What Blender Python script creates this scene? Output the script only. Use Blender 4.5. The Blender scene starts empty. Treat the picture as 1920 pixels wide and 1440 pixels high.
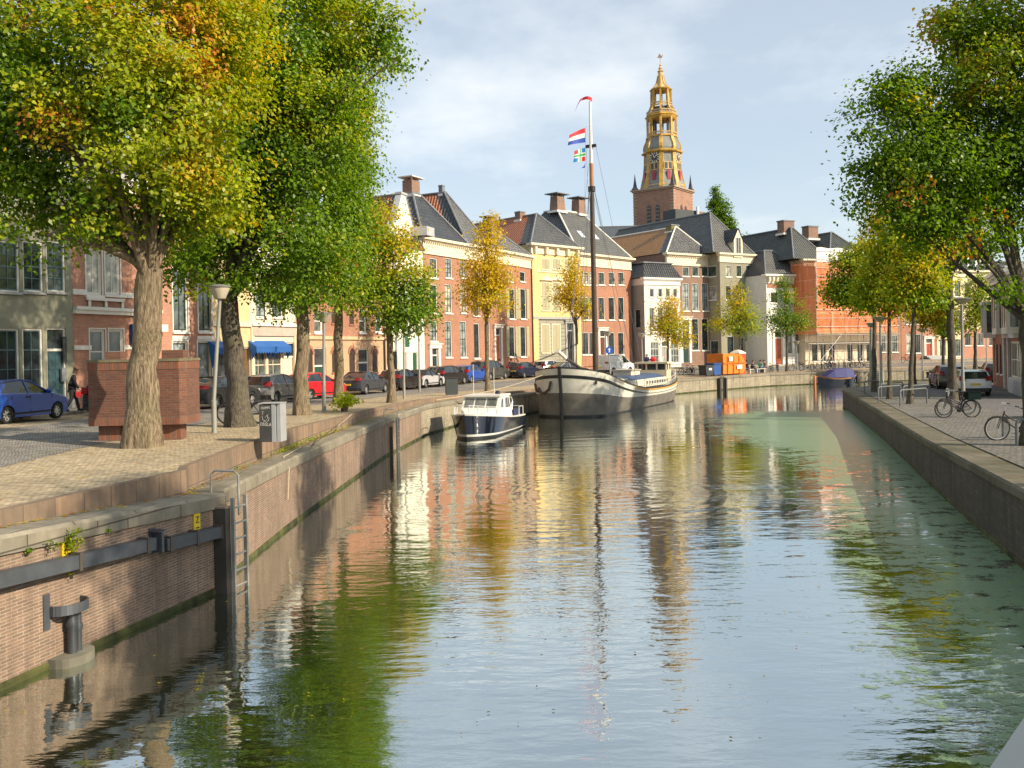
import bpy, bmesh, math, random
import numpy as np
from mathutils import Vector, Matrix

random.seed(11)
rng = np.random.default_rng(11)
SC = bpy.context.scene
COL = SC.collection
PI = math.pi
rad = math.radians

# ------------------------------------------------------------------ camera geometry
F, HOR, ROLL, EYE = 1700.0, 656.0, rad(1.2), 4.33      # focal length (px of a 1920 wide frame), horizon row, roll, eye height over the water
_c, _s = math.cos(ROLL), math.sin(ROLL)

def ray(px, py):
    a, b = px - 960.0, HOR - py
    return (a*_c + b*_s)/F, (-a*_s + b*_c)/F

def at(px, py, D):
    r, u = ray(px, py)
    return Vector((r*D, D, EYE + u*D))

def onz(px, py, z):
    r, u = ray(px, py)
    return at(px, py, (z - EYE)/u)

# quay line of the left bank (x, y), water edge
QL = [(-9.6, -6), (-8.6, 3), (-7.4, 9), (-6.8, 11.9), (-5.43, 16.9), (-5.62, 17.5), (-5.69, 22.4), (-5.55, 30), (-5.37, 37.4),
      (-4.5, 47.3), (-3.2, 53), (0.2, 59.2), (4.0, 67.6), (9.3, 76.3), (16.2, 83.8), (21.5, 89.4), (26.7, 94.2), (36.6, 98.6), (48, 101.2), (75, 104), (140, 108)]
QT = ([-10, 3, 12, 17, 22, 37, 47, 60, 83, 120], [2.3, 2.25, 2.03, 1.77, 1.72, 1.60, 1.56, 1.42, 1.33, 1.3])
def qtop(y): return float(np.interp(y, QT[0], QT[1]))
GZ = ([-20, 0, 12, 26, 34, 44, 50, 57, 65, 75, 85, 93, 130], [2.45, 2.35, 2.2, 2.2, 2.02, 1.88, 1.75, 1.63, 1.5, 1.42, 1.36, 1.36, 1.4])
_ql = np.array(QL)
def qdist(x, y):
    p = np.array([x, y]); a = _ql[:-1]; b = _ql[1:]; ab = b-a
    t = np.clip(((p-a)*ab).sum(1)/(ab*ab).sum(1), 0, 1)
    return float(np.sqrt((((a+ab*t[:, None])-p)**2).sum(1)).min())
def gl(x, y):
    """height of the left bank's street"""
    rise = float(np.interp(y, [0, 50, 75, 95, 130], [0.12, 0.12, 0.3, 0.42, 0.45]))
    d = qdist(x, y)
    return float(np.interp(y, GZ[0], GZ[1])) + rise*min(1.0, max(0.0, (d-4)/8.0))
QR = [(3.2, -6), (5.6, 3), (8.1, 12), (9.53, 17), (10.9, 21.8), (12.8, 28.3), (16.5, 40.5), (19.6, 51.5), (21.2, 57), (22.0, 60.5), (23.4, 63), (26.5, 65.6), (33, 71.5), (42, 77), (60, 84), (140, 95)]
RZ = ([-20, 3, 17, 28, 40, 57, 120], [1.75, 1.68, 1.53, 1.33, 1.20, 1.22, 1.25])
def gr(x, y): return float(np.interp(y, RZ[0], RZ[1])) + 0.02

def on_ground(px, py, g):
    z = 1.6
    for _ in range(25):
        p = onz(px, py, z); z = 0.5*z + 0.5*g(p.x, p.y)
    p.z = g(p.x, p.y)
    return p
def GL(px, py): return on_ground(px, py, gl)
def GR(px, py): return on_ground(px, py, gr)

# ------------------------------------------------------------------ objects
def tag(o, label=None, cat=None, group=None, kind=None):
    if label: o['label'] = label
    if cat: o['category'] = cat
    if group: o['group'] = group
    if kind: o['kind'] = kind
    return o

def thing(name, label, cat, loc=(0, 0, 0), rz=0.0, group=None):
    o = bpy.data.objects.new(name, None); COL.objects.link(o)
    o.location = loc; o.rotation_euler = (0, 0, rz); o.empty_display_size = 0.2
    return tag(o, label, cat, group)

def copy_tree(o, parent=None):
    c = o.copy(); COL.objects.link(c)
    if parent: c.parent = parent
    for ch in list(o.children): copy_tree(ch, c)
    return c

class MB:
    def __init__(s): s.v = []; s.f = []; s.mi = []; s.m = 0
    def add(s, vs, fs, M=None):
        o = len(s.v)
        for p in vs:
            p = Vector(p)
            s.v.append(tuple(M @ p) if M is not None else tuple(p))
        for f in fs:
            s.f.append(tuple(i+o for i in f)); s.mi.append(s.m)
        return s
    def box(s, x0, x1, y0, y1, z0, z1, M=None):
        vs = [(x0, y0, z0), (x1, y0, z0), (x1, y1, z0), (x0, y1, z0), (x0, y0, z1), (x1, y0, z1), (x1, y1, z1), (x0, y1, z1)]
        return s.add(vs, [(3, 2, 1, 0), (4, 5, 6, 7), (0, 1, 5, 4), (1, 2, 6, 5), (2, 3, 7, 6), (3, 0, 4, 7)], M)
    def poly(s, pts, M=None): return s.add(pts, [tuple(range(len(pts)))], M)
    def tube(s, pts, r, n=6, caps=True, M=None):
        pts = [Vector(p) for p in pts]; k = len(pts)
        rs = r if isinstance(r, (list, tuple)) else [r]*k
        d0 = (pts[1]-pts[0]).normalized()
        u = d0.orthogonal().normalized()
        vs = []
        for i, p in enumerate(pts):
            d = (pts[min(i+1, k-1)] - pts[max(i-1, 0)]).normalized()
            u = (u - d*u.dot(d)).normalized(); w = d.cross(u)
            for j in range(n):
                a = 2*PI*j/n
                vs.append(p + (u*math.cos(a) + w*math.sin(a))*rs[i])
        fs = []
        for i in range(k-1):
            for j in range(n):
                a = i*n+j; b = i*n+(j+1) % n
                fs.append((a, b, b+n, a+n))
        if caps: fs += [tuple(range(n))[::-1], tuple(range((k-1)*n, k*n))]
        return s.add(vs, fs, M)
    def lathe(s, prof, n=12, c=(0, 0, 0), a0=0.0, M=None, closed=False):
        vs = []; k = len(prof)
        for r, z in prof:
            for j in range(n):
                a = a0 + 2*PI*j/n
                vs.append((c[0]+r*math.cos(a), c[1]+r*math.sin(a), c[2]+z))
        fs = []
        for i in range(k if closed else k-1):
            i2 = (i+1) % k
            for j in range(n):
                b = (j+1) % n
                fs.append((i*n+j, i*n+b, i2*n+b, i2*n+j))
        if not closed: fs += [tuple(range(n))[::-1], tuple(range((k-1)*n, k*n))]
        return s.add(vs, fs, M)
    def prism(s, pts, y0, y1, M=None):
        """pts: outline in x,z; extruded along y"""
        n = len(pts)
        vs = [(x, y0, z) for x, z in pts] + [(x, y1, z) for x, z in pts]
        fs = [tuple(range(n)), tuple(range(n, 2*n))[::-1]]
        fs += [((i+1) % n, i, i+n, (i+1) % n+n) for i in range(n)]
        return s.add(vs, fs, M)
    def plate(s, pts, z0, z1, M=None):
        """pts: outline in x,y; extruded along z"""
        n = len(pts)
        vs = [(x, y, z0) for x, y in pts] + [(x, y, z1) for x, y in pts]
        fs = [tuple(range(n))[::-1], tuple(range(n, 2*n))]
        fs += [(i, (i+1) % n, (i+1) % n+n, i+n) for i in range(n)]
        return s.add(vs, fs, M)
    def build(s, name, mats, parent=None, smooth=None, loc=None, rz=None, fix=True):
        me = bpy.data.meshes.new(name)
        me.from_pydata(s.v, [], s.f)
        if not isinstance(mats, (list, tuple)): mats = [mats]
        for m in mats: me.materials.append(m)
        me.polygons.foreach_set('material_index', s.mi)
        if fix:
            bm = bmesh.new(); bm.from_mesh(me)
            bmesh.ops.recalc_face_normals(bm, faces=bm.faces)
            bm.to_mesh(me); bm.free()
        auto_uv(me)
        if smooth is not None:
            me.polygons.foreach_set('use_smooth', [True]*len(me.polygons))
            me.set_sharp_from_angle(angle=rad(smooth))
        me.update()
        o = bpy.data.objects.new(name, me); COL.objects.link(o)
        if parent: o.parent = parent
        if loc is not None: o.location = loc
        if rz is not None: o.rotation_euler = (0, 0, rz)
        return o

def auto_uv(me):
    uv = me.uv_layers.new(name='UVMap')
    n = len(me.loops)
    co = np.empty(len(me.vertices)*3, np.float32); me.vertices.foreach_get('co', co); co = co.reshape(-1, 3)
    li = np.empty(n, np.int32); me.loops.foreach_get('vertex_index', li)
    nf = len(me.polygons)
    nor = np.empty(nf*3, np.float32); me.polygons.foreach_get('normal', nor); nor = nor.reshape(-1, 3)
    tot = np.empty(nf, np.int32); me.polygons.foreach_get('loop_total', tot)
    fi = np.repeat(np.arange(nf), tot)
    flat = np.abs(nor[:, 2]) > 0.95
    t = np.stack([-nor[:, 1], nor[:, 0], np.zeros(nf)], 1)
    ln = np.linalg.norm(t, axis=1); ln[ln < 1e-6] = 1
    t = t/ln[:, None]; t[flat] = (1, 0, 0)
    b = np.cross(nor, t); b[flat] = (0, 1, 0)
    P = co[li]
    out = np.stack([(P*t[fi]).sum(1), (P*b[fi]).sum(1)], 1).astype(np.float32)
    uv.data.foreach_set('uv', out.ravel())

def lerp(a, b, t): return a + (b-a)*t

# ------------------------------------------------------------------ materials
def new_mat(name):
    m = bpy.data.materials.new(name); m.use_nodes = True
    nt = m.node_tree; bs = nt.nodes['Principled BSDF']
    return m, nt, bs
def N(nt, typ, **kw):
    n = nt.nodes.new(typ)
    for k, v in kw.items():
        if k in n.inputs.keys() if hasattr(n, 'inputs') else False: n.inputs[k].default_value = v
        else: setattr(n, k, v)
    return n
def mixc(nt, fac, a, b, blend='MIX'):
    n = nt.nodes.new('ShaderNodeMix'); n.data_type = 'RGBA'; n.blend_type = blend
    def put(sock, v):
        if isinstance(v, (int, float)): sock.default_value = v
        elif isinstance(v, (tuple, list)): sock.default_value = (*v[:3], 1)
        else: nt.links.new(v, sock)
    put(n.inputs[0], fac); put(n.inputs[6], a); put(n.inputs[7], b)
    return n.outputs[2]
def ramp(nt, src, p0, p1, c0=(0, 0, 0), c1=(1, 1, 1)):
    r = nt.nodes.new('ShaderNodeValToRGB')
    r.color_ramp.elements[0].position = p0; r.color_ramp.elements[1].position = p1
    r.color_ramp.elements[0].color = (*c0, 1); r.color_ramp.elements[1].color = (*c1, 1)
    nt.links.new(src, r.inputs[0]); return r.outputs[0]
def noise(nt, vec, scale, detail=3.0, rough=0.55):
    n = nt.nodes.new('ShaderNodeTexNoise'); n.inputs['Scale'].default_value = scale
    n.inputs['Detail'].default_value = detail; n.inputs['Roughness'].default_value = rough
    if vec is not None: nt.links.new(vec, n.inputs['Vector'])
    return n.outputs['Fac']
def mapping(nt, vec, sc=(1, 1, 1), rot=(0, 0, 0), loc=(0, 0, 0)):
    n = nt.nodes.new('ShaderNodeMapping'); n.inputs['Scale'].default_value = sc; n.inputs['Rotation'].default_value = rot
    n.inputs['Location'].default_value = loc
    nt.links.new(vec, n.inputs['Vector']); return n.outputs[0]
def bump(nt, h, strength, dist, bs):
    b = nt.nodes.new('ShaderNodeBump'); b.inputs['Strength'].default_value = strength; b.inputs['Distance'].default_value = dist
    nt.links.new(h, b.inputs['Height']); nt.links.new(b.outputs[0], bs.inputs['Normal']); return b
def sc3(c, k): return tuple(min(1.0, x*k) for x in c)
_mc = {}
def flat(name, col, rough=0.6, var=0.12, scale=2.0, metal=0.0, spec=0.5, fine=0.0):
    """plain coloured surface with cloudy wear; cached by name"""
    if name in _mc: return _mc[name]
    m, nt, bs = new_mat(name)
    tc = nt.nodes.new('ShaderNodeTexCoord')
    n1 = noise(nt, tc.outputs['Object'], scale, 5)
    c = mixc(nt, ramp(nt, n1, 0.3, 0.7), sc3(col, 1-var), sc3(col, 1+var))
    nt.links.new(c, bs.inputs['Base Color'])
    bs.inputs['Roughness'].default_value = rough; bs.inputs['Metallic'].default_value = metal
    bs.inputs['Specular IOR Level'].default_value = spec
    if fine: bump(nt, noise(nt, tc.outputs['Object'], 40, 4), fine, 0.01, bs)
    _mc[name] = m; return m
def brick(name, c1, c2, mortar, w=0.22, h=0.065, ms=0.010, stain=0.25, stain_col=(0.05, 0.045, 0.04), rough=0.85, streak=0.0, bmp=0.35):
    if name in _mc: return _mc[name]
    m, nt, bs = new_mat(name)
    tc = nt.nodes.new('ShaderNodeTexCoord')
    b = nt.nodes.new('ShaderNodeTexBrick'); nt.links.new(tc.outputs['UV'], b.inputs['Vector'])
    b.inputs['Color1'].default_value = (*c1, 1); b.inputs['Color2'].default_value = (*c2, 1); b.inputs['Mortar'].default_value = (*mortar, 1)
    b.inputs['Scale'].default_value = 1; b.inputs['Brick Width'].default_value = w; b.inputs['Row Height'].default_value = h
    b.inputs['Mortar Size'].default_value = ms; b.inputs['Mortar Smooth'].default_value = 0.2; b.inputs['Bias'].default_value = 0.0
    n1 = noise(nt, tc.outputs['Object'], 0.55, 6, 0.62)
    f = ramp(nt, n1, 0.42, 0.72)
    mt = nt.nodes.new('ShaderNodeMath'); mt.operation = 'MULTIPLY'; mt.inputs[1].default_value = stain
    nt.links.new(f, mt.inputs[0])
    c = mixc(nt, mt.outputs[0], b.outputs['Color'], stain_col)
    n3 = noise(nt, tc.outputs['Object'], 7, 4)
    c = mixc(nt, 0.30, c, mixc(nt, n3, (0.25, 0.25, 0.25), (1, 1, 1)), 'OVERLAY')
    if streak:
        mp = mapping(nt, tc.outputs['UV'], (2.2, 0.12, 1))
        n2 = noise(nt, mp, 1.6, 6, 0.65)
        f2 = ramp(nt, n2, 0.45, 0.68)
        mt2 = nt.nodes.new('ShaderNodeMath'); mt2.operation = 'MULTIPLY'; mt2.inputs[1].default_value = streak
        nt.links.new(f2, mt2.inputs[0]); c = mixc(nt, mt2.outputs[0], c, stain_col)
    nt.links.new(c, bs.inputs['Base Color']); bs.inputs['Roughness'].default_value = rough
    bs.inputs['Specular IOR Level'].default_value = 0.25
    inv = nt.nodes.new('ShaderNodeMath'); inv.operation = 'SUBTRACT'; inv.inputs[0].default_value = 1
    nt.links.new(b.outputs['Fac'], inv.inputs[1])
    ad = nt.nodes.new('ShaderNodeMath'); ad.operation = 'ADD'; nt.links.new(inv.outputs[0], ad.inputs[0]); nt.links.new(n3, ad.inputs[1])
    bump(nt, ad.outputs[0], bmp, 0.012, bs)
    _mc[name] = m; return m
def tiles(name, c1, c2, pw=0.33, ph=0.40, glaze=0.55):
    """pantiles: rolls across, courses up the slope"""
    if name in _mc: return _mc[name]
    m, nt, bs = new_mat(name)
    tc = nt.nodes.new('ShaderNodeTexCoord')
    sp = nt.nodes.new('ShaderNodeSeparateXYZ'); nt.links.new(tc.outputs['UV'], sp.inputs[0])
    def math_(op, a, b=None):
        n = nt.nodes.new('ShaderNodeMath'); n.operation = op
        for i, v in enumerate((a, b)):
            if v is None: continue
            if isinstance(v, (int, float)): n.inputs[i].default_value = v
            else: nt.links.new(v, n.inputs[i])
        return n.outputs[0]
    roll = math_('SINE', math_('MULTIPLY', sp.outputs[0], 2*PI/pw))
    saw = math_('FRACT', math_('MULTIPLY', sp.outputs[1], 1/ph))
    h = math_('ADD', math_('MULTIPLY', roll, 0.5), math_('SUBTRACT', 1.0, saw))
    b = nt.nodes.new('ShaderNodeTexBrick'); nt.links.new(tc.outputs['UV'], b.inputs['Vector'])
    b.inputs['Color1'].default_value = (*c1, 1); b.inputs['Color2'].default_value = (*c2, 1)
    b.inputs['Mortar'].default_value = (*sc3(c1, 0.45), 1); b.inputs['Scale'].default_value = 1
    b.inputs['Brick Width'].default_value = pw; b.inputs['Row Height'].default_value = ph; b.inputs['Mortar Size'].default_value = 0.035
    b.offset = 0.0
    n1 = noise(nt, tc.outputs['Object'], 0.8, 5, 0.65)
    c = mixc(nt, ramp(nt, n1, 0.35, 0.75), b.outputs['Color'], mixc(nt, 0.4, sc3(c2, 1.3), (0.10, 0.10, 0.07)))
    c = mixc(nt, ramp(nt, math_('ADD', math_('MULTIPLY', roll, 0.5), 0.5), 0.0, 0.45, (.75, .75, .75), (0, 0, 0)), c, sc3(c1, 0.30))      # shading of the valleys between the rolls, painted into the tile colour
    nt.links.new(c, bs.inputs['Base Color']); bs.inputs['Roughness'].default_value = glaze
    bump(nt, h, 1.0, 0.12, bs)
    _mc[name] = m; return m
def paving(name, c1, c2, mortar, w, h, ms=0.012, rough=0.85, dirt=(0.10, 0.09, 0.07), rot=0.0):
    if name in _mc: return _mc[name]
    m, nt, bs = new_mat(name)
    tc = nt.nodes.new('ShaderNodeTexCoord')
    v = mapping(nt, tc.outputs['Object'], rot=(0, 0, rot))
    wob = nt.nodes.new('ShaderNodeTexNoise'); wob.inputs['Scale'].default_value = 1.7; nt.links.new(v, wob.inputs['Vector'])
    va = nt.nodes.new('ShaderNodeVectorMath'); va.operation = 'MULTIPLY_ADD'; nt.links.new(wob.outputs['Color'], va.inputs[0]); va.inputs[1].default_value = (0.12, 0.12, 0); nt.links.new(v, va.inputs[2]); v = va.outputs[0]
    b = nt.nodes.new('ShaderNodeTexBrick'); nt.links.new(v, b.inputs['Vector'])
    b.inputs['Color1'].default_value = (*c1, 1); b.inputs['Color2'].default_value = (*c2, 1); b.inputs['Mortar'].default_value = (*mortar, 1)
    b.inputs['Scale'].default_value = 1; b.inputs['Brick Width'].default_value = w; b.inputs['Row Height'].default_value = h; b.inputs['Mortar Size'].default_value = ms
    n1 = noise(nt, tc.outputs['Object'], 0.5, 6, 0.6)
    c = mixc(nt, ramp(nt, n1, 0.40, 0.75, (0, 0, 0), (0.55, 0.55, 0.55)), b.outputs['Color'], dirt)
    n3 = noise(nt, tc.outputs['Object'], 6, 5)
    c = mixc(nt, 0.5, c, mixc(nt, ramp(nt, n3, .3, .7), (0.15, 0.15, 0.15), (0.9, 0.9, 0.9)), 'OVERLAY')
    nt.links.new(c, bs.inputs['Base Color']); bs.inputs['Roughness'].default_value = rough
    bs.inputs['Specular IOR Level'].default_value = 0.25
    sb = nt.nodes.new('ShaderNodeMath'); sb.operation = 'SUBTRACT'; nt.links.new(n3, sb.inputs[0]); nt.links.new(b.outputs['Fac'], sb.inputs[1])
    bump(nt, sb.outputs[0], 0.7, 0.025, bs)
    _mc[name] = m; return m
def glassy(name, col, rough=0.06):
    if name in _mc: return _mc[name]
    m, nt, bs = new_mat(name)
    tc = nt.nodes.new('ShaderNodeTexCoord')
    n1 = noise(nt, tc.outputs['Object'], 1.3, 3)
    nt.links.new(mixc(nt, ramp(nt, n1, 0.4, 0.6), sc3(col, 0.6), sc3(col, 1.4)), bs.inputs['Base Color'])
    bs.inputs['Roughness'].default_value = rough; bs.inputs['Specular IOR Level'].default_value = 0.8
    bump(nt, noise(nt, tc.outputs['Object'], 2.5, 2), 0.04, 0.05, bs)
    _mc[name] = m; return m
def paint(name, col, rough=0.25, coat=0.6, metal=0.0):
    if name in _mc: return _mc[name]
    m, nt, bs = new_mat(name)
    tc = nt.nodes.new('ShaderNodeTexCoord')
    n1 = noise(nt, tc.outputs['Object'], 3, 5)
    nt.links.new(mixc(nt, n1, sc3(col, 0.85), sc3(col, 1.1)), bs.inputs['Base Color'])
    bs.inputs['Roughness'].default_value = rough; bs.inputs['Coat Weight'].default_value = coat; bs.inputs['Metallic'].default_value = metal
    bs.inputs['Coat Roughness'].default_value = 0.08
    _mc[name] = m; return m

def text_mesh(name, s, size, mat, parent, M, depth=0.002, align='CENTER'):
    cu = bpy.data.curves.new(name, 'FONT'); cu.body = s; cu.size = size; cu.extrude = depth; cu.align_x = align; cu.align_y = 'CENTER'; cu.resolution_u = 2
    o = bpy.data.objects.new('tmp', cu); COL.objects.link(o)
    dg = bpy.context.evaluated_depsgraph_get()
    me = bpy.data.meshes.new_from_object(o.evaluated_get(dg))
    bpy.data.objects.remove(o); me.name = name
    me.materials.clear(); me.materials.append(mat); me.transform(M)
    q = bpy.data.objects.new(name, me); COL.objects.link(q)
    if parent: q.parent = parent
    return q
# ------------------------------------------------------------------ camera, sky, sun
cam = bpy.data.cameras.new('camera'); camo = bpy.data.objects.new('camera', cam); COL.objects.link(camo)
camo.location = (0, 0, EYE); camo.rotation_euler = (PI/2, ROLL, 0)
cam.sensor_width = 36; cam.lens = F/1920*36; cam.shift_y = -(720-HOR)/1920; cam.clip_end = 5000; cam.clip_start = 0.05
SC.camera = camo
SUN_EL, SUN_DIR = rad(31), Vector((0.88, -0.475, 0)).normalized()
sd = Vector((SUN_DIR.x*math.cos(SUN_EL), SUN_DIR.y*math.cos(SUN_EL), math.sin(SUN_EL)))
sun = bpy.data.lights.new('sun', 'SUN'); sun.energy = 4.9; sun.angle = rad(0.6); sun.color = (1.0, 0.86, 0.66)
suno = bpy.data.objects.new('sun', sun); COL.objects.link(suno)
suno.rotation_euler = sd.to_track_quat('Z', 'Y').to_euler(); suno.location = (30, -20, 40)
W = bpy.data.worlds.new('World'); SC.world = W; W.use_nodes = True
nt = W.node_tree; bg = nt.nodes['Background']
sky = nt.nodes.new('ShaderNodeTexSky'); sky.sky_type = 'NISHITA'; sky.sun_disc = False
sky.sun_elevation = SUN_EL; sky.sun_rotation = math.atan2(SUN_DIR.x, SUN_DIR.y); sky.air_density = 1.0; sky.dust_density = 1.0; sky.ozone_density = 1.5
tc = nt.nodes.new('ShaderNodeTexCoord')
# thin clouds: noise on the sky direction projected on a cloud layer
sp = nt.nodes.new('ShaderNodeSeparateXYZ'); nt.links.new(tc.outputs['Generated'], sp.inputs[0])
def wm(op, a, b):
    n = nt.nodes.new('ShaderNodeMath'); n.operation = op
    for i, v in enumerate((a, b)):
        if isinstance(v, (int, float)): n.inputs[i].default_value = v
        else: nt.links.new(v, n.inputs[i])
    return n.outputs[0]
den = wm('ADD', wm('MAXIMUM', sp.outputs[2], 0.0), 0.16)
cx = nt.nodes.new('ShaderNodeCombineXYZ'); nt.links.new(wm('DIVIDE', sp.outputs[0], den), cx.inputs[0]); nt.links.new(wm('DIVIDE', sp.outputs[1], den), cx.inputs[1])
cl = noise(nt, mapping(nt, cx.outputs[0], (1.0, 0.8, 1), loc=(0.7, 3.1, 0)), 1.15, 7, 0.55)
cf = ramp(nt, cl, 0.50, 0.72, (0.44, 0.44, 0.44), (0.95, 0.95, 0.95))
ccol = mixc(nt, cl, (4.9, 6.0, 6.6), (7.6, 7.5, 7.4))
out = mixc(nt, cf, sky.outputs[0], ccol)
nt.links.new(out, bg.inputs['Color']); bg.inputs['Strength'].default_value = 0.118
SC.view_settings.view_transform = 'Standard'; SC.view_settings.look = 'None'; SC.view_settings.exposure = 0.40; SC.view_settings.gamma = 1.0
SC.cycles.use_denoising = True
SC.cycles.max_bounces = 8; SC.cycles.transparent_max_bounces = 8; SC.cycles.transmission_bounces = 4
SC.cycles.caustics_reflective = False; SC.cycles.caustics_refractive = False
SC.cycles.sample_clamp_indirect = 6.0

# ------------------------------------------------------------------ water
def water_material():
    m, nt, bs = new_mat('canal_water')
    tc = nt.nodes.new('ShaderNodeTexCoord'); P = tc.outputs['Object']
    n_a = noise(nt, mapping(nt, P, (0.85, 2.1, 1), rot=(0, 0, 0.25)), 2.6, 3, 0.5)      # short ripples
    n_b = noise(nt, mapping(nt, P, (0.5, 1.25, 1), rot=(0, 0, -0.3)), 0.9, 2, 0.5)      # long swell
    wv = nt.nodes.new('ShaderNodeTexWave'); wv.wave_type = 'RINGS'; wv.rings_direction = 'Z'
    nt.links.new(mapping(nt, P, loc=(-2.5, -27.0, 0)), wv.inputs['Vector'])
    wv.inputs['Scale'].default_value = 0.62; wv.inputs['Distortion'].default_value = 1.2; wv.inputs['Detail'].default_value = 2
    patch = ramp(nt, noise(nt, mapping(nt, P, (0.7, 1.0, 1)), 0.10, 3), 0.38, 0.66, (0.12, 0.12, 0.12), (1, 1, 1))
    h = nt.nodes.new('ShaderNodeMath'); h.operation = 'MULTIPLY'; nt.links.new(n_a, h.inputs[0]); nt.links.new(patch, h.inputs[1])
    h2 = nt.nodes.new('ShaderNodeMath'); h2.operation = 'MULTIPLY_ADD'; nt.links.new(n_b, h2.inputs[0]); h2.inputs[1].default_value = 1.3; nt.links.new(h.outputs[0], h2.inputs[2])
    # rings spreading from one spot, dying out with distance
    vl = nt.nodes.new('ShaderNodeVectorMath'); vl.operation = 'LENGTH'; nt.links.new(mapping(nt, P, loc=(-2.5, -27.0, 0)), vl.inputs[0])
    fall = ramp(nt, vl.outputs['Value'], 0.0, 1.0)
    mr = nt.nodes.new('ShaderNodeMapRange'); nt.links.new(vl.outputs['Value'], mr.inputs[0])
    mr.inputs[1].default_value = 0.5; mr.inputs[2].default_value = 9.5; mr.inputs[3].default_value = 0.22; mr.inputs[4].default_value = 0.0
    h3 = nt.nodes.new('ShaderNodeMath'); h3.operation = 'MULTIPLY_ADD'; nt.links.new(wv.outputs['Fac'], h3.inputs[0]); nt.links.new(mr.outputs[0], h3.inputs[1]); nt.links.new(h2.outputs[0], h3.inputs[2])
    bp = nt.nodes.new('ShaderNodeBump'); bp.inputs['Strength'].default_value = 1.0; bp.inputs['Distance'].default_value = 0.0145
    nt.links.new(h3.outputs[0], bp.inputs['Height'])
    murk = mixc(nt, noise(nt, P, 0.25, 3), (0.020, 0.026, 0.012), (0.034, 0.036, 0.014))
    df = nt.nodes.new('ShaderNodeBsdfDiffuse'); nt.links.new(murk, df.inputs['Color'])
    gs = nt.nodes.new('ShaderNodeBsdfGlossy'); gs.inputs['Roughness'].default_value = 0.02; gs.inputs['Color'].default_value = (0.93, 0.98, 0.96, 1)
    nt.links.new(bp.outputs[0], gs.inputs['Normal'])
    fr = nt.nodes.new('ShaderNodeFresnel'); fr.inputs['IOR'].default_value = 1.6; nt.links.new(bp.outputs[0], fr.inputs['Normal'])
    f = ramp(nt, fr.outputs[0], 0.0, 0.75, (0.63, 0.63, 0.63), (0.97, 0.97, 0.97))
    mx = nt.nodes.new('ShaderNodeMixShader'); nt.links.new(f, mx.inputs[0]); nt.links.new(df.outputs[0], mx.inputs[1]); nt.links.new(gs.outputs[0], mx.inputs[2])
    nt.links.new(mx.outputs[0], nt.nodes['Material Output'].inputs['Surface'])
    return m
w = MB(); w.add([(-12, -10, 0), (150, -10, 0), (150, 112, 0), (-12, 112, 0)], [(0, 1, 2, 3)])
tag(w.build('water', water_material()), 'green brown canal water with ripples and reflections of houses and trees', 'water', kind='structure')
# earth below everything, out to the horizon
e = MB(); e.add([(-3000, -3000, -1.2), (3000, -3000, -1.2), (3000, 4000, -1.2), (-3000, 4000, -1.2)], [(0, 1, 2, 3)])
tag(e.build('ground', flat('earth', (0.12, 0.11, 0.09), 0.9)), 'dark flat earth lying under the city', 'ground', kind='structure')

# duckweed film along the right bank
def weed_material():
    m, nt, bs = new_mat('duckweed_film')
    tc = nt.nodes.new('ShaderNodeTexCoord'); P = tc.outputs['Object']
    at_ = nt.nodes.new('ShaderNodeAttribute'); at_.attribute_name = 'cover'
    n1 = noise(nt, mapping(nt, P, (0.8, 1.3, 1), rot=(0, 0, 0.2)), 0.9, 5, 0.65)
    n2 = noise(nt, mapping(nt, P, (0.75, 1, 1)), 3.4, 8, 0.78)
    n2 = ramp(nt, n2, 0.36, 0.64)
    a = nt.nodes.new('ShaderNodeMath'); a.operation = 'MULTIPLY_ADD'; nt.links.new(n2, a.inputs[0]); a.inputs[1].default_value = 0.42; nt.links.new(n1, a.inputs[2])
    b = nt.nodes.new('ShaderNodeMath'); b.operation = 'ADD'; nt.links.new(a.outputs[0], b.inputs[0]); nt.links.new(at_.outputs['Fac'], b.inputs[1])
    f = ramp(nt, b.outputs[0], 0.61, 0.72, (0, 0, 0), (0.72, 0.72, 0.72))
    c = mixc(nt, noise(nt, P, 14, 4), (0.11, 0.20, 0.085), (0.36, 0.52, 0.30))
    df = nt.nodes.new('ShaderNodeBsdfPrincipled'); nt.links.new(c, df.inputs['Base Color']); df.inputs['Roughness'].default_value = 0.30; df.inputs['Specular IOR Level'].default_value = 0.7; bw = nt.nodes.new('ShaderNodeBump'); bw.inputs['Strength'].default_value = 0.35; bw.inputs['Distance'].default_value = 0.02; nt.links.new(n2, bw.inputs['Height']); nt.links.new(bw.outputs[0], df.inputs['Normal'])
    tr = nt.nodes.new('ShaderNodeBsdfTransparent')
    mx = nt.nodes.new('ShaderNodeMixShader'); nt.links.new(f, mx.inputs[0]); nt.links.new(tr.outputs[0], mx.inputs[1]); nt.links.new(df.outputs[0], mx.inputs[2])
    nt.links.new(mx.outputs[0], nt.nodes['Material Output'].inputs['Surface'])
    return m
def wall_x(y): return float(np.interp(y, [q[1] for q in QR[:9]], [q[0] for q in QR[:9]]))
WL = ([4, 9.2, 13.1, 20.6, 33, 47, 56, 62], [3.2, 4.2, 5.2, 6.8, 9.8, 12.0, 13.5, 15])     # free edge of the film
w = MB(); dens = []
ys = np.linspace(4, 63, 60)
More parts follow.
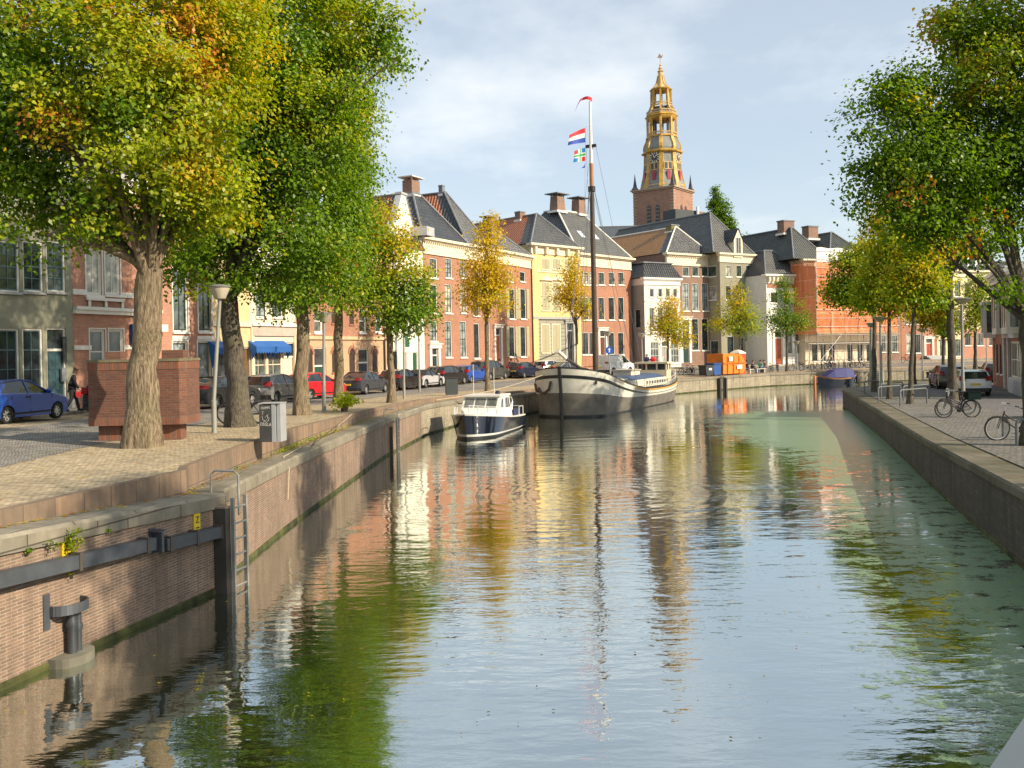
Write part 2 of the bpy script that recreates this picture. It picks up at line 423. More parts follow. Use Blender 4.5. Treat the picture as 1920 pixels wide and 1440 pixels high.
for i, y in enumerate(ys):
    x0 = float(np.interp(y, WL[0], WL[1])) - 3.5; x1 = wall_x(min(y, 57))
    if y > 57: x1 = 21.2 + (y-57)*0.5
    for t in np.linspace(0, 1, 14):
        x = lerp(x0, x1, t); w.v.append((x, y, 0.006))
        edge = (x-(x0+3.5))/1.6
        d = np.clip(edge, -2.2, 1.0)*0.26
        far = np.interp(y, [4, 13, 22, 36, 44, 54, 58, 62], [0.18, 0.16, 0.14, 0.20, 0.50, 0.54, 0.10, -0.6])
        dens.append(float(d + far - 0.36))
for i in range(len(ys)-1):
    for j in range(13):
        a = i*14+j; w.f.append((a, a+1, a+15, a+14)); w.mi.append(0)
wo = w.build('duckweed', weed_material())
av = wo.data.attributes.new('cover', 'FLOAT', 'POINT'); av.data.foreach_set('value', dens)
tag(wo, 'pale green film of duckweed floating along the foot of the right quay wall', 'duckweed', kind='stuff')

# ------------------------------------------------------------------ banks
def normals(pts, side):
    out = []
    for i, p in enumerate(pts):
        a = Vector(pts[max(i-1, 0)]); b = Vector(pts[min(i+1, len(pts)-1)])
        d = (b-a).normalized(); out.append(Vector((-d.y, d.x))*side)
    return out
def resample(pts, step):
    out = []
    for a, b in zip(pts[:-1], pts[1:]):
        a, b = Vector(a), Vector(b); n = max(1, int((b-a).length/step))
        out += [tuple(a.lerp(b, k/n)) for k in range(n)]
    return out + [tuple(pts[-1])]
cobble = paving('sandy_cobbles', (0.52, 0.42, 0.27), (0.42, 0.34, 0.22), (0.28, 0.22, 0.15), 0.13, 0.085, 0.010, dirt=(0.20, 0.16, 0.11), rot=0.3)
road_m = paving('road_clinker', (0.30, 0.28, 0.25), (0.24, 0.225, 0.205), (0.16, 0.15, 0.135), 0.21, 0.07, 0.008, rot=1.1)
walk_m = paving('footway_tiles', (0.36, 0.32, 0.26), (0.30, 0.27, 0.225), (0.17, 0.15, 0.13), 0.30, 0.30, 0.010, rot=0.35)
kerb_m = brick('kerb_stone', (0.29, 0.195, 0.13), (0.23, 0.165, 0.115), (0.10, 0.08, 0.07), w=0.62, h=0.9, ms=0.010, stain=0.65, stain_col=(0.12, 0.10, 0.075), streak=0.7)
cope_m = brick('coping_stone', (0.30, 0.265, 0.20), (0.24, 0.215, 0.165), (0.09, 0.08, 0.06), w=1.35, h=0.9, ms=0.012, stain=0.65, stain_col=(0.07, 0.062, 0.045), streak=0.3, bmp=0.6)
wall_m = brick('quay_brick', (0.31, 0.195, 0.135), (0.20, 0.135, 0.10), (0.37, 0.31, 0.24), w=0.19, h=0.047, ms=0.007, stain=0.6, stain_col=(0.13, 0.098, 0.068), streak=0.6)
moss_m = flat('moss_line', (0.055, 0.060, 0.016), 0.95, 0.85, 2.2, fine=0.6)
oldwall_m = brick('old_quay_stone', (0.42, 0.36, 0.26), (0.32, 0.28, 0.20), (0.30, 0.26, 0.20), w=0.42, h=0.13, ms=0.009, stain=0.55, stain_col=(0.13, 0.12, 0.08), streak=0.75)
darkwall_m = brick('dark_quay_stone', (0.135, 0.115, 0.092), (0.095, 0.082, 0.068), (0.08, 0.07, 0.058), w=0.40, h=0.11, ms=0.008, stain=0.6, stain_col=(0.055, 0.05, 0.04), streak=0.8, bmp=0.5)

def strip(mb, A, B, za, zb):
    """quads between two equally long chains"""
    o = len(mb.v)
    for p, z in zip(A, za): mb.v.append((p[0], p[1], z))
    for p, z in zip(B, zb): mb.v.append((p[0], p[1], z))
    n = len(A)
    for i in range(n-1):
        mb.f.append((o+i, o+i+1, o+n+i+1, o+n+i)); mb.mi.append(mb.m)
ql = resample(QL, 1.6); nl = normals(ql, 1)
def smooth_n(ns, k=6):
    out = []
    for i in range(len(ns)):
        v = Vector((0, 0))
        for j in range(max(0, i-k), min(len(ns), i+k+1)): v += ns[j]
        out.append(v.normalized())
    return out
nls = smooth_n(nl)
def off(pts, ns, d): return [(p[0]+n.x*d, p[1]+n.y*d) for p, n in zip(pts, ns)]
def kw(y): return float(np.interp(y, [0, 20, 45, 60], [0.72, 0.72, 0.62, 0.50]))
def offv(pts, ns, extra=0.0): return [(p[0]+n.x*(kw(p[1])+extra), p[1]+n.y*(kw(p[1])+extra)) for p, n in zip(pts, ns)]
kin = offv(ql, nls); kin2 = offv(ql, nls, 0.16)
# the left bank's street as one sheet: from the kerb inland
bank = MB()
rows = [kin2] + [off(ql, nls, d) for d in (2.4, 4.5, 7, 9.5, 12, 16, 24, 40, 80)]
for A, B in zip(rows[:-1], rows[1:]):
    strip(bank, A, B, [gl(*p) for p in A], [gl(*p) for p in B])
tag(bank.build('pavement', cobble, fix=False), 'sunlit sandy cobbled quay street with fallen leaves on the left bank', 'pavement', kind='structure')
rd = MB(); A = off(ql, nls, 4.6); B = off(ql, nls, 9.9)
mid = [off(ql, nls, d) for d in (4.6, 7.2, 9.9)]
for A, B in zip(mid[:-1], mid[1:]): strip(rd, A, B, [gl(*p)+0.006 for p in A], [gl(*p)+0.006 for p in B])
tag(rd.build('road', road_m, fix=False), 'grey brick paved roadway between the trees and the parked cars', 'road', kind='structure')
fw = MB(); mid = [off(ql, nls, d) for d in (12.2, 14, 17)]
strip(fw, off(ql, nls, 12.2), off(ql, nls, 12.2), [gl(*p) for p in mid[0]], [gl(*p)+0.11 for p in mid[0]])
for A, B in zip(mid[:-1], mid[1:]): strip(fw, A, B, [gl(*p)+0.11 for p in A], [gl(*p)+0.11 for p in B])
tag(fw.build('footway', walk_m, fix=False), 'grey tiled footway in front of the canal houses', 'pavement', kind='structure')
kb = MB()
zk = [gl(*p)+0.012 for p in kin2]; zc = [qtop(p[1]) for p in ql]
strip(kb, kin, kin, [z-0.05 for z in zc], [max(z, c+0.01) for z, c in zip(zk, zc)])
strip(kb, kin, kin2, [max(z, c+0.01) for z, c in zip(zk, zc)], zk)
tag(kb.build('kerb', kerb_m, fix=False), 'worn reddish stone kerb running along the left quay', 'kerb', kind='structure')

def quay(name, label, pts, ns, top, mats, cop_w, cop_h, over=0.05):
    t = thing(name, label, 'quay wall')
    zt = [top(p[1]) for p in pts]
    fb = MB(); strip(fb, pts, pts, [-1.2]*len(pts), [z-cop_h+0.01 for z in zt])
    fb.build('wall_face', mats[0], t, fix=False)
    ms = MB(); o = off(pts, ns, -0.025)
    strip(ms, o, o, [-1.2]*len(pts), [0.06+0.03*math.sin(i*1.7) for i in range(len(pts))]); strip(ms, o, pts, [0.06+0.03*math.sin(i*1.7) for i in range(len(pts))], [0.10]*len(pts))
    ms.build('moss_band', moss_m, t, fix=False)
    cp = MB(); o = off(pts, ns, -over); i_ = off(pts, ns, cop_w)
    o2 = off(pts, ns, -over+0.05)
    strip(cp, pts, o, [z-cop_h for z in zt], [z-cop_h for z in zt]); strip(cp, o, o, [z-cop_h for z in zt], [z-0.05 for z in zt])
    strip(cp, o, o2, [z-0.05 for z in zt], zt); strip(cp, o2, i_, zt, zt); 
    cp.build('coping', mats[1], t, fix=False)
    return t
k1 = next(i for i, p in enumerate(ql) if p[1] > 45.5); k2 = next(i for i, p in enumerate(ql) if p[0] > 6.0)
quay('quay_wall', 'sunlit brick quay wall with stone coping on the left, tree shadows across it', ql[:k1+1], nls[:k1+1], qtop, (wall_m, cope_m), 0.76, 0.26)
quay('quay_wall', 'far quay wall of tan stone behind the moored boats and below the waste containers', ql[k1:], nls[k1:], qtop, (oldwall_m, cope_m), 0.56, 0.22)

qr = resample(QR, 1.8); nr = normals(qr, -1); nrs = smooth_n(nr, 3)
def rtop(y): return float(np.interp(y, RZ[0], RZ[1]))
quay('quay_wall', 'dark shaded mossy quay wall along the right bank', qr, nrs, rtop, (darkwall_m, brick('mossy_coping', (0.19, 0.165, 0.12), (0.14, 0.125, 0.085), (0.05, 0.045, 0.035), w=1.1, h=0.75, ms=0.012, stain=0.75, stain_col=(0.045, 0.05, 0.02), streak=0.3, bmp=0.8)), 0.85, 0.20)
rb = MB(); rows = [off(qr, nrs, d) for d in (0.83, 2.0, 3.3, 4.6)]
for A, B in zip(rows[:-1], rows[1:]): strip(rb, A, B, [gr(*p) for p in A], [gr(*p) for p in B])
rpav = paving('grey_cobbles', (0.25, 0.235, 0.205), (0.19, 0.18, 0.16), (0.10, 0.095, 0.08), 0.21, 0.10, 0.016, rot=-0.3)
tag(rb.build('pavement', rpav, fix=False), 'shaded grey cobbled pavement with bicycles on the right bank', 'pavement', kind='structure')
rr = MB(); rows = [off(qr, nrs, d) for d in (4.6, 6.0, 7.6, 9.2)]
strip(rr, rows[0], rows[0], [gr(*p) for p in rows[0]], [gr(*p)-0.06 for p in rows[0]])
for A, B in zip(rows[:-1], rows[1:]): strip(rr, A, B, [gr(*p)-0.06 for p in A], [gr(*p)-0.06 for p in B])
tag(rr.build('road', paving('grey_road', (0.19, 0.185, 0.18), (0.16, 0.155, 0.155), (0.11, 0.105, 0.10), 0.21, 0.07, 0.008, rot=-0.3), fix=False), 'dark grey roadway curving away behind the parked cars on the right', 'road', kind='structure')
rf = MB(); rows = [off(qr, nrs, d) for d in (9.2, 11, 20, 60)]
strip(rf, rows[0], rows[0], [gr(*p)-0.06 for p in rows[0]], [gr(*p)+0.06 for p in rows[0]])
for A, B in zip(rows[:-1], rows[1:]): strip(rf, A, B, [gr(*p)+0.06 for p in A], [gr(*p)+0.06 for p in B])
tag(rf.build('footway', rpav, fix=False), 'narrow footway along the shop fronts on the right', 'pavement', kind='structure')
# ------------------------------------------------------------------ trees
from mathutils import noise as mnoise
def leaf_material():
    m, nt, bs = new_mat('leaf')
    at_ = nt.nodes.new('ShaderNodeAttribute'); at_.attribute_name = 'tint'
    df = nt.nodes.new('ShaderNodeBsdfDiffuse'); tl = nt.nodes.new('ShaderNodeBsdfTranslucent')
    nt.links.new(at_.outputs['Color'], df.inputs['Color'])
    hs = nt.nodes.new('ShaderNodeHueSaturation'); hs.inputs['Saturation'].default_value = 1.1; hs.inputs['Value'].default_value = 1.25
    nt.links.new(at_.outputs['Color'], hs.inputs['Color']); nt.links.new(hs.outputs[0], tl.inputs['Color'])
    mx = nt.nodes.new('ShaderNodeMixShader'); mx.inputs[0].default_value = 0.48
    nt.links.new(df.outputs[0], mx.inputs[1]); nt.links.new(tl.outputs[0], mx.inputs[2])
    gs = nt.nodes.new('ShaderNodeBsdfGlossy'); gs.inputs['Roughness'].default_value = 0.42; gs.inputs['Color'].default_value = (0.8, 0.8, 0.75, 1)
    m2 = nt.nodes.new('ShaderNodeMixShader'); m2.inputs[0].default_value = 0.022
    nt.links.new(mx.outputs[0], m2.inputs[1]); nt.links.new(gs.outputs[0], m2.inputs[2])
    nt.links.new(m2.outputs[0], nt.nodes['Material Output'].inputs['Surface'])
    return m
LEAF = leaf_material()
def bark_material(name, c0, c1):
    m, nt, bs = new_mat(name)
    tc = nt.nodes.new('ShaderNodeTexCoord'); P = tc.outputs['Object']
    v = mapping(nt, P, (9, 9, 1.6))
    n1 = noise(nt, v, 2.2, 7, 0.65); n2 = noise(nt, P, 1.4, 4)
    c = mixc(nt, ramp(nt, n1, 0.35, 0.65), c0, c1)
    c = mixc(nt, ramp(nt, n2, 0.5, 0.8, (0, 0, 0), (0.5, 0.5, 0.5)), c, (0.14, 0.15, 0.06))
    nt.links.new(c, bs.inputs['Base Color']); bs.inputs['Roughness'].default_value = 0.9; bs.inputs['Specular IOR Level'].default_value = 0.2
    bump(nt, n1, 1.0, 0.06, bs)
    return m
BARK = bark_material('bark_light', (0.085, 0.062, 0.04), (0.36, 0.28, 0.185))
BARKD = bark_material('bark_dark', (0.06, 0.05, 0.04), (0.17, 0.145, 0.11))

GREEN = np.array([(0.088, 0.170, 0.010), (0.138, 0.25, 0.012), (0.20, 0.32, 0.015)])
LIME = np.array([(0.30, 0.38, 0.014), (0.42, 0.44, 0.016)])
GOLD = np.array([(0.56, 0.42, 0.014), (0.62, 0.43, 0.018)])
RUST = np.array([(0.50, 0.20, 0.022), (0.40, 0.15, 0.02)])

def leaf_cloud(centers, n_per, spread, size, weights, droop=0.25, gr_=None, out=None):
    """leaf quads scattered in sprays; weights(c) -> shares of green, lime, gold, rust for each spray"""
    gr_ = gr_ or rng
    k = len(centers)
    cen = np.repeat(centers, n_per, 0)
    d = gr_.normal(0, 1, (k*n_per, 3)) * np.array([spread, spread, spread*0.55])
    p = cen + d
    p[:, 2] -= droop*(d[:, 0]**2 + d[:, 1]**2)/max(spread, .01)*0.35
    M = k*n_per
    nrm = gr_.normal(0, 0.62, (M, 3)) + np.array([0.25, -0.15, 0.75]) + (0 if out is None else np.repeat(out, n_per, 0)*0.8); nrm /= np.linalg.norm(nrm, axis=1)[:, None]
    t = gr_.normal(0, 1, (M, 3)); t[:, 2] -= 0.8
    t -= nrm*(t*nrm).sum(1)[:, None]; t /= np.linalg.norm(t, axis=1)[:, None]
    b = np.cross(nrm, t)
    L = (size*gr_.uniform(0.65, 1.25, M))[:, None]
    wd = 0.37
    V = np.empty((M, 4, 3), np.float32)
    V[:, 0] = p - t*L*0.5; V[:, 1] = p + b*L*wd - t*L*0.08 + nrm*L*0.06; V[:, 2] = p + t*L*0.55; V[:, 3] = p - b*L*wd - t*L*0.08 + nrm*L*0.06
    W_ = weights(centers)                       # k x 4
    W_ = np.repeat(W_, n_per, 0); cum = np.cumsum(W_/W_.sum(1)[:, None], 1)
    # a spray keeps one mood: blend spray level and leaf level chance
    fq = 1.0 if spread < 1 else .5
    coh = np.array([0.5+0.85*mnoise.noise(Vector(c)*0.85*fq+Vector((31.7, k % 17, 5.1))) for c in centers])
    r = 0.60*np.repeat(coh, n_per) + 0.26*np.repeat(gr_.uniform(0, 1, k), n_per) + 0.14*gr_.uniform(0, 1, M)
    r = np.clip((r-0.5)*1.30+0.5, 0, 0.999)
    cls = (r[:, None] > cum).sum(1).clip(0, 3)
    col = np.empty((M, 3))
    for q, pal in enumerate((GREEN, LIME, GOLD, RUST)):
        ix = np.where(cls == q)[0]
        if len(ix):
            a = pal[gr_.integers(0, len(pal), len(ix))]; col[ix] = a
    col *= gr_.uniform(0.84, 1.14, (M, 1))*np.repeat(gr_.uniform(0.85, 1.15, k), n_per)[:, None]
    return V, col

def crown_mesh(name, V, col, parent):
    M = len(V); me = bpy.data.meshes.new(name)
    me.vertices.add(M*4); me.vertices.foreach_set('co', V.reshape(-1).astype(np.float32))
    me.loops.add(M*4); me.loops.foreach_set('vertex_index', np.arange(M*4, dtype=np.int32))
    me.polygons.add(M); me.polygons.foreach_set('loop_start', np.arange(0, M*4, 4, dtype=np.int32))
    try: me.polygons.foreach_set('loop_total', np.full(M, 4, np.int32))
    except Exception: pass
    me.update(calc_edges=True)
    a = me.attributes.new('tint', 'FLOAT_COLOR', 'POINT')
    c4 = np.ones((M, 4, 4), np.float32); c4[:, :, :3] = col[:, None, :]
    a.data.foreach_set('color', c4.reshape(-1))
    me.materials.append(LEAF)
    o = bpy.data.objects.new(name, me); COL.objects.link(o); o.parent = parent
    return o

def bend(p, q, sag, n=4):
    """points of a gently curved limb"""
    p, q = Vector(p), Vector(q); out = []
    side = Vector((random.uniform(-1, 1), random.uniform(-1, 1), 0))*(q-p).length*0.07
    for i in range(n+1):
        t = i/n
        out.append(p.lerp(q, t) + Vector((0, 0, sag*math.sin(PI*t))) + side*math.sin(PI*t))
    return out

def tree(name, label, base, top, r0, lobes, n_spray, n_per, spread, size, weights, group=None, bark=None, forks=None, hole=0.45, seed=1, flare=1.5, limbs=True, cat='tree', gap=-0.14):
    """base, top: trunk ends (world); lobes: (centre, rx, ry, rz)"""
    g = np.random.default_rng(seed); random.seed(seed)
    base, top = Vector(base), Vector(top)
    t = thing(name, label, cat, base, 0, group)
    mb = MB()
    n = 9
    pts = [base.lerp(top, i/n) for i in range(n+1)]
    wob = r0*0.22
    for i, p in enumerate(pts):
        if 0 < i < n: p += Vector((g.normal()*wob*0.5, g.normal()*wob*0.5, 0))
    pts = [base - Vector((0, 0, 0.15))] + [pts[0]] + pts[1:]
    rs = [r0*flare*1.08, r0*flare] + [r0*(1.16 if i == 1 else 1)*lerp(1.05, 0.80, i/n) for i in range(1, n+1)]
    # knobbly, slightly fluted trunk
    o = len(mb.v); ns = 14
    for i, p in enumerate(pts):
        for j in range(ns):
            a = 2*PI*j/ns; k = 1 + 0.07*math.sin(3*a+seed) + 0.05*g.normal()
            if i < 2: k += 0.16*math.sin(5*a+seed*2)
            mb.v.append((p.x+math.cos(a)*rs[i]*k, p.y+math.sin(a)*rs[i]*k, p.z))
    for i in range(len(pts)-1):
        for j in range(ns):
            a = o+i*ns+j; b = o+i*ns+(j+1) % ns; mb.f.append((a, b, b+ns, a+ns)); mb.mi.append(0)
    P = np.array([(c[0], c[1], c[2]) for c, *_ in lobes]); Rr = np.array([q[1:] for q in lobes], float)
    area = Rr[:, 0]*Rr[:, 2]; pick = g.choice(len(lobes), n_spray, p=area/area.sum())
    u = g.normal(0, 1, (n_spray, 3)); u /= np.linalg.norm(u, axis=1)[:, None]
    rr = hole + (1-hole)*g.uniform(0, 1, n_spray)**0.6
    rr *= np.where(g.uniform(0, 1, n_spray) < .17, g.uniform(1.05, 1.42, n_spray), 1.0)
    cen = P[pick] + u*Rr[pick]*rr[:, None]*(1+0.13*g.normal(0, 1, (n_spray, 1)))
    kf = 1.5/max(0.5, float(np.median(Rr[:, 0])))
    keep = np.array([mnoise.noise(Vector(c)*kf+Vector((seed, 0, 0))) > gap for c in cen])
    cen, pick, u = cen[keep], pick[keep], u[keep]; n_spray = len(cen)
    # limbs to every lobe and thin twigs out to some of the sprays
    ends = []
    if limbs:
        r1 = r0*0.72
        for c, rx, ry, rz in lobes:
            c = Vector(c); st = top.lerp(base, random.uniform(0.0, 0.12))
            if (c-st).length < 0.3: continue
            br = bend(st, c + Vector((0, 0, -rz*0.2)), (c-st).length*0.06)
            k = min(1, 3.2/len(lobes)+0.25)
            mb.tube(br, [r1*k*lerp(1, 0.22, i/4) for i in range(5)], 7, caps=False); ends.append(br)
        for i in g.choice(n_spray, min(n_spray, 150), replace=False):
            e = Vector(cen[i]); br = ends[pick[i] % len(ends)] if ends else pts
            s = br[random.choice((2, 3, 4)) if len(br) > 4 else -1]
            if (e-s).length < 6: mb.tube(bend(s, e, 0.1*(e-s).length, 3), [0.03*r0/0.3+0.006, 0.016, 0.01, 0.006], 4, caps=False)
    tr = mb.build('trunk', bark or BARK, t, smooth=60); tr.location = -base
    V, col = leaf_cloud(cen, n_per, spread, size, weights, gr_=g, out=u)
    cr = crown_mesh('crown', V, col, t); cr.location = -base
    return t

def W4(g, l, y, r, grad=None, amt=0.0):
    """colour shares, turning to yellow along direction grad"""
    def f(c):
        w = np.tile(np.array([g, l, y, r], float), (len(c), 1))
        if grad is not None:
            d = c @ np.array(grad, float); d = (d-d.mean())/(d.std()+1e-6)
            k = np.clip(d, -1.6, 1.6)*amt
            w[:, 0] *= np.exp(-k); w[:, 1] *= np.exp(k*0.5); w[:, 2] *= np.exp(k*1.1); w[:, 3] *= np.exp(k*1.2)
        return w
    return f
def lobe(px, py, D, rpx, rpy, depth=1.0):
    """a foliage lobe where the photo shows it, at its own distance: centre and radii in metres"""
    c = at(px, py, D); s = D/F
    return (tuple(c), rpx*s, rpx*s*depth, rpy*s)

LB = 'trees along the left quay'; RB = 'trees along the right quay'; FB = 'young trees along the far quay'
# T1, the big lime by the brick shelter
tree('lime_tree', 'big lime tree turning gold, thick light trunk in front of the brick urinal', GL(265, 838), at(284, 505, 21.7), 0.36,
     [lobe(60, 60, 21, 190, 170), lobe(250, 40, 21, 190, 180), lobe(390, 120, 21.5, 120, 190), lobe(150, 260, 20.5, 190, 160), lobe(330, 290, 21.5, 150, 140),
      lobe(20, 330, 21, 130, 130), lobe(240, 400, 22.5, 170, 70), lobe(90, 430, 20.5, 110, 60), lobe(400, 330, 22, 90, 120), lobe(-120, 150, 21, 170, 260), lobe(200, -160, 22, 300, 180), lobe(430, 40, 22.5, 80, 130),
      lobe(215, 120, 20, 150, 140), lobe(60, 200, 20, 150, 120), lobe(330, 180, 20.3, 130, 130)],
     2700, 56, 0.28, 0.115, W4(0.52, 0.40, 0.15, 0.028, (0.8, -0.2, 0.35), 0.75), LB, seed=3, hole=0.25, flare=1.35)
tree('lime_tree', 'dark trunked lime tree leaning over the parked bicycle, dense green crown', GL(452, 800), at(426, 540, 28.2), 0.33,
     [lobe(420, 380, 27.5, 130, 150), lobe(560, 330, 28, 130, 190), lobe(560, 130, 28, 150, 150), lobe(640, 60, 28.5, 120, 100), lobe(470, 200, 28, 120, 170), lobe(520, 500, 28, 130, 70),
      lobe(370, 490, 28.5, 80, 60), lobe(720, 40, 28, 50, 50), lobe(745, 100, 28, 28, 40), lobe(600, -150, 28.5, 200, 150), lobe(420, -40, 28.5, 160, 160), lobe(590, 240, 27.4, 95, 120), lobe(480, 90, 27.2, 110, 120)],
     2600, 48, 0.31, 0.125, W4(0.62, 0.34, 0.05, 0.006, (0.5, 0, 0.7), 0.45), LB, bark=BARKD, seed=5, hole=0.3)
tree('lime_tree', 'tall green lime tree beside the dark utility cabinet, straight knobbly trunk', GL(567, 778), at(566, 560, 34.6), 0.27,
     [lobe(600, 420, 34, 95, 110), lobe(655, 330, 34.5, 42, 120), lobe(620, 240, 34.5, 85, 110), lobe(640, 150, 35, 70, 110), lobe(580, 100, 35, 130, 150), lobe(600, 510, 34, 95, 60), lobe(520, 530, 34.5, 60, 45), lobe(600, -70, 35, 110, 120)],
     1700, 46, 0.35, 0.128, W4(0.66, 0.28, 0.07, 0.008, (0.6, -0.2, 0.3), 0.55), LB, seed=8)
tree('lime_tree', 'lime tree with pale mottled trunk rising behind the potted plant', GL(637, 757), at(634, 570, 43.5), 0.23,
     [lobe(640, 470, 43.5, 65, 95), lobe(655, 330, 44, 45, 120), lobe(650, 540, 43, 65, 45), lobe(640, 200, 44, 50, 120)],
     620, 36, 0.40, 0.16, W4(0.55, 0.36, 0.10, 0.005), LB, seed=9)
tree('lime_tree', 'green and yellow lime tree in front of the white gabled house', GL(735, 755), at(729, 585, 44.5), 0.17,
     [lobe(735, 560, 44.5, 72, 52), lobe(770, 520, 44.5, 46, 50), lobe(735, 480, 44.5, 58, 58), lobe(700, 530, 44, 50, 60), lobe(722, 430, 44.8, 36, 48), lobe(690, 450, 45, 40, 50), lobe(752, 600, 44.2, 56, 28), lobe(790, 570, 44.6, 24, 34)],
     620, 36, 0.36, 0.15, W4(0.42, 0.33, 0.24, 0.012, (0.05, 0, 0.9), 0.8), LB, seed=12, hole=0.35)
tree('young_tree', 'slender golden yellow tree before the brick house with grey shutters', GL(914, 733), at(912, 590, 61), 0.15,
     [lobe(912, 560, 61, 46, 40), lobe(905, 500, 61, 40, 40), lobe(930, 520, 61, 34, 52), lobe(915, 450, 61, 28, 36), lobe(918, 415, 61, 13, 26), lobe(888, 540, 61, 26, 32)],
     420, 30, 0.36, 0.16, W4(0.02, 0.18, 0.92, 0.03), LB, seed=14, hole=0.2)
tree('young_tree', 'yellow tree with dark forked trunk before the yellow house', GL(1083, 690), at(1080, 598, 84), 0.16,
     [lobe(1072, 560, 84, 32, 24), lobe(1095, 575, 84, 22, 26), lobe(1075, 525, 84, 26, 28), lobe(1062, 545, 84, 24, 20), lobe(1078, 495, 84, 14, 20), lobe(1052, 562, 84, 20, 10)],
     330, 26, 0.40, 0.17, W4(0.02, 0.25, 0.85, 0.02), LB, bark=BARKD, seed=15, hole=0.2)
def far_tree(px, py_b, D, label, lob, wt, seed, n=330):
    b = Vector((at(px, py_b, D).x, D, gl(at(px, py_b, D).x, D)))
    tree('young_tree', label, b, at(px, lob[0][1]+10, D), 0.13, [lobe(x, y, D, rx, ry) for x, y, rx, ry in lob], n, 26, 0.42, 0.18, wt, FB, bark=BARKD, seed=seed, hole=0.2)
far_tree(1252, 695, 88, 'yellow lime green tree in front of the small white mansard house', [(1258, 610, 38, 28), (1272, 630, 28, 18), (1252, 580, 22, 26), (1240, 612, 22, 22), (1256, 560, 12, 14)], W4(0.05, 0.40, 0.6, 0.01, (0, 0, 1), 0.3), 21)
far_tree(1387, 697, 94, 'yellow green tree behind the orange waste container', [(1384, 610, 48, 22), (1370, 585, 30, 24), (1402, 588, 28, 24), (1382, 560, 20, 24), (1412, 610, 20, 18), (1352, 605, 20, 16), (1382, 536, 9, 12)], W4(0.22, 0.52, 0.28, 0.0, (-0.5, 0, 0.6), 0.5), 22)
far_tree(1475, 692, 98, 'fresh green pointed tree in front of the white house with red door', [(1478, 605, 44, 22), (1476, 578, 30, 26), (1472, 548, 18, 26), (1500, 602, 22, 20), (1456, 600, 22, 20), (1468, 526, 9, 14)], W4(0.80, 0.22, 0.02, 0.0), 23)

# right bank
RT = GR(1918, 838)
tree('lime_tree', 'large lime tree with heavy limb at the edge of the right pavement beside the bicycle', (RT.x+0.52, 24.9, gr(RT.x, 24.9)), at(1926, 575, 24.9), 0.25,
     [lobe(1750, 330, 24.5, 120, 100), lobe(1680, 240, 24.5, 80, 90), lobe(1650, 330, 24.5, 55, 70), lobe(1690, 165, 25, 55, 45), lobe(1830, 150, 25, 90, 110), lobe(1870, 300, 25, 100, 130), lobe(1800, 440, 24.5, 95, 42),
      lobe(1900, 40, 25.5, 140, 110), lobe(1790, 60, 25, 55, 60), lobe(1990, 200, 25, 130, 200), lobe(2020, 400, 25, 110, 90), lobe(1700, 400, 24.5, 70, 45), lobe(1950, -120, 25.5, 170, 120), lobe(1755, 245, 25.5, 60, 80), lobe(1895, 545, 24.2, 26, 20)],
     2300, 52, 0.29, 0.118, W4(0.64, 0.26, 0.11, 0.02, (0.2, 0, 0.9), 0.55), RB, bark=BARKD, seed=31, hole=0.2)
b = GR(1787, 748)
tree('lime_tree', 'tree with thick knobbly dark trunk behind the two parked bicycles', b, at(1780, 520, b.y), 0.215,
     [lobe(1760, 450, b.y, 75, 55), lobe(1720, 420, b.y+1, 60, 60), lobe(1830, 430, b.y, 70, 50), lobe(1780, 360, b.y, 90, 70), lobe(1700, 480, b.y, 45, 30)],
     620, 36, 0.42, 0.17, W4(0.66, 0.24, 0.10, 0.01), RB, bark=BARKD, seed=32)
def right_tree(px, py_b, py_t, r, lob, wt, label, seed, n=480, lean=0):
    b = GR(px, py_b)
    tree('young_tree', label, b, at(px+lean, py_t, b.y), r, [lobe(x, y, b.y+dd, rx, ry) for x, y, rx, ry, dd in lob], n, 30, 0.42, 0.17, wt, RB, bark=BARKD, seed=seed, hole=0.2)
right_tree(1706, 757, 560, 0.115, [(1720, 500, 40, 48, 0), (1690, 540, 30, 34, 0), (1740, 530, 28, 36, 0), (1712, 450, 32, 30, 0), (1745, 560, 22, 18, -.5)], W4(0.20, 0.50, 0.34, 0.0, (0, 0, 1), 0.4), 'slim tree with leaning dark trunk behind the second pair of bicycle hoops', 33, lean=8)
right_tree(1667, 748, 560, 0.11, [(1660, 510, 40, 44, 0), (1640, 545, 34, 36, 0), (1680, 560, 26, 30, 0), (1668, 455, 26, 30, 0)], W4(0.20, 0.50, 0.34, 0.0, (0, 0, 1), 0.5), 'slim tree with dark trunk rising between the bicycle hoops and the far lamp', 34)
right_tree(1639, 735, 570, 0.13, [(1600, 520, 42, 42, 0), (1572, 545, 28, 24, 0), (1625, 470, 34, 40, 0), (1612, 560, 40, 26, 0), (1660, 420, 34, 44, 0), (1590, 488, 24, 24, 0)], W4(0.30, 0.46, 0.26, 0.0, (0.2, 0, 1), 0.6), 'tree with dark trunk at the quay corner, crown overhanging the orange netting', 35, n=620)
right_tree(1714, 722, 580, 0.12, [(1740, 590, 26, 22, 0), (1722, 570, 26, 26, 0), (1760, 580, 20, 22, 0)], W4(0.12, 0.40, 0.5, 0.0), 'bright yellow tree behind the slim trunks at the bend of the road', 36, n=260)
def plain_tree(px, D, z, py_t, lob, wt, label, seed, group, n=300):
    p = at(px, 700, D); b = Vector((p.x, D, z))
    tree('young_tree', label, b, at(px, py_t, D), 0.16, [lobe(x, y, D, rx, ry) for x, y, rx, ry in lob], n, 28, 0.46, 0.2, wt, group, bark=BARKD, seed=seed, hole=0.2)
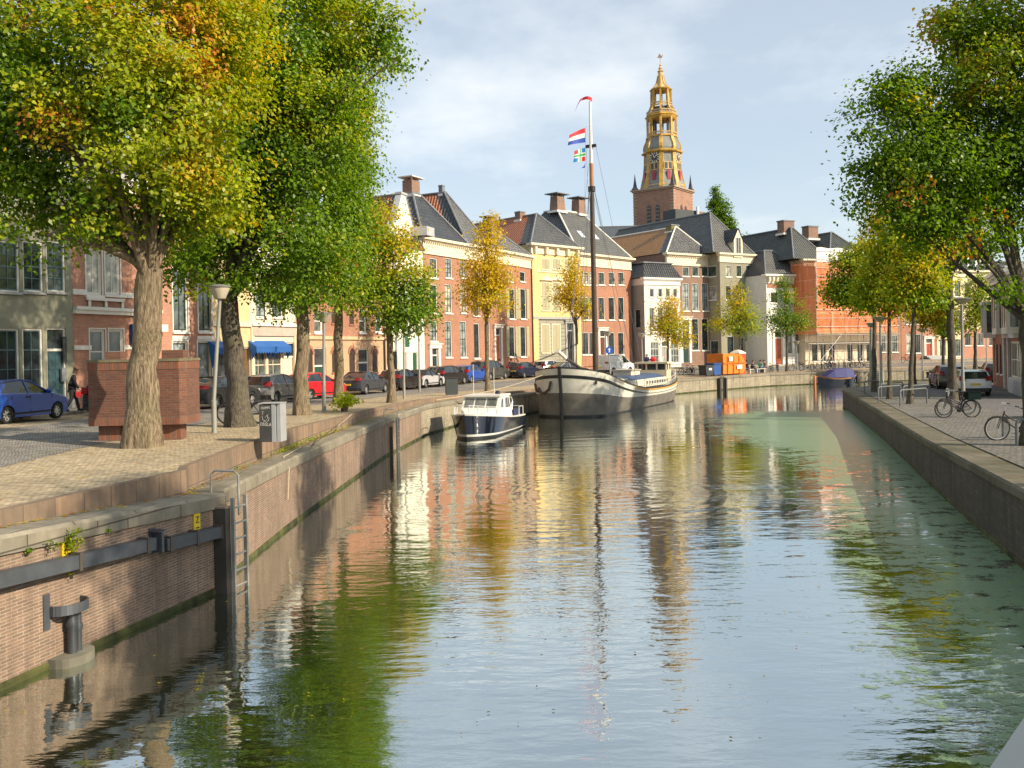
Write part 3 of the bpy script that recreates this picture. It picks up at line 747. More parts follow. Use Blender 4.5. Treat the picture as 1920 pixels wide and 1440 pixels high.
plain_tree(1829, 92, 1.45, 600, [(1830, 580, 34, 30), (1832, 545, 28, 30), (1815, 610, 20, 14), (1850, 590, 18, 26), (1840, 525, 16, 16)], W4(0.45, 0.45, 0.14, 0.0), 'round green tree before the cream houses at the end of the right street', 37, FB)
plain_tree(1769, 92, 1.45, 620, [(1766, 600, 24, 26), (1758, 570, 22, 22), (1778, 620, 16, 14)], W4(0.2, 0.4, 0.42, 0.0), 'yellowing tree with thin stem before the cream house', 38, FB)
# trees further back along the right bank, their shade falls across the canal
for i, (x, y) in enumerate([(13.6, 4.8), (11.0, -1.0), (15.0, 14.6)]):
    zt = gr(x, y)
    tree('lime_tree', ['green lime tree on the right bank beyond the picture edge', 'lime tree on the right bank by the bridge', 'lime tree on the right bank just outside the view'][i], (x, y, zt), (x, y, zt+4.6), 0.3,
         [((x, y, zt+7.5), 1.5, 1.5, 2.2), ((x-.2, y+.2, zt+10), 1.6, 1.5, 2.2), ((x+.4, y-.2, zt+13), 1.5, 1.5, 2.2)], 380, 40, 0.42, 0.2, W4(0.6, 0.3, 0.1, 0.0), RB, bark=BARKD, seed=40+i)
# poplar behind the roofs
pb = at(1352, 640, 150)
tree('poplar_tree', 'dark green poplar behind the roofs beside the church tower', (pb.x, 150, 1.6), at(1352, 450, 150), 0.35,
     [lobe(1347, 400, 150, 11, 44), lobe(1341, 364, 150, 6, 20), lobe(1360, 404, 150, 10, 34), lobe(1334, 388, 150, 7, 20), lobe(1370, 425, 150, 8, 20), lobe(1350, 445, 150, 30, 24), lobe(1392, 452, 150, 8, 14)],
     700, 30, 0.34, 0.30, W4(0.93, 0.08, 0.0, 0.0), None, bark=BARKD, seed=50, hole=0.2, limbs=False)
# ------------------------------------------------------------------ canal houses
WHITE = flat('white_trim', (0.78, 0.74, 0.66), 0.5, 0.06)
CREAM = flat('cream_trim', (0.74, 0.64, 0.46), 0.5, 0.06)
STONE = flat('sill_stone', (0.36, 0.36, 0.34), 0.7)
SASH_D = flat('dark_sash', (0.035, 0.05, 0.05), 0.4)
SASH_G = flat('blue_green_sash', (0.10, 0.16, 0.17), 0.4)
PANES = [glassy('pane_dark', (0.030, 0.042, 0.045)), glassy('pane_grey', (0.10, 0.125, 0.12)), glassy('pane_curtain', (0.42, 0.42, 0.34), 0.2), glassy('pane_green', (0.06, 0.085, 0.07)), glassy('pane_pale', (0.25, 0.29, 0.28), 0.1)]  # pane_pale has a light sky reflection put into its base colour
SHUT = flat('khaki_shutter', (0.40, 0.36, 0.22), 0.55, 0.06)
LEAD = flat('lead_grey', (0.17, 0.18, 0.19), 0.6, 0.2)
BR_OR = brick('brick_orange', (0.43, 0.185, 0.105), (0.34, 0.14, 0.085), (0.36, 0.25, 0.18), stain=0.5, stain_col=(0.20, 0.12, 0.09), ms=0.008)
BR_PK = brick('brick_pink', (0.50, 0.22, 0.135), (0.41, 0.17, 0.105), (0.44, 0.32, 0.25), stain=0.5, stain_col=(0.24, 0.14, 0.11), ms=0.009)
BR_RD = brick('brick_red', (0.44, 0.17, 0.095), (0.35, 0.13, 0.08), (0.34, 0.25, 0.19), stain=0.3, stain_col=(0.15, 0.09, 0.07), ms=0.008)
BR_BR = brick('brick_brown', (0.30, 0.17, 0.115), (0.22, 0.125, 0.09), (0.26, 0.2, 0.16), stain=0.3, ms=0.008)
BR_TN = brick('brick_tan', (0.56, 0.35, 0.20), (0.46, 0.28, 0.16), (0.50, 0.38, 0.26), stain=0.25, stain_col=(0.25, 0.17, 0.11), ms=0.009)
CH_BR = brick('chimney_brick', (0.30, 0.16, 0.10), (0.20, 0.11, 0.08), (0.30, 0.24, 0.2), stain=0.3)
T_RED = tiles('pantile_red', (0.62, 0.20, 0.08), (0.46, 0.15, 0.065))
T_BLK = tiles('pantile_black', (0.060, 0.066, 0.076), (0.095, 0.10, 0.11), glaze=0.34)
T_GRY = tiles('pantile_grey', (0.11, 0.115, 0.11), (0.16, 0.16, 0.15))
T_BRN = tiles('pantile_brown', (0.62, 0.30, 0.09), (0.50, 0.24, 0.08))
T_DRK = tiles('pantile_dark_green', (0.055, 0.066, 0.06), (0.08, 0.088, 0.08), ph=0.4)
_wr = random.Random(5)

class House:
    def __init__(s, name, label, a, b, h, depth, mat, z0=None, cat='house', group=None):
        s.a, s.b = Vector((a[0], a[1])), Vector((b[0], b[1]))
        d = s.b-s.a; s.W = d.length; s.ang = math.atan2(d.y, d.x)
        m = (s.a+s.b)/2
        s.z0 = gl(m.x, m.y)+0.1 if z0 is None else z0
        s.H, s.D, s.mat = h, depth, mat
        s.t = thing(name, label, cat, (s.a.x, s.a.y, s.z0), s.ang, group)
        s.holes = []; s.sideholes = []
        s.n = Vector((math.sin(s.ang), -math.cos(s.ang)))
    def loc(s, px, py):
        r, u = ray(px, py)
        D = s.a.dot(s.n)/(s.n.x*r + s.n.y)
        x, y = r*D, D
        d = Vector((x, y))-s.a
        return d.x*math.cos(s.ang)+d.y*math.sin(s.ang), EYE+u*D-s.z0
    def x(s, px, py=600): return s.loc(px, py)[0]
    def z(s, px, py): return s.loc(px, py)[1]
    def shell(s, mats=None, split=None, base=None):
        """front with openings, sides and back; split=(z, m2): other stone below z"""
        mb = MB(); W_, H_ = s.W, s.H
        def face(holes, wd, tf, zlo, zhi):
            xs = sorted({0.0, wd} | {v for q in holes for v in (q[0], q[1]) if 0 < v < wd})
            zs = sorted({zlo, zhi} | {v for q in holes for v in (q[2], q[3]) if zlo < v < zhi})
            for i in range(len(xs)-1):
                for j in range(len(zs)-1):
                    cx_, cz_ = (xs[i]+xs[i+1])/2, (zs[j]+zs[j+1])/2
                    if any(q[0] < cx_ < q[1] and q[2] < cz_ < q[3] for q in holes): continue
                    mb.add([tf(xs[i], 0, zs[j]), tf(xs[i+1], 0, zs[j]), tf(xs[i+1], 0, zs[j+1]), tf(xs[i], 0, zs[j+1])], [(0, 1, 2, 3)])
            for x0, x1, z0, z1 in holes:
                z0, z1 = max(z0, zlo), min(z1, zhi)
                if z1 <= z0: continue
                dp = 0.2
                for q in ([(x0, z0), (x1, z0)], [(x1, z0), (x1, z1)], [(x1, z1), (x0, z1)], [(x0, z1), (x0, z0)]):
                    (ax, az), (bx, bz) = q
                    mb.add([tf(ax, 0, az), tf(bx, 0, bz), tf(bx, dp, bz), tf(ax, dp, az)], [(0, 1, 2, 3)])
        fr = lambda x, y, z: (x, y, z)
        lf = lambda x, y, z: (y, s.D-x, z)
        if split:
            mb.m = 1; face(s.holes, W_, fr, -0.8, split[0]); mb.m = 0; face(s.holes, W_, fr, split[0], H_)
        else: face(s.holes, W_, fr, -0.8, H_)
        face(s.sideholes, s.D, lf, -0.8, H_)
        mb.add([(W_, 0, -0.8), (W_, s.D, -0.8), (W_, s.D, H_), (W_, 0, H_)], [(0, 1, 2, 3)])
        mb.add([(W_, s.D, -0.8), (0, s.D, -0.8), (0, s.D, H_), (W_, s.D, H_)], [(0, 1, 2, 3)])
        mb.add([(0, 0.3, H_-.02), (W_, 0.3, H_-.02), (W_, s.D, H_-.02), (0, s.D, H_-.02)], [(0, 1, 2, 3)])
        ms = [s.mat] + ([split[1]] if split else [])
        mb.build('wall', ms, s.t, fix=False)
    def window(s, x0, x1, z0, z1, bars=(1, 3), frame=None, sash=None, pane=None, sill=True, side=False, trim=0.0, fw=0.075, name='window'):
        frame = frame or WHITE; sash = sash or SASH_D
        w, h = x1-x0, z1-z0
        (s.sideholes if side else s.holes).append((x0, x1, z0, z1))
        mb = MB(); f = fw
        mb.m = 0
        for q in ((0, f, 0, h), (w-f, w, 0, h), (f, w-f, 0, f*0.8), (f, w-f, h-f, h)): mb.box(q[0], q[1], 0.05, 0.17, q[2], q[3])
        if trim:
            for q in ((-trim, 0, -.0, h+trim), (w, w+trim, 0, h+trim), (0, w, h, h+trim)): mb.box(q[0], q[1], -0.03, 0.01, q[2], q[3])
        mb.m = 1; g = 0.035
        nx, nz = bars
        for i in range(1, nx+1): c = f+(w-2*f)*i/(nx+1); mb.box(c-g/2, c+g/2, 0.085, 0.145, f*.8, h-f)
        for j in range(1, nz+1):
            c = f+(h-2*f)*j/(nz+1); th = g*1.6 if (nz % 2 and j == (nz+1)//2) or nz == 2 and j == 2 else g
            mb.box(f, w-f, 0.09, 0.14, c-th/2, c+th/2)
        for q in ((f, f+.045, f*.8, h-f), (w-f-.045, w-f, f*.8, h-f), (f+.045, w-f-.045, f*.8, f*.8+.06), (f+.045, w-f-.045, h-f-.05, h-f)): mb.box(q[0], q[1], 0.08, 0.15, q[2], q[3])
        o = mb.build(name, [frame, sash], s.t)
        if side: o.location = (0, s.D-x0, z0); o.rotation_euler = (0, 0, -PI/2)
        else: o.location = (x0, 0, z0)
        p = MB(); p.box(f*.5, w-f*.5, 0.12, 0.128, f*.5, h-f*.5)
        p.build('pane', pane or _wr.choice(PANES[:4] if _wr.random() < .5 else PANES), o)
        if sill:
            q = MB(); q.box(-0.08, w+0.08, -0.09, 0.05, -0.11, 0.0); q.build('sill', frame if sill is True else sill, o)
        return o
    def wpx(s, cx, yt, yb, w, **k):
        """window whose centre column and top/bottom rows were read off the photo"""
        x = s.x(cx, (yt+yb)/2); z0, z1 = s.z(cx, yb), s.z(cx, yt)
        return s.window(x-w/2, x+w/2, z0, z1, **k)
    def door(s, x0, x1, z0, z1, mat, frame=None, transom=0.0, surround=0.0, hmat=None):
        frame = frame or WHITE; w, h = x1-x0, z1-z0
        s.holes.append((x0, x1, z0, z1)); hd = h-transom
        mb = MB()
        mb.box(0.07, w-0.07, 0.13, 0.18, 0, hd-0.05)
        for j in range(3):
            zz = 0.12+j*(hd-0.25)/3
            for k in range(2):
                xx = 0.14+k*(w-0.28)/2; mb.box(xx+.03, xx+(w-0.28)/2-.03, 0.112, 0.131, zz+.04, zz+(hd-0.25)/3-.04)
        d = mb.build('door', mat, s.t, loc=(x0, 0, z0))
        fm = MB()
        for q in ((0, .07, 0, h), (w-.07, w, 0, h), (.07, w-.07, h-.07, h)): fm.box(q[0], q[1], 0.06, 0.19, q[2], q[3])
        if transom: fm.box(.07, w-.07, 0.07, 0.18, hd-.05, hd+.06)
        if surround:
            for q in ((-surround, -.001, 0, h), (w+.001, w+surround, 0, h)): fm.box(q[0], q[1], -0.09, 0.0, q[2]-0.1, q[3])
            fm.box(-surround-.08, w+surround+.08, -0.16, 0.0, h, h+surround*0.9); fm.box(-surround-.16, w+surround+.16, -0.26, 0.0, h+surround*0.9, h+surround*0.9+.1)
        fm.build('door_frame', frame, d)
        if transom:
            p = MB(); p.box(.07, w-.07, 0.12, 0.13, hd+.06, h-.07); p.build('transom_pane', PANES[0], d)
        hb = MB(); hb.lathe([(0.0, 0), (.03, .005), (.035, .03), (.0, .045)], 8, M=Matrix.Translation((w-0.2, 0.13, hd*.48)) @ Matrix.Rotation(PI/2, 4, 'X'))
        hb.build('handle', hmat or flat('brass', (0.5, 0.38, 0.14), 0.3, metal=1.0), d)
        return d
    def box(s, name, q, mat, parent=None):
        mb = MB()
        for b in (q if isinstance(q, list) else [q]): mb.box(*b)
        return mb.build(name, mat, parent or s.t)
    def cornice(s, fh=0.9, mat=None, proud=0.38, dent=True, z=None, sides=True):
        z = s.H if z is None else z; W_ = s.W; mat = mat or WHITE
        mb = MB(); x0 = -0.05
        mb.box(x0, W_+.05, -0.06, 0.25, z-fh, z-0.30); mb.box(x0-.02, W_+.07, -0.11, 0.25, z-fh, z-fh+0.09)
        mb.box(-proud*.5, W_+proud*.5, -proud*.55, 0.3, z-0.30, z-0.17); mb.box(-proud*.9, W_+proud*.9, -proud, 0.3, z-0.17, z+0.05)
        if dent:
            n = int(W_/0.32)
            for i in range(n):
                c = (i+.5)*W_/n; mb.box(c-.07, c+.07, -proud*.5, -0.05, z-0.42, z-0.302)
        return mb.build('cornice', mat, s.t)
    def band(s, z0, z1, mat=None, proud=0.05, name='stone_band', x0=0, x1=None):
        return s.box(name, (x0-.001, (s.W if x1 is None else x1)+.001, -proud, 0.02, z0, z1), mat or WHITE)
    def roof(s, h, front=2.5, rw=0.0, back=2.0, mats=None, over=0.25, z=None, x0=0.0, x1=None, depth=None, caps=LEAD, split=0.0, cx=None):
        """hipped roof; mats = (front, left, right, leftfront): ridge runs back from the street; split: part of the left slope near the hip in the front tile"""
        z = s.H+.06 if z is None else z; x1 = s.W if x1 is None else x1; D = depth or s.D
        m = mats or (T_BLK, T_RED, T_BLK)
        a0, a1, b0, b1 = x0-over*.6, x1+over*.6, -over*.4, D
        c = (x0+x1)/2 if cx is None else cx
        r = max(rw, 0.02)/2
        mb = MB()
        A, B, C_, E = (a0, b0, z), (a1, b0, z), (a1, b1, z), (a0, b1, z)
        P, Q, S, T = (c-r, front, z+h), (c+r, front, z+h), (c+r, D-back, z+h), (c-r, D-back, z+h)
        mb.m = 0; mb.poly([A, B, Q, P])
        if split:
            t = split; mA = tuple(lerp(Vector(A), Vector(E), t)); mP = tuple(lerp(Vector(P), Vector(T), t))
            mb.m = 0; mb.poly([A, P, mP, mA]); mb.m = 1; mb.poly([mA, mP, T, E])
        else: mb.m = 1; mb.poly([A, P, T, E])
        mb.m = 2; mb.poly([B, C_, S, Q]); mb.m = 1; mb.poly([C_, E, T, S]); mb.m = 2
        mb.poly([P, Q, S, T]); mb.m = 0; mb.poly([A, E, C_, B])
        o = mb.build('roof', list(m[:3]), s.t)
        if caps:
            cp = MB()
            for u, v in ((A, P), (B, Q), (P, T), (Q, S)) if rw > .1 else ((A, P), (B, Q), (P, T)):
                cp.tube([Vector(u)+Vector((0, 0, .03)), Vector(v)+Vector((0, 0, .05))], 0.10, 6)
            if rw > .1: cp.tube([Vector(P)+Vector((0, 0, .05)), Vector(Q)+Vector((0, 0, .05))], 0.12, 6)
            cp.build('ridge_tiles', caps, o, smooth=50)
        s.lastroof = o
        return o
    def chimney(s, x, y, z0, w=0.9, d=0.8, h=1.3, cap=True, mat=None, taper=0.0, capmat=None):
        mb = MB(); k = 1-taper
        vs = [(x-w/2, y-d/2, z0), (x+w/2, y-d/2, z0), (x+w/2, y+d/2, z0), (x-w/2, y+d/2, z0)]
        vt = [(x-w/2*k, y-d/2*k, z0+h), (x+w/2*k, y-d/2*k, z0+h), (x+w/2*k, y+d/2*k, z0+h), (x-w/2*k, y+d/2*k, z0+h)]
        mb.add(vs+vt, [(0, 1, 5, 4), (1, 2, 6, 5), (2, 3, 7, 6), (3, 0, 4, 7), (4, 5, 6, 7)])
        mb.m = 1
        if cap:
            for i in (-1, 1):
                for j in (-1, 1): mb.box(x+i*w*.38-.05, x+i*w*.38+.05, y+j*d*.38-.05, y+j*d*.38+.05, z0+h, z0+h+.22)
            mb.box(x-w*.78, x+w*.78, y-d*.78, y+d*.78, z0+h+.22, z0+h+.32)
        else: mb.box(x-w*.56, x+w*.56, y-d*.56, y+d*.56, z0+h-.12, z0+h+.02)
        mb.m = 2; mb.box(x-w*.62, x+w*.62, y-d*.62, y+d*.62, z0-.15, z0+.1)
        return mb.build('chimney', [mat or CH_BR, capmat or LEAD, WHITE], s.lastroof)

class Line:
    """facade line through two picture columns at known distances"""
    def __init__(s, pa, Da, pb, Db):
        s.A = at(pa, 660, Da).xy; s.d = (at(pb, 660, Db).xy - s.A).normalized()
    def on(s, px):
        r = ray(px, 660)[0]
        t = (r*s.A.y - s.A.x)/(s.d.x - r*s.d.y)
        return s.A + s.d*t
S1 = Line(138, 40.0, 797, 75.6); S2 = Line(797, 75.6, 997, 93.0)

# A. grey stucco house at the left edge
h = House('stucco_house', 'grey green stucco house with tall sash windows and dark teal door at the left edge', S1.on(138)-S1.d*9.0, S1.on(138), 10.6, 9, flat('stucco_grey', (0.27, 0.265, 0.19), 0.85, 0.10, 0.9, fine=0.3))
for c in (-118, -70, -22, 17, 62, 105):
    if c > 0:
        h.wpx(c, 452, 547, 1.02, bars=(1, 3), sash=SASH_G, sill=STONE, pane=PANES[{17: 3, 62: 0, 105: 1}[c]])
        if c < 100: h.wpx(c, 616, 733, 1.02, bars=(1, 2), sash=SASH_G, sill=STONE, pane=PANES[0])
za_, zb_, zc_, zd_ = h.z(17, 733), h.z(17, 616), h.z(17, 547), h.z(17, 452)
for xx in (.7, 2.2, 3.7): h.window(xx, xx+1.02, za_, zb_, bars=(1, 2), sash=SASH_G, sill=STONE); h.window(xx, xx+1.02, zc_, zd_, bars=(1, 3), sash=SASH_G, sill=STONE)
x = h.x(107, 690); h.door(x-.52, x+.52, h.z(107, 764), h.z(107, 615), flat('teal_door', (0.045, 0.095, 0.11), 0.4), transom=0.95)
h.box('plinth', (0, h.W, -0.04, 0.0, -0.6, 0.45), STONE); h.cornice(0.8)
h.box('letter_box', (h.W-.75, h.W-.5, -0.09, 0, 1.15, 1.75), LEAD); h.box('name_board', (h.W-.62, h.W-.42, -0.05, 0, 2.0, 3.1), flat('dark_board', (0.05, 0.05, 0.05), 0.5))
h.roof(3.2, 3, mats=(T_BLK, T_BLK, T_BLK)); h.shell()

# B1. brick house with white bands
h = House('brick_house', 'orange brick house with white stone bands and paired windows behind the urinal', S1.on(138)+S1.d*.01, S1.on(300), 10.8, 10, BR_PK)
for c, w in ((176, .85), (211, .85)):
    h.wpx(c, 470, 553, .95, bars=(1, 0), sash=WHITE, pane=PANES[2], trim=.06)
for c in (183, 218): h.wpx(c, 617, 702, .95, bars=(0, 1), sash=WHITE, pane=PANES[1], trim=.05)
za, zb = h.z(170, 554), h.z(170, 546)
h.band(za, zb+.05, x1=h.x(163)); h.band(za, zb+.05, x0=h.x(226))
h.box('window_ledge', [(h.x(160), h.x(230), -.14, -.05, za-.22, za-.08)]+[(h.x(q)-.07, h.x(q)+.07, -.10, -.05, za-.5, za-.22) for q in (166, 197, 228)], WHITE)
h.band(h.z(200, 590), h.z(200, 577), proud=.16, name='string_course'); h.band(h.z(200, 583), h.z(200, 577), proud=.24, name='string_course')
zq = h.z(152, 656); h.band(zq, zq+.2, x1=h.x(169)); h.band(zq, zq+.2, x0=h.x(231)); h.band(.5, .85)
h.box('bracket', (h.W-.3, h.W+.15, -.4, 0, h.z(297, 622), h.z(297, 609)), WHITE)
b = h.box('shop_sign', (h.x(241), h.x(241)+1.0, -.22, -.06, h.z(248, 647), h.z(248, 608)), flat('navy_sign', (0.012, 0.035, 0.16), 0.4))
h.box('sign_stripe', (h.x(241)+.55, h.x(241)+.72, -.232, -.221, h.z(248, 634), h.z(248, 613)), WHITE, b)
h.cornice(0.9); h.roof(3.4, 3, mats=(T_BLK, T_RED, T_BLK)); h.shell()

# B2. brick house with two tall window bays
h = House('brick_house', 'salmon brick house with two tall white framed windows stacked above each other', S1.on(300), S1.on(397), 10.6, 10, BR_PK)
for c in (338, 384):
    h.wpx(c, 505, 622, 1.15, bars=(1, 0), pane=PANES[1], fw=.09, trim=.07)
    h.wpx(c, 640, 715, 1.15, bars=(0, 0), pane=PANES[4], fw=.09, trim=.07)
    x = h.x(c, 630); h.box('lintel_panel', (x-.66, x+.66, -.05, .02, h.z(c, 637), h.z(c, 630)), WHITE)
h.cornice(0.9); h.roof(3.0, 3, mats=(T_BLK, T_RED, T_BLK)); h.shell()

# C. cream house with gateway
h = House('plaster_house', 'cream plastered house with brown gateway and a blue awning behind the leaning tree', S1.on(397), S1.on(470), 8.8, 9, flat('cream_plaster', (0.66, 0.50, 0.27), 0.8, 0.12))
x = h.x(454, 690); h.door(x-.9, x+.9, -.1, h.z(454, 651), flat('brown_gate', (0.16, 0.085, 0.03), 0.6))
x = h.x(410, 660); h.window(x-.8, x+.8, .7, h.z(410, 640), bars=(1, 1), pane=PANES[4])
BLUE = flat('awning_blue', (0.02, 0.11, 0.36), 0.7, 0.08)
def awning(h, x0, x1, z0, z1, out):
    mb = MB(); mb.add([(x0, 0, z1), (x1, 0, z1), (x1, -out, z1-.35), (x0, -out, z1-.35), (x0, -out, z1-.65), (x1, -out, z1-.65), (x0, 0, z0), (x1, 0, z0)], [(0, 1, 2, 3), (3, 2, 5, 4)])
    for xx in (x0, x1): mb.add([(xx, 0, z1), (xx, -out, z1-.35), (xx, -out, z1-.65), (xx, -.25, z0)], [(0, 1, 2, 3)])
    n = 8
    for i in range(n): a = lerp(x0, x1, i/n); b_ = lerp(x0, x1, (i+1)/n); mb.poly([(a, -out, z1-.65), (b_, -out, z1-.65), ((a+b_)/2, -out, z1-.78)])
    return mb.build('awning', BLUE, h.t, fix=False)
awning(h, x-.9, x+.9, h.z(410, 690), h.z(410, 640), .7)
h.wpx(435, 540, 600, 1.0, bars=(1, 2)); h.band(h.z(440, 612), h.z(440, 604), CREAM, .12); h.cornice(.7, CREAM); h.roof(2.6, 2.5, mats=(T_BLK, T_RED, T_BLK)); h.shell()

# D. shop with two blue awnings
h = House('shop_house', 'white shop house with two scalloped blue awnings over its display windows', S1.on(470), S1.on(555), 8.6, 9, flat('shop_plaster', (0.66, 0.58, 0.44), 0.75, 0.08))
for c in (486, 514):
    x = h.x(c, 670); h.window(x-.95, x+.95, .6, h.z(c, 645), bars=(1, 1), sash=CREAM, pane=PANES[1], fw=.1)
    awning(h, x-1.05, x+1.05, h.z(c, 674), h.z(c, 639), .55)
x = h.x(543, 680); h.door(x-.6, x+.6, -.1, h.z(543, 642), CREAM, transom=.9)
h.box('shop_fascia', (.1, h.W-.1, -.1, .02, h.z(510, 630), h.z(510, 612)), flat('pinkish_fascia', (0.50, 0.40, 0.33), .7)); h.band(h.z(510, 612), h.z(510, 607), proud=.2)
h.box('pilaster', (0, .28, -.09, .02, -.5, h.z(475, 608)), CREAM); h.box('pilaster', (h.W-.28, h.W, -.09, .02, -.5, h.z(550, 608)), CREAM)
for c in (490, 520): h.wpx(c, 540, 595, 1.1, bars=(1, 2))
h.cornice(.8); h.roof(2.8, 2.5, mats=(T_BLK, T_RED, T_BLK)); h.shell()

# E. warehouse with round arched openings
h = House('brick_warehouse', 'tan and orange brick building with narrow round arched windows behind the dark saloon car', S1.on(555), S1.on(725), 9.8, 10, BR_OR)
DK = flat('dark_opening', (0.05, 0.028, 0.02), 0.8)
def arch(h, c, yt, yb, w, mat=DK):
    x = h.x(c, (yt+yb)/2); z0, z1 = h.z(c, yb), h.z(c, yt)
    mb = MB(); r = w/2; pts = [(x-r, z0), (x+r, z0)] + [(x+r*math.cos(a), z1-r+r*math.sin(a)) for a in np.linspace(0, PI, 9)]
    mb.m = 1; mb.prism(pts, -.012, .015)
    mb.m = 0
    for k in range(9):
        a0, a1 = PI*k/9, PI*(k+.86)/9
        q = [(x+(r+d)*math.cos(a), z1-r+(r+d)*math.sin(a)) for a, d in ((a0, 0), (a0, .2), (a1, .2), (a1, 0))]; mb.prism(q, -.05, .0)
    mb.box(x-r-.1, x+r+.1, -.08, 0, z0-.1, z0); mb.m = 1
    return mb.build('arched_window', [BR_RD, mat], h.t)
for c in (580, 628, 660, 703): arch(h, c, 653, 698, .78)
x = h.x(601, 690); h.door(x-.75, x+.75, -.05, h.z(601, 652), flat('green_door', (0.02, 0.08, 0.045), .5), frame=WHITE, transom=1.2)
x = h.x(682, 690); h.door(x-.75, x+.75, -.05, h.z(682, 654), flat('dark_door', (0.04, 0.05, 0.06), .5), transom=1.0)
for c, yt, yb in ((626, 578, 606), (659, 580, 608)): arch(h, c, yt, yb, .62)
for c in (597, 680, 570, 710): h.wpx(c, 580, 624, 1.05, bars=(0, 1), sash=WHITE)
zz = h.z(640, 634); h.band(zz-.1, zz+.12, flat('tan_band', (.6, .42, .24), .8), .12, 'string_course'); h.cornice(.5, CREAM, .25)
h.box('drain_pipe', [(h.x(718)-.06, h.x(718)+.06, -.14, -.03, -.2, 9.2)], DK)
h.roof(3.6, 3, mats=(T_BLK, T_RED, T_RED)); h.shell(split=(zz, BR_TN))

# F. white gabled house
h = House('gabled_house', 'white warehouse with pointed white gable, hoist hood and green shutters', S1.on(725), S1.on(796.5), 10.9, 11, flat('white_plaster', (0.74, 0.70, 0.58), .75, .07))
h.H = h.z(790, 470)
for c, yt, yb, w in ((742, 657, 696, .9), (744, 612, 630, .8), (768, 612, 632, .8), (744, 560, 590, .9), (775, 560, 590, .9)): h.wpx(c, yt, yb, w, bars=(1, 2))
GSH = flat('shutter_green', (0.02, 0.10, 0.05), .5)
x = h.x(779, 680); h.door(x-.5, x+.5, -.1, h.z(779, 660), GSH); x = h.x(760, 685); h.door(x-.45, x+.45, -.1, h.z(760, 660), flat('grey_door', (.35, .33, .28), .6))
x = h.x(763, 635); h.box('shutter', (x-.35, x+.35, -.06, 0, h.z(763, 650), h.z(763, 630)), GSH)
zt, zm, ze = h.z(762, 367), h.z(779, 425), h.H
mb = MB(); cx_ = h.W/2
mb.prism([(0, ze-.02), (h.W, ze-.02), (h.W*.97, ze+.9), (h.W*.74, zm), (cx_+.42, zt), (cx_-.42, zt), (h.W*.26, zm), (h.W*.03, ze+.9)], 0.0, .4)
mb.build('gable', h.mat, h.t)
mb = MB(); mb.box(cx_-.55, cx_+.55, -.1, .5, zt, zt+.16)
for sx in (-1, 1):
    p = [(cx_+sx*.42, zt), (cx_+sx*(h.W*.24), zm), (cx_+sx*h.W*.47, ze+.9)]
    for (xa, za), (xb, zb) in zip(p[:-1], p[1:]):
        mb.add([(xa, -.06, za+.05), (xb, -.06, zb+.05), (xb, .46, zb+.05), (xa, .46, za+.05), (xa, -.06, za-.1), (xb, -.06, zb-.1), (xb, .46, zb-.1), (xa, .46, za-.1)], [(0, 1, 2, 3), (0, 4, 5, 1), (3, 2, 6, 7), (0, 3, 7, 4), (1, 5, 6, 2)])
mb.build('gable_coping', flat('zinc', (.42, .43, .44), .5), h.t)
zh = h.z(776, 442); x = h.x(776, 435)
mb = MB(); mb.box(x-.75, x+.75, -1.5, .1, zh+.5, zh+.62); mb.box(x-.75, x+.75, -1.5, -1.42, zh-.1, zh+.5); mb.box(x-.75, x-.68, -1.42, .1, zh-.1, zh+.5); mb.box(x+.68, x+.75, -1.42, .1, zh-.1, zh+.5); mb.tube([(x, -1.3, zh+.3), (x, .1, zh-.9)], .07, 6)
mb.build('hoist_hood', flat('zinc', (.42, .43, .44), .5), h.t)
h.roof(zt-ze-.5, .4, rw=.05, back=.3, mats=(T_RED, T_RED, T_RED), z=ze, caps=LEAD); h.chimney(cx_, 4.5, zt-.4, .45, .45, .7, cap=False)
h.shell()

# G. brick house, white cornice, white chimney hood
h = House('brick_house', 'tall red brick house with white dentil cornice, three window columns and capped chimney', S2.on(797), S2.on(880), 12.4, 13, BR_OR)
h.H = h.z(800, 446)
for c in (813, 841, 869):
    h.wpx(c, 484, 521, 1.12, bars=(1, 3), pane=PANES[4] if c != 813 else PANES[1]); h.wpx(c, 533, 587, 1.12, bars=(1, 3), pane=PANES[2] if c != 813 else PANES[0])
    h.wpx(c, 602, 640 if c == 813 else 670, 1.12, bars=(1, 3), pane=PANES[4])
for c in (843, 870): h.wpx(c, 688, 700, 1.1, bars=(2, 0), sill=False)
x = h.x(815, 670); h.door(x-.5, x+.5, -.05, h.z(815, 653), flat('dark_green_door', (.02, .05, .04), .4), transom=.6, surround=.35)
h.cornice(1.35, CREAM, .45)
h.roof(h.z(797, 377)*0+4.35, 3.0, rw=1.1, mats=(T_BLK, T_RED, T_BLK), split=.28); h.chimney(h.W/2, 3.5, h.H+4.25, 1.25, 1.0, 1.35, capmat=flat('cap_white', (.62, .58, .54), .6))
h.shell()
# G2. narrow brick house half hidden by the golden tree
h = House('brick_house', 'narrow red brick house mostly behind the golden tree, steep roof with black and red tiles', S2.on(880)+S2.d*.01, S2.on(925), 12.4, 14, BR_OR)
h.H = h.z(882, 460)
for c in (893, 913):
    h.wpx(c, 494, 528, 1.05, bars=(1, 3)); h.wpx(c, 540, 592, 1.05, bars=(1, 3)); h.wpx(c+1, 606, 672, 1.05, bars=(1, 3), pane=PANES[0])
h.cornice(1.3, CREAM, .45); h.roof(5.3, 3.6, rw=.3, mats=(T_BLK, T_RED, T_BLK), split=.10, depth=15)
h.chimney(h.W/2, 4.0, h.H+5.2, .42, .42, .9, cap=False, mat=LEAD); h.shell()
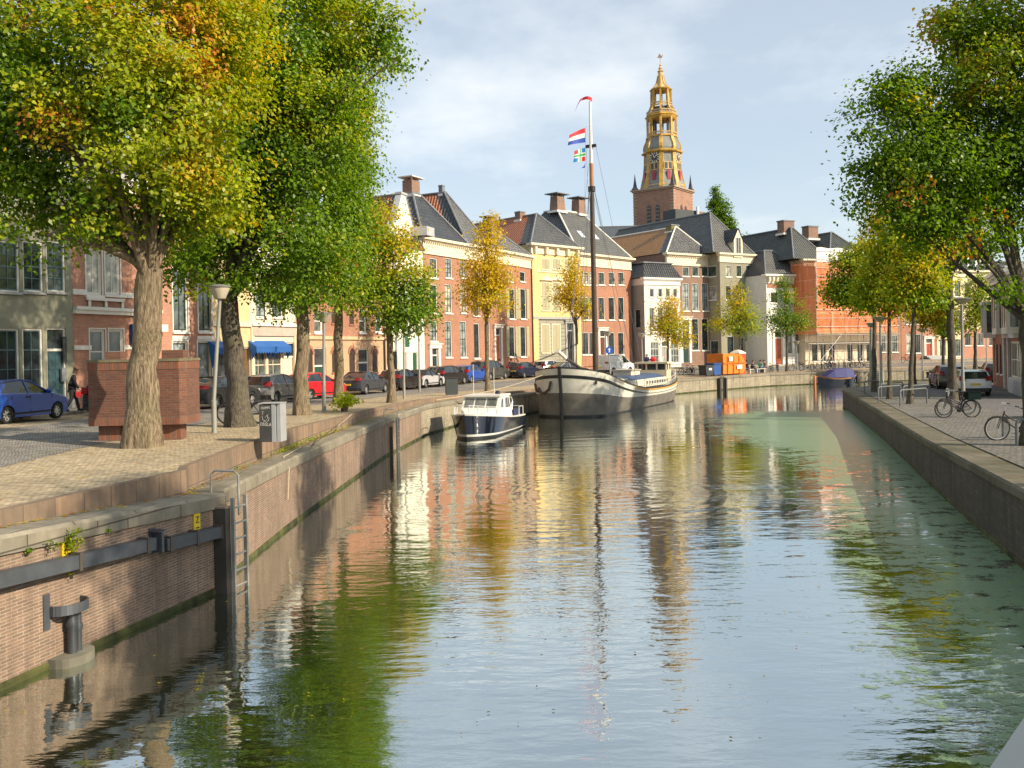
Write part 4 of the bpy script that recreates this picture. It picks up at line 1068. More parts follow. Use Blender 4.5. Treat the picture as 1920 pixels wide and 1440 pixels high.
# G3. brick house with grey shutters
h = House('brick_house', 'red brick house with large khaki shutters, orange door and ornate chimney hood', S2.on(925)+S2.d*.01, S2.on(998), 12.3, 12, BR_RD)
h.H = h.z(990, 480)
for c in (956, 980): h.wpx(c, 509, 528, 1.15, bars=(1, 1))
for yt, yb in ((541, 598), (612, 669)):
    for c in (946, 960, 981):
        if c == 946: continue
        x0 = h.x(c, (yt+yb)/2); za, zb = h.z(c, yb), h.z(c, yt); h.window(x0-.62, x0+.62, za, zb, bars=(1, 3), pane=PANES[0])
        for q in (x0-1.28, x0+.66):
            mb = MB(); mb.box(q, q+.6, -.07, -.01, za, zb)
            for k in range(14): zz = lerp(za+.1, zb-.1, k/14); mb.box(q+.06, q+.54, -.085, -.07, zz, zz+.09)
            mb.build('shutter', SHUT, h.t)
x = h.x(934, 655); h.door(x-.5, x+.5, .1, h.z(934, 615), flat('orange_door', (.50, .13, .04), .5), transom=.7, surround=.3)
h.cornice(1.25, CREAM, .45); h.roof(2.4, 1.5, mats=(T_BLK, T_RED, T_BLK), split=.3, cx=h.W*.36); h.chimney(h.W*.36, 1.9, h.H+2.0, .95, .8, 1.3, capmat=LEAD); h.shell()

# H. yellow house
YEL = brick('yellow_render', (.70, .50, .23), (.67, .48, .22), (.54, .37, .16), w=3.0, h=.42, ms=.012, stain=.12, stain_col=(.5, .36, .15))
h = House('stately_house', 'yellow rendered stately house with grey rusticated ground floor and closed shutters', at(1000, 660, 93.4).xy, at(1089, 660, 98.6).xy, 13.9, 12, YEL)
h.H = h.z(1000, 457)
for c in (1023, 1043, 1066):
    for yt, yb in ((486, 505), (530, 582), (609, 661)):
        if c == 1066 and yt > 600: continue
        x0 = h.x(c, (yt+yb)/2); za, zb = h.z(c, yb), h.z(c, yt); h.window(x0-.58, x0+.58, za, zb, bars=(1, 2), pane=PANES[2], trim=.1, frame=CREAM)
        mb = MB()
        for q in (x0-.57, x0+.01):
            mb.box(q, q+.56, .0, .06, za+.02, zb-.02)
            for k in range(10): zz = lerp(za+.1, zb-.1, k/10); mb.box(q+.06, q+.5, -.015, .0, zz, zz+.1)
        mb.build('shutter', SHUT, h.t)
    zz = h.z(c, 526); x0 = h.x(c, 526); mb = MB(); mb.prism([(x0-.9, zz), (x0+.9, zz), (x0, zz+.55)], -.25, 0); mb.build('pediment', CREAM, h.t)
x = h.x(1069, 645); h.door(x-.5, x+.5, .3, h.z(1069, 606), flat('black_door', (.02, .02, .022), .3), transom=.8, surround=.25, frame=STONE)
zz = h.z(1040, 596); h.band(zz-.15, zz+.1, STONE, .14, 'string_course'); h.band(h.z(1040, 510)-.1, h.z(1040, 510)+.05, CREAM, .08)
h.cornice(1.0, CREAM, .5, dent=False)
for i in range(5): h.box('cornice_bracket', (lerp(.4, h.W-.4, i/4)-.14, lerp(.4, h.W-.4, i/4)+.14, -.4, -.06, h.H-.95, h.H-.31), CREAM)
h.box('corner_pier', [(-.02, .75, -.12, 0, -.5, h.H-1.0), (h.W-.75, h.W+.02, -.12, 0, -.5, h.H-1.0)], YEL)
h.roof(3.6, 2.6, rw=.2, mats=(T_BLK, T_RED, T_BLK), split=.07, depth=22); h.chimney(h.W*.5-.2, 5, h.H+3.2, .8, .8, 1.0, cap=False); h.chimney(h.W*.86, 2.6, h.H+.6, .8, .7, 1.5, cap=False)
h.shell(split=(zz, brick('grey_rustic', (.33, .31, .24), (.31, .29, .225), (.13, .12, .10), w=4.0, h=.42, ms=.03, stain=.2)))

# I. brick house with two chimneys
h = House('brick_house', 'broad red brick house under a grey hipped roof with two capped chimneys, behind the mast', at(1089, 660, 98.65).xy, at(1186, 660, 106).xy, 13.4, 12, BR_OR)
h.H = h.z(1095, 476)
for c in (1098, 1112, 1128, 1147, 1165):
    h.wpx(c, 510, 534, 1.2, bars=(1, 2)); h.wpx(c, 557, 600, 1.2, bars=(1, 2), pane=PANES[0])
    if c != 1128: h.wpx(c, 623, 665, 1.2, bars=(1, 2), pane=PANES[0])
x = h.x(1130, 650); h.door(x-.55, x+.55, .3, h.z(1130, 620), flat('brown_door', (.14, .05, .03), .4), transom=.7, surround=.3)
h.cornice(1.35, CREAM, .45, dent=False)
h.roof(5.5, 5.0, rw=4.6, back=5, mats=(T_GRY, T_BLK, T_GRY), caps=WHITE); h.chimney(h.W*.5-2.0, 5.2, h.H+5.4, 1.5, 1.2, 1.75, taper=.16); h.chimney(h.W*.5+2.0, 5.2, h.H+5.4, 1.4, 1.2, 1.75, taper=.12)
for xx in (3.0, 5.6):
    mb = MB(); a = math.atan2(5.5, 5.1); M_ = Matrix.Translation((xx, 1.9, h.H+.06+1.9*5.5/5.1)) @ Matrix.Rotation(a, 4, 'X'); mb.box(0, .75, 0, 1.1, .02, .12, M_); mb.build('skylight', flat('skylight', (.55, .6, .65), .15), h.lastroof)
h.box('stoop_railing', [(h.x(1098)-.1, h.x(1122), -1.4, -1.36, 1.25, 1.3)] + [(h.x(1098)+k*.9, h.x(1098)+k*.9+.04, -1.4, -1.36, 0, 1.25) for k in range(4)], SASH_D)
h.shell()

# J. small white house with mansard
J0, J1 = at(1210, 660, 104.6).xy, at(1277, 660, 107.4).xy
h = House('mansard_house', 'small white stuccoed house with black mansard roof and grey clapboard side', J0, J1, 11, 6.2, flat('white_stucco', (.70, .66, .58), .7, .07))
h.H = h.z(1215, 521)
for c in (1222, 1238, 1252, 1266):
    h.wpx(c, 541, 557, .62, bars=(0, 0), trim=.14, pane=PANES[0])
    h.wpx(c, 577, 615, .72, bars=(0, 1), trim=.1, pane=PANES[1])
for c in (1228, 1266): h.wpx(c, 640, 681, 1.35, bars=(2, 2), sash=WHITE, pane=PANES[1])
x = h.x(1247, 660); h.door(x-.5, x+.5, 0, h.z(1247, 640), flat('grey_door', (.35, .33, .28), .6), transom=.6)
zq = h.z(1240, 626); h.band(zq, zq+.22, proud=.12); h.band(h.z(1240, 566), h.z(1240, 566)+.15, proud=.08)
h.window(h.D-1.75, h.D-.75, h.z(1200, 614), h.z(1200, 579), side=True, bars=(1, 1), frame=STONE)
h.cornice(.8, None, .3, dent=False)
m = MB(); e = .7; z = h.H+.06
A = [(-.2, -.2), (h.W+.2, -.2), (h.W+.2, h.D), (-.2, h.D)]; B = [(e-.1, e), (h.W-e+.1, e), (h.W-e+.1, h.D), (e-.1, h.D)]; hh = 1.75
for i in range(4): j = (i+1) % 4; m.poly([(*A[i], z), (*A[j], z), (*B[j], z+hh), (*B[i], z+hh)])
m.m = 1; m.box(e-.25, h.W-e+.25, e-.15, h.D, z+hh, z+hh+.14)
h.lastroof = m.build('roof', [T_BLK, LEAD], h.t)
h.shell()
h2 = brick('clapboard_grey', (.30, .29, .27), (.28, .27, .25), (.15, .15, .14), w=9, h=.2, ms=.012, stain=.2)
mb = MB()
zs_ = h.z(1200, 614); zt_ = h.z(1200, 579)
for q in ((-.5, .74, -.5, h.H-.8), (1.76, h.D, -.5, h.H-.8), (.74, 1.76, -.5, zs_-.02), (.74, 1.76, zt_+.02, h.H-.8)): mb.box(-.03, -.004, max(q[0], 0.05), q[1], q[2], q[3])
mb.build('clapboard', h2, h.t)

# K. brown brick house
h = House('brick_house', 'brown brick house with white dentil cornice and long brown tiled roof beside the mansard house', at(1254, 660, 107.6).xy, at(1338, 660, 112).xy, 13.9, 10, BR_BR)
h.H = h.z(1258, 475)
for c in (1286, 1304, 1322):
    h.wpx(c, 500, 518, 1.15, bars=(1, 1), pane=PANES[3]); h.wpx(c, 531, 583, 1.15, bars=(1, 3), pane=PANES[4])
    h.wpx(c, 597, 657, 1.2, bars=(1, 3), pane=PANES[0]) if c > 1290 else None
x = h.x(1286, 650); h.door(x-.55, x+.55, .5, h.z(1286, 600), flat('dark_green_door', (.02, .05, .04), .4), transom=1.2, surround=.35)
h.cornice(1.4, CREAM, .45); h.roof(3.5, 2.2, rw=.2, mats=(T_BLK, T_BRN, T_BLK), depth=20, split=.06, caps=WHITE); h.chimney(h.W*.5, 2.8, h.H+3.0, 1.3, 1.0, .9, cap=False, mat=flat('mossy_chimney', (.20, .17, .06), .9)); h.shell()

# L. grey house with dormer
L0, L1 = at(1353, 660, 110).xy, at(1417, 660, 113.2).xy
h = House('grey_house', 'olive grey rendered house with large grey tiled roof and white gabled dormer', L0, L1, 13.8, 8, flat('olive_render', (.27, .255, .18), .8, .08))
h.H = h.z(1360, 475)
for c in (1366, 1386, 1404):
    h.wpx(c, 497, 519, 1.0, bars=(1, 0)); h.wpx(c, 535, 562, 1.0, bars=(1, 1)) if c != 1386 else h.wpx(c, 535, 562, 1.0, bars=(1, 1))
h.wpx(1370, 630, 672, 1.2, bars=(1, 1), pane=PANES[0]); h.wpx(1391, 632, 672, .9, bars=(1, 1))
x = h.x(1406, 665); h.door(x-.5, x+.5, .2, h.z(1406, 645), flat('black_door', (.02, .02, .022), .3), transom=.7, surround=.3, frame=CREAM)
for yt, yb in ((497, 517), (535, 561)): h.window(h.D-2.2, h.D-.6, h.z(1353, yb), h.z(1353, yt), side=True, bars=(0, 0))
h.window(h.D-1.9, h.D-.5, h.z(1353, 668), h.z(1353, 638), side=True, bars=(0, 0), pane=PANES[3])
h.cornice(1.1, CREAM, .35, dent=False); h.roof(5.5, 3.9, rw=.1, mats=(T_GRY, T_GRY, T_GRY), depth=24, x0=-1.0)
r_ = h.lastroof
cxm = h.x(1382, 460); zb_ = h.z(1382, 483); zt_ = h.z(1382, 451)
mb = MB(); mb.m = 0; mb.prism([(cxm-.75, zb_), (cxm+.75, zb_), (cxm+.75, zt_), (cxm, zt_+1.35), (cxm-.75, zt_)], -.2, .12)
mb.m = 0; mb.box(cxm-.75, cxm+.75, .12, 2.4, zb_, zt_)
mb.m = 1; mb.add([(cxm-.95, -.3, zt_-.2), (cxm, -.3, zt_+1.5), (cxm, 3.4, zt_+1.5), (cxm-.95, 2.4, zt_-.2)], [(0, 1, 2, 3)]); mb.add([(cxm+.95, -.3, zt_-.2), (cxm, -.3, zt_+1.5), (cxm, 3.4, zt_+1.5), (cxm+.95, 2.4, zt_-.2)], [(0, 1, 2, 3)])
dm = mb.build('dormer', [CREAM, T_BLK], r_)
mb = MB(); mb.m = 0; mb.box(cxm-.4, cxm+.4, -.235, -.205, zb_+.5, zt_+.3); mb.m = 1
for q in (cxm-.42, cxm-.02, cxm+.38): mb.box(q, q+.05, -.26, -.236, zb_+.45, zt_+.35)
mb.build('dormer_window', [PANES[0], WHITE], r_)
# roof terrace box behind
mb = MB(); cz_ = at(1290, 400, 124); q_ = Vector((cz_.x, 124))-h.a; bx_, by_ = q_.x*math.cos(h.ang)+q_.y*math.sin(h.ang), -q_.x*math.sin(h.ang)+q_.y*math.cos(h.ang); bz_ = at(1276, 394, 124).z-h.z0
mb.m = 0; mb.box(bx_-2.3, bx_+1.7, by_, by_+2.5, bz_-4, bz_); mb.m = 1; mb.box(bx_+1.7, bx_+3.3, by_+.1, by_+2.4, bz_-4, bz_-.05); mb.m = 2; mb.tube([(bx_+1.5, by_-.3, bz_-3), (bx_+1.5, by_-.3, bz_+.5)], .2, 8)
mb.build('roof_box', [flat('roof_box_dark', (.04, .05, .045), .6), CH_BR, WHITE], r_)
mb = MB(); mb.box(-1.9, -.2, 2.7, 2.75, h.H+1.2, h.H+1.3); mb.build('gutter', LEAD, r_)
a = math.atan2(4.9, h.W/2+.6); xx = .35
mb = MB(); M_ = Matrix.Translation((xx, 4.2, h.H+.1+ (xx+1.1)*4.9/((h.W+1)/2+.1))) @ Matrix.Rotation(-a, 4, 'Y'); mb.box(-.7, .7, -.6, .6, .03, .12, M_); mb.build('skylight', flat('skylight', (.55, .6, .65), .15), r_)
h.shell()

# M. white house with red door
h = House('white_house', 'white plastered house with black hipped roof, white dentils and rust red door', at(1439, 660, 109).xy, at(1511, 660, 111.6).xy, 11.4, 8.5, flat('white_plaster_cool', (.66, .66, .62), .75, .06))
h.H = h.z(1445, 515)
for c in (1452, 1476, 1498): h.wpx(c, 548, 572 if c != 1452 else 568, 1.15, bars=(0, 1), trim=.2, pane=PANES[0])
for c in (1480, 1497): h.wpx(c, 625, 663, 1.0, bars=(0, 1), pane=PANES[1], trim=.06)
x = h.x(1460, 660); h.door(x-.6, x+.6, h.z(1460, 683), h.z(1460, 622), flat('rust_door', (.34, .07, .022), .4), transom=.75, surround=.35)
h.box('door_step', [(x-1.0, x+1.0, -1.1, 0, -.4, h.z(1460, 683))], STONE)
h.box('brick_panel', [(0.15, h.W-.1, -.03, .0, h.z(1470, 540), h.z(1470, 532))], BR_RD)
h.cornice(1.05, WHITE, .5)
for i in range(10): h.box('cornice_bracket', (lerp(.3, h.W-.3, i/9)-.12, lerp(.3, h.W-.3, i/9)+.12, -.42, -.06, h.H-.85, h.H-.31), CREAM)
h.roof(3.15, 2.9, rw=1.4, back=2.5, mats=(T_GRY, T_BLK, T_BLK)); h.shell()

# N. building under repair, behind orange netting
h = House('corner_house', 'cream building wrapped in scaffolding, dark green tiled roofs with two brick chimneys', at(1510, 660, 110.2).xy, at(1644, 660, 115.4).xy, 11.6, 14, flat('cream_render', (.68, .58, .42), .75, .1))
h.H = h.z(1530, 487)
for i, c in enumerate((1528, 1544, 1560, 1594, 1613, 1630)): h.wpx(c, 645, 678, 1.0, bars=(0, 1), pane=PANES[0])
for c in (1545, 1570, 1595, 1620): h.wpx(c, 510, 540, 1.1, bars=(1, 1)); h.wpx(c, 565, 605, 1.1, bars=(1, 2))
h.cornice(.9, CREAM, .4, dent=False)
h.roof(4.2, 3.2, rw=.3, mats=(T_DRK, T_DRK, T_DRK), depth=22, x0=-1.5, x1=4.0); h.chimney(1.2, 4.2, h.H+3.6, 1.7, 1.2, 1.7, cap=False)
h.roof(3.9, 3.4, rw=.3, mats=(T_DRK, T_DRK, T_DRK), depth=20, x0=4.3, x1=h.W); h.chimney(6.0, 5.0, h.H+3.2, 1.6, 1.2, 1.7, cap=False)
h.shell(); NH = h

# O. houses closing the view on the right
def plain(name, label, p, q, D0, D1, ytop, mat, cols, rows, roofm, seed=0, mans=True, base=None, z0=1.75, split=None, doorc=None, doormat=None):
    h = House(name, label, at(p, 660, D0).xy, at(q, 660, D1).xy, 11, 9, mat, z0=z0)
    h.H = h.z((p+q)/2, ytop)
    for c in cols:
        for yt, yb in rows: h.wpx(c, yt, yb, 1.15, bars=(1, 1), pane=PANES[0] if (c+yt) % 2 else PANES[1])
    if doorc:
        x = h.x(doorc, 670); h.door(x-.55, x+.55, .7, h.z(doorc, 635), doormat, transom=.6, surround=.3)
        mb = MB()
        for k in range(4): mb.box(x-1.2, x+1.2, -.5-.3*(4-k), 0, -.3, .7*(k+1)/4-.02)
        mb.build('stoop', STONE, h.t)
    h.cornice(.9, CREAM, .4, dent=False); h.roof(3.2, 1.6, rw=h.W*.7, back=2, mats=(roofm, roofm, roofm)); 
    return h
h = plain('brick_house', 'dark red brick house behind the slim trees at the bend, between netting and stoop', 1645, 1690, 117, 119, 512, BR_BR, (1656, 1678), ((535, 560), (580, 610), (628, 660)), T_BLK); h.shell()
h = plain('brick_house', 'orange brick house with raised stoop and red door past the slim right hand trees', 1690.5, 1757, 119, 121.3, 505, BR_OR, (1702, 1722, 1744), ((530, 556), (576, 608)), T_BLK, doorc=1742, doormat=flat('red_door', (.42, .06, .03), .4)); h.wpx(1706, 626, 662, 1.2, bars=(1, 1)); h.wpx(1722, 626, 662, 1.0, bars=(1, 1)); h.shell()
h = plain('stately_house', 'cream stately house with brick strips behind the knobbly trunk on the right', 1757.5, 1803, 121.3, 122.8, 506, flat('cream_facade', (.74, .60, .35), .7, .08), (1768, 1796), ((528, 556), (582, 620), (636, 668)), T_BLK); h.box('brick_strip', [(h.W*.42, h.W*.5, -.05, 0, 5, h.H-1)], BR_OR); h.shell()
h = plain('stately_house', 'cream and pink house with dormers closing the street on the right', 1803.5, 1874, 122.8, 125, 508, flat('cream_facade', (.74, .60, .35), .7, .08), (1815, 1838, 1860), ((530, 560), (624, 648)), T_BLK)
r_ = h.lastroof
for c in (1825, 1850):
    x = h.x(c, 495); mb = MB(); mb.m = 0; mb.prism([(x-.9, h.H+.1), (x+.9, h.H+.1), (x+.9, h.H+1.8), (x, h.H+2.6), (x-.9, h.H+1.8)], .2, 1.6); mb.m = 1; mb.box(x-.5, x+.5, .17, .199, h.H+.4, h.H+1.7); mb.build('dormer', [WHITE, PANES[0]], r_)
h.shell(split=(h.z(1840, 618), BR_PK))
# low far building line so the street does not end in the open
h = House('terrace_house', 'long low brick terrace at the far end of the right hand street', at(1874.5, 660, 125).xy, at(2150, 660, 133).xy, 10.5, 9, BR_BR, z0=1.7)
for k in range(8): x = 2+k*3.2; h.window(x, x+1.2, 1.0, 3.0); h.window(x, x+1.2, 4.6, 6.6)
h.cornice(.7); h.roof(3, 2, rw=h.W-4, mats=(T_BLK, T_BLK, T_BLK)); h.shell()

# R. houses on the right bank, fronts towards the water
R0 = at(1861, 660, 63.0).xy; R1 = at(1884, 660, 56.6).xy; Rd = (at(1917, 660, 50).xy-R0).normalized()
zr = gr(28, 52)+.08
h = House('brick_house', 'brown brick house with white oriel window and dark red shutters on the right bank', R0, R1, 7.4, 8, BR_RD, z0=zr)
x = h.W*.22
def oriel(h, x0, x1, z0, z1, out):
    mb = MB(); mb.m = 0
    mb.box(x0, x1, -out, 0, z0-.35, z0); mb.box(x0-.08, x1+.08, -out-.08, 0, z1, z1+.22)
    for q in ((x0, x0+.12), (x1-.12, x1), ((x0+x1)/2-.05, (x0+x1)/2+.05)): mb.box(q[0], q[1], -out, -out+.1, z0, z1)
    for q in (-out+.1, -.12): mb.box(x0, x0+.1, q, q+.1, z0, z1); mb.box(x1-.1, x1, q, q+.1, z0, z1)
    o = mb.build('oriel', WHITE, h.t)
    p = MB(); p.box(x0+.04, x1-.04, -out+.04, -.02, z0+.01, z1-.01); p.build('pane', PANES[1], o)
oriel(h, .4, 1.9, h.z(1862, 610)*0+3.5, 5.4, .7)
RS = flat('maroon_shutter', (.10, .02, .022), .5)
for xx in (3.0, 4.9):
    if xx+1 < h.W: h.window(xx, xx+.9, 3.5, 5.5, bars=(1, 1)); h.box('shutter', [(xx-.5, xx-.04, -.06, -.005, 3.5, 5.5)], RS); h.window(xx, xx+1.0, .8, 2.7, bars=(0, 1)); h.box('shutter', [(xx-.5, xx-.04, -.06, -.005, .8, 2.7)], RS)
h.door(1.0, 1.95, 0, 2.7, flat('grey_door', (.35, .33, .28), .6), transom=.5)
h.cornice(.7, None, .35); h.roof(.5, 2.5, rw=3, mats=(T_BLK, T_RED, T_BLK)); h.shell()
h = House('shop_house', 'white fronted shop with large paned display window and bay window on the right bank', R1, R1+Rd*9.5, 6.9, 8, BR_RD, z0=zr)
oriel(h, .6, 2.7, 3.7, 6.0, .75); oriel(h, 5.2, 7.3, 3.7, 6.0, .75)
h.box('shop_front', [(0, .5, -.12, 0, -.3, 3.1), (1.9, 2.3, -.12, 0, -.3, 3.1), (2.3, 7.8, -.12, 0, -.3, .7), (7.8, 9.5, -.12, 0, -.3, 3.1), (0, 9.5, -.16, 0, 3.1, 3.45)], flat('shop_white', (.55, .57, .58), .6))
h.window(2.4, 7.7, .75, 2.9, bars=(5, 1), sash=WHITE, pane=PANES[1]); h.door(.7, 1.7, 0, 2.8, WHITE, transom=.5)
h.cornice(.7); h.roof(.5, 2.5, rw=5, mats=(T_BLK, T_RED, T_BLK)); h.shell()

# ------------------------------------------------------------------ scaffolding
Sd = (NH.b-NH.a).normalized(); Sn = NH.n
sa = at(1532, 660, 107.6).xy; sw = 13.5
sc = thing('scaffolding', 'scaffolding hung with orange debris netting and a white roof sheet', 'scaffolding', (sa.x, sa.y, NH.z0), NH.ang)
def szz(py): r, u = ray(1532, py); return EYE+u*107.6-NH.z0
def net_material():
    m, nt, bs = new_mat('orange_net')
    tc = nt.nodes.new('ShaderNodeTexCoord')
    n1 = noise(nt, mapping(nt, tc.outputs['Object'], (1, 1, .35)), 1.2, 5)
    b = nt.nodes.new('ShaderNodeTexBrick'); nt.links.new(tc.outputs['UV'], b.inputs['Vector'])
    b.inputs['Scale'].default_value = 1; b.inputs['Brick Width'].default_value = 2.45; b.inputs['Row Height'].default_value = 2.0; b.inputs['Mortar Size'].default_value = .03; b.offset = 0
    b.inputs['Color1'].default_value = (.80, .24, .075, 1); b.inputs['Color2'].default_value = (.70, .20, .06, 1); b.inputs['Mortar'].default_value = (.95, .55, .34, 1)
    nt.links.new(mixc(nt, ramp(nt, n1, .3, .7), mixc(nt, .35, b.outputs['Color'], (.45, .09, .03)), b.outputs['Color']), bs.inputs['Base Color']); bs.inputs['Roughness'].default_value = .7
    tr = nt.nodes.new('ShaderNodeBsdfTransparent'); mx = nt.nodes.new('ShaderNodeMixShader'); mx.inputs[0].default_value = .82
    nt.links.new(tr.outputs[0], mx.inputs[1]); nt.links.new(bs.outputs[0], mx.inputs[2]); nt.links.new(mx.outputs[0], nt.nodes['Material Output'].inputs['Surface'])
    return m
NET = net_material(); STEEL = flat('scaffold_steel', (.45, .42, .38), .5, metal=.3)
zlo, zhi = szz(626), szz(490)
mb = MB(); ny = 3.0
cols = np.linspace(0, sw, 28); rws = np.linspace(zlo, zhi, 12)
def grid(f, nu, nv):
    o = len(mb.v)
    for j in range(nv):
        for i in range(nu): mb.v.append(f(i, j))
    for j in range(nv-1):
        for i in range(nu-1): a = o+j*nu+i; mb.f.append((a, a+1, a+nu+1, a+nu)); mb.mi.append(0)
grid(lambda i, j: (cols[i], -.06+.07*math.sin(i*2.1+j*.7)+.05*math.sin(j*1.9), rws[j]), 28, 12)
grid(lambda i, j: (-.05+.06*math.sin(i*1.7+j), i*.5, rws[j]), 9, 12)
mb.build('debris_net', NET, sc, fix=False)
mb = MB()
for i in range(7):
    x = i*sw/6
    for y in (-.16, 1.3): mb.tube([(x, y, 0), (x, y, zhi+.6)], .035, 6)
for z in np.arange(.4+2, zhi+.5, 2.0):
    for y in (-.16, 1.3): mb.tube([(0, y, z), (sw, y, z)], .03, 5)
    mb.tube([(0, -.16, z+1), (sw, -.16, z+1)], .025, 5)
mb.tube([(.2, -.02, .1), (4.3, -.02, zlo+.2)], .03, 5); mb.tube([(4.2, -.02, .1), (.2, -.02, zlo+.2)], .03, 5); mb.tube([(6.8, -.02, .1), (9, -.02, zlo+.2)], .03, 5); mb.tube([(9, -.02, .1), (11.2, -.02, zlo+.2)], .03, 5)
for x in (0, sw): mb.tube([(x, .06, 1.2), (x, 4, 1.2)], .025, 5)
mb.tube([(0, 4, 0), (0, 4, zhi+.5)], .03, 6)
mb.build('scaffold_tube', STEEL, sc)
mb = MB(); mb.box(0, sw, .1, 1.3, zlo-.06, zlo); mb.box(-.05, sw, -.1, -.07, zlo-.02, zlo+.16)
mb.build('work_deck', flat('deck_wood', (.40, .28, .16), .8), sc)
mb = MB(); o = 0
zs0, zs1 = zhi-.05, szz(464)
mb.m = 0
cols = np.linspace(0.2, 7.5, 14)
o = len(mb.v)
for j, z in enumerate((zs0, (zs0+zs1)/2, zs1)):
    for i, x in enumerate(cols): mb.v.append((x, -.08+.05*math.sin(i*2.3+j), z+.06*math.sin(i*1.3)*(j == 2)))
for j in range(2):
    for i in range(13): a = o+j*14+i; mb.f.append((a, a+1, a+15, a+14)); mb.mi.append(0)
mb.build('white_sheet', flat('white_sheet', (.80, .76, .72), .6, .05), sc, fix=False)

# ------------------------------------------------------------------ church
CT = at(1249, 640, 222)
ch = thing('church_tower', 'tall church tower with brick base and gilded yellow octagonal spire with clock faces', 'church tower', (CT.x, 222, 1.5), rad(-36))
YG = flat('gilded_yellow', (.50, .30, .05), .5, .42, .7); YP = flat('pale_gilt', (.55, .38, .18), .5, .25, .9)
LP = flat('lead_panel', (.20, .215, .20), .55, .2, .6); DKT = flat('dark_lead', (.07, .07, .075), .6)
TB = brick('tower_brick', (.36, .185, .125), (.28, .145, .105), (.34, .25, .19), w=.5, h=.16, ms=.02, stain=.3)
def tz(zy): return EYE + (650.5-(70+zy/4.115))/7.80 - 1.5
hw = 5.35
zb = tz(1165)
mb = MB(); mb.m = 0; mb.box(-hw, hw, -hw, hw, 0, zb-.6)
mb.m = 1
for sx in (-1, 1):
    for sy in (-1, 1):
        for k in range(16):
            z = zb-12+k*.72; mb.box(sx*hw-(.9 if sx > 0 else -.0)*1-(0 if sx > 0 else .06), sx*hw+(.06 if sx > 0 else .9), sy*hw-(.9 if sy > 0 else .06), sy*hw+(.06 if sy > 0 else .9), z, z+.3)
mb.box(-hw-.25, hw+.25, -hw-.25, hw+.25, zb-.6, zb-.3); mb.box(-hw-.55, hw+.55, -hw-.55, hw+.55, zb-.3, zb)
mb.m = 2
mb.build('tower_base', [TB, flat('sandstone', (.40, .29, .20), .8), TB], ch)
for rot in (0, PI/2):
    for dx in (-1.15, 1.15):
        mb = MB(); pts = [(dx-.5, zb-9), (dx+.5, zb-9)] + [(dx+.5*math.cos(a), zb-4.6+.5*math.sin(a)) for a in np.linspace(0, PI, 7)]
        mb.m = 0; mb.prism(pts, -hw-.09, -hw+.1); mb.m = 1
        for k in range(5): mb.box(dx-.48, dx+.48, -hw-.2, -hw-.09, zb-8.6+k*.9, zb-8.25+k*.9)
        o = mb.build('belfry_window', [DKT, flat('louvre_red', (.20, .05, .045), .6) if rot else flat('louvre_grey', (.2, .17, .14), .7)], ch); o.rotation_euler = (0, 0, rot)
for sx in (-1, 1):
    for sy in (-1, 1):
        mb = MB(); mb.lathe([(.95, 0), (.9, .3), (.5, .8), (.26, 2.2), (.03, 4.0)], 4, (sx*(hw-.35), sy*(hw-.35), zb), PI/4); mb.build('pinnacle', DKT, ch)
O8 = PI/8
def ringk(mb, prof, k=1.0): mb.lathe([(r*k/math.cos(PI/8), z) for r, z in prof], 8, a0=O8)
pr = [(5.1, zb), (4.75, tz(1110)), (4.35, tz(1050)), (4.1, tz(980)), (3.98, tz(880))]
def ribs(mb, prof, w=.42, out=.12):
    for k in range(8):
        a = O8+k*PI/4; ca, sa_ = math.cos(a), math.sin(a)
        for (r0, z0), (r1, z1) in zip(prof[:-1], prof[1:]):
            R0_, R1_ = r0/math.cos(PI/8), r1/math.cos(PI/8)
            def P(R, t, z): return (R*ca - t*sa_, R*sa_ + t*ca, z)
            mb.add([P(R0_-.45, -w, z0), P(R0_+out, -w*.8, z0), P(R0_+out, w*.8, z0), P(R0_-.45, w, z0), P(R1_-.45, -w, z1), P(R1_+out, -w*.8, z1), P(R1_+out, w*.8, z1), P(R1_-.45, w, z1)], [(0, 1, 5, 4), (1, 2, 6, 5), (2, 3, 7, 6), (3, 0, 4, 7), (4, 5, 6, 7), (3, 2, 1, 0)])
mb = MB(); ringk(mb, pr); ringk(mb, [(3.95, tz(880)), (4.15, tz(840)), (4.0, tz(810)), (3.5, tz(775)), (3.35, tz(745))]); sp_ = mb.build('spire_panels', LP, ch)
mb = MB(); ribs(mb, pr, .62); ribs(mb, [(4.0, tz(865)), (4.2, tz(840)), (4.05, tz(810)), (3.55, tz(775)), (3.4, tz(750))], .5)
ribs(mb, [(3.3, tz(745)), (3.3, tz(600))], .3); ribs(mb, [(3.2, tz(545)), (2.75, tz(525)), (2.35, tz(495)), (2.25, tz(375))], .22)
mb.build('spire_rib', YG, ch)
for rg_ in ([(4.0, tz(885)), (4.65, tz(877)), (4.75, tz(868)), (4.1, tz(858))],
            [(3.3, tz(760)), (3.65, tz(752)), (3.65, tz(745)), (3.2, tz(742))],
            [(3.2, tz(612)), (3.5, tz(600)), (3.6, tz(592)), (3.8, tz(585)), (3.3, tz(575))],
            [(3.15, tz(578)), (3.35, tz(575)), (3.35, tz(568)), (3.1, tz(566))],
            [(2.2, tz(385)), (2.55, tz(376)), (2.6, tz(370)), (2.1, tz(362))]):
    mb = MB(); ringk(mb, rg_); mb.build('spire_cornice', YG, ch)
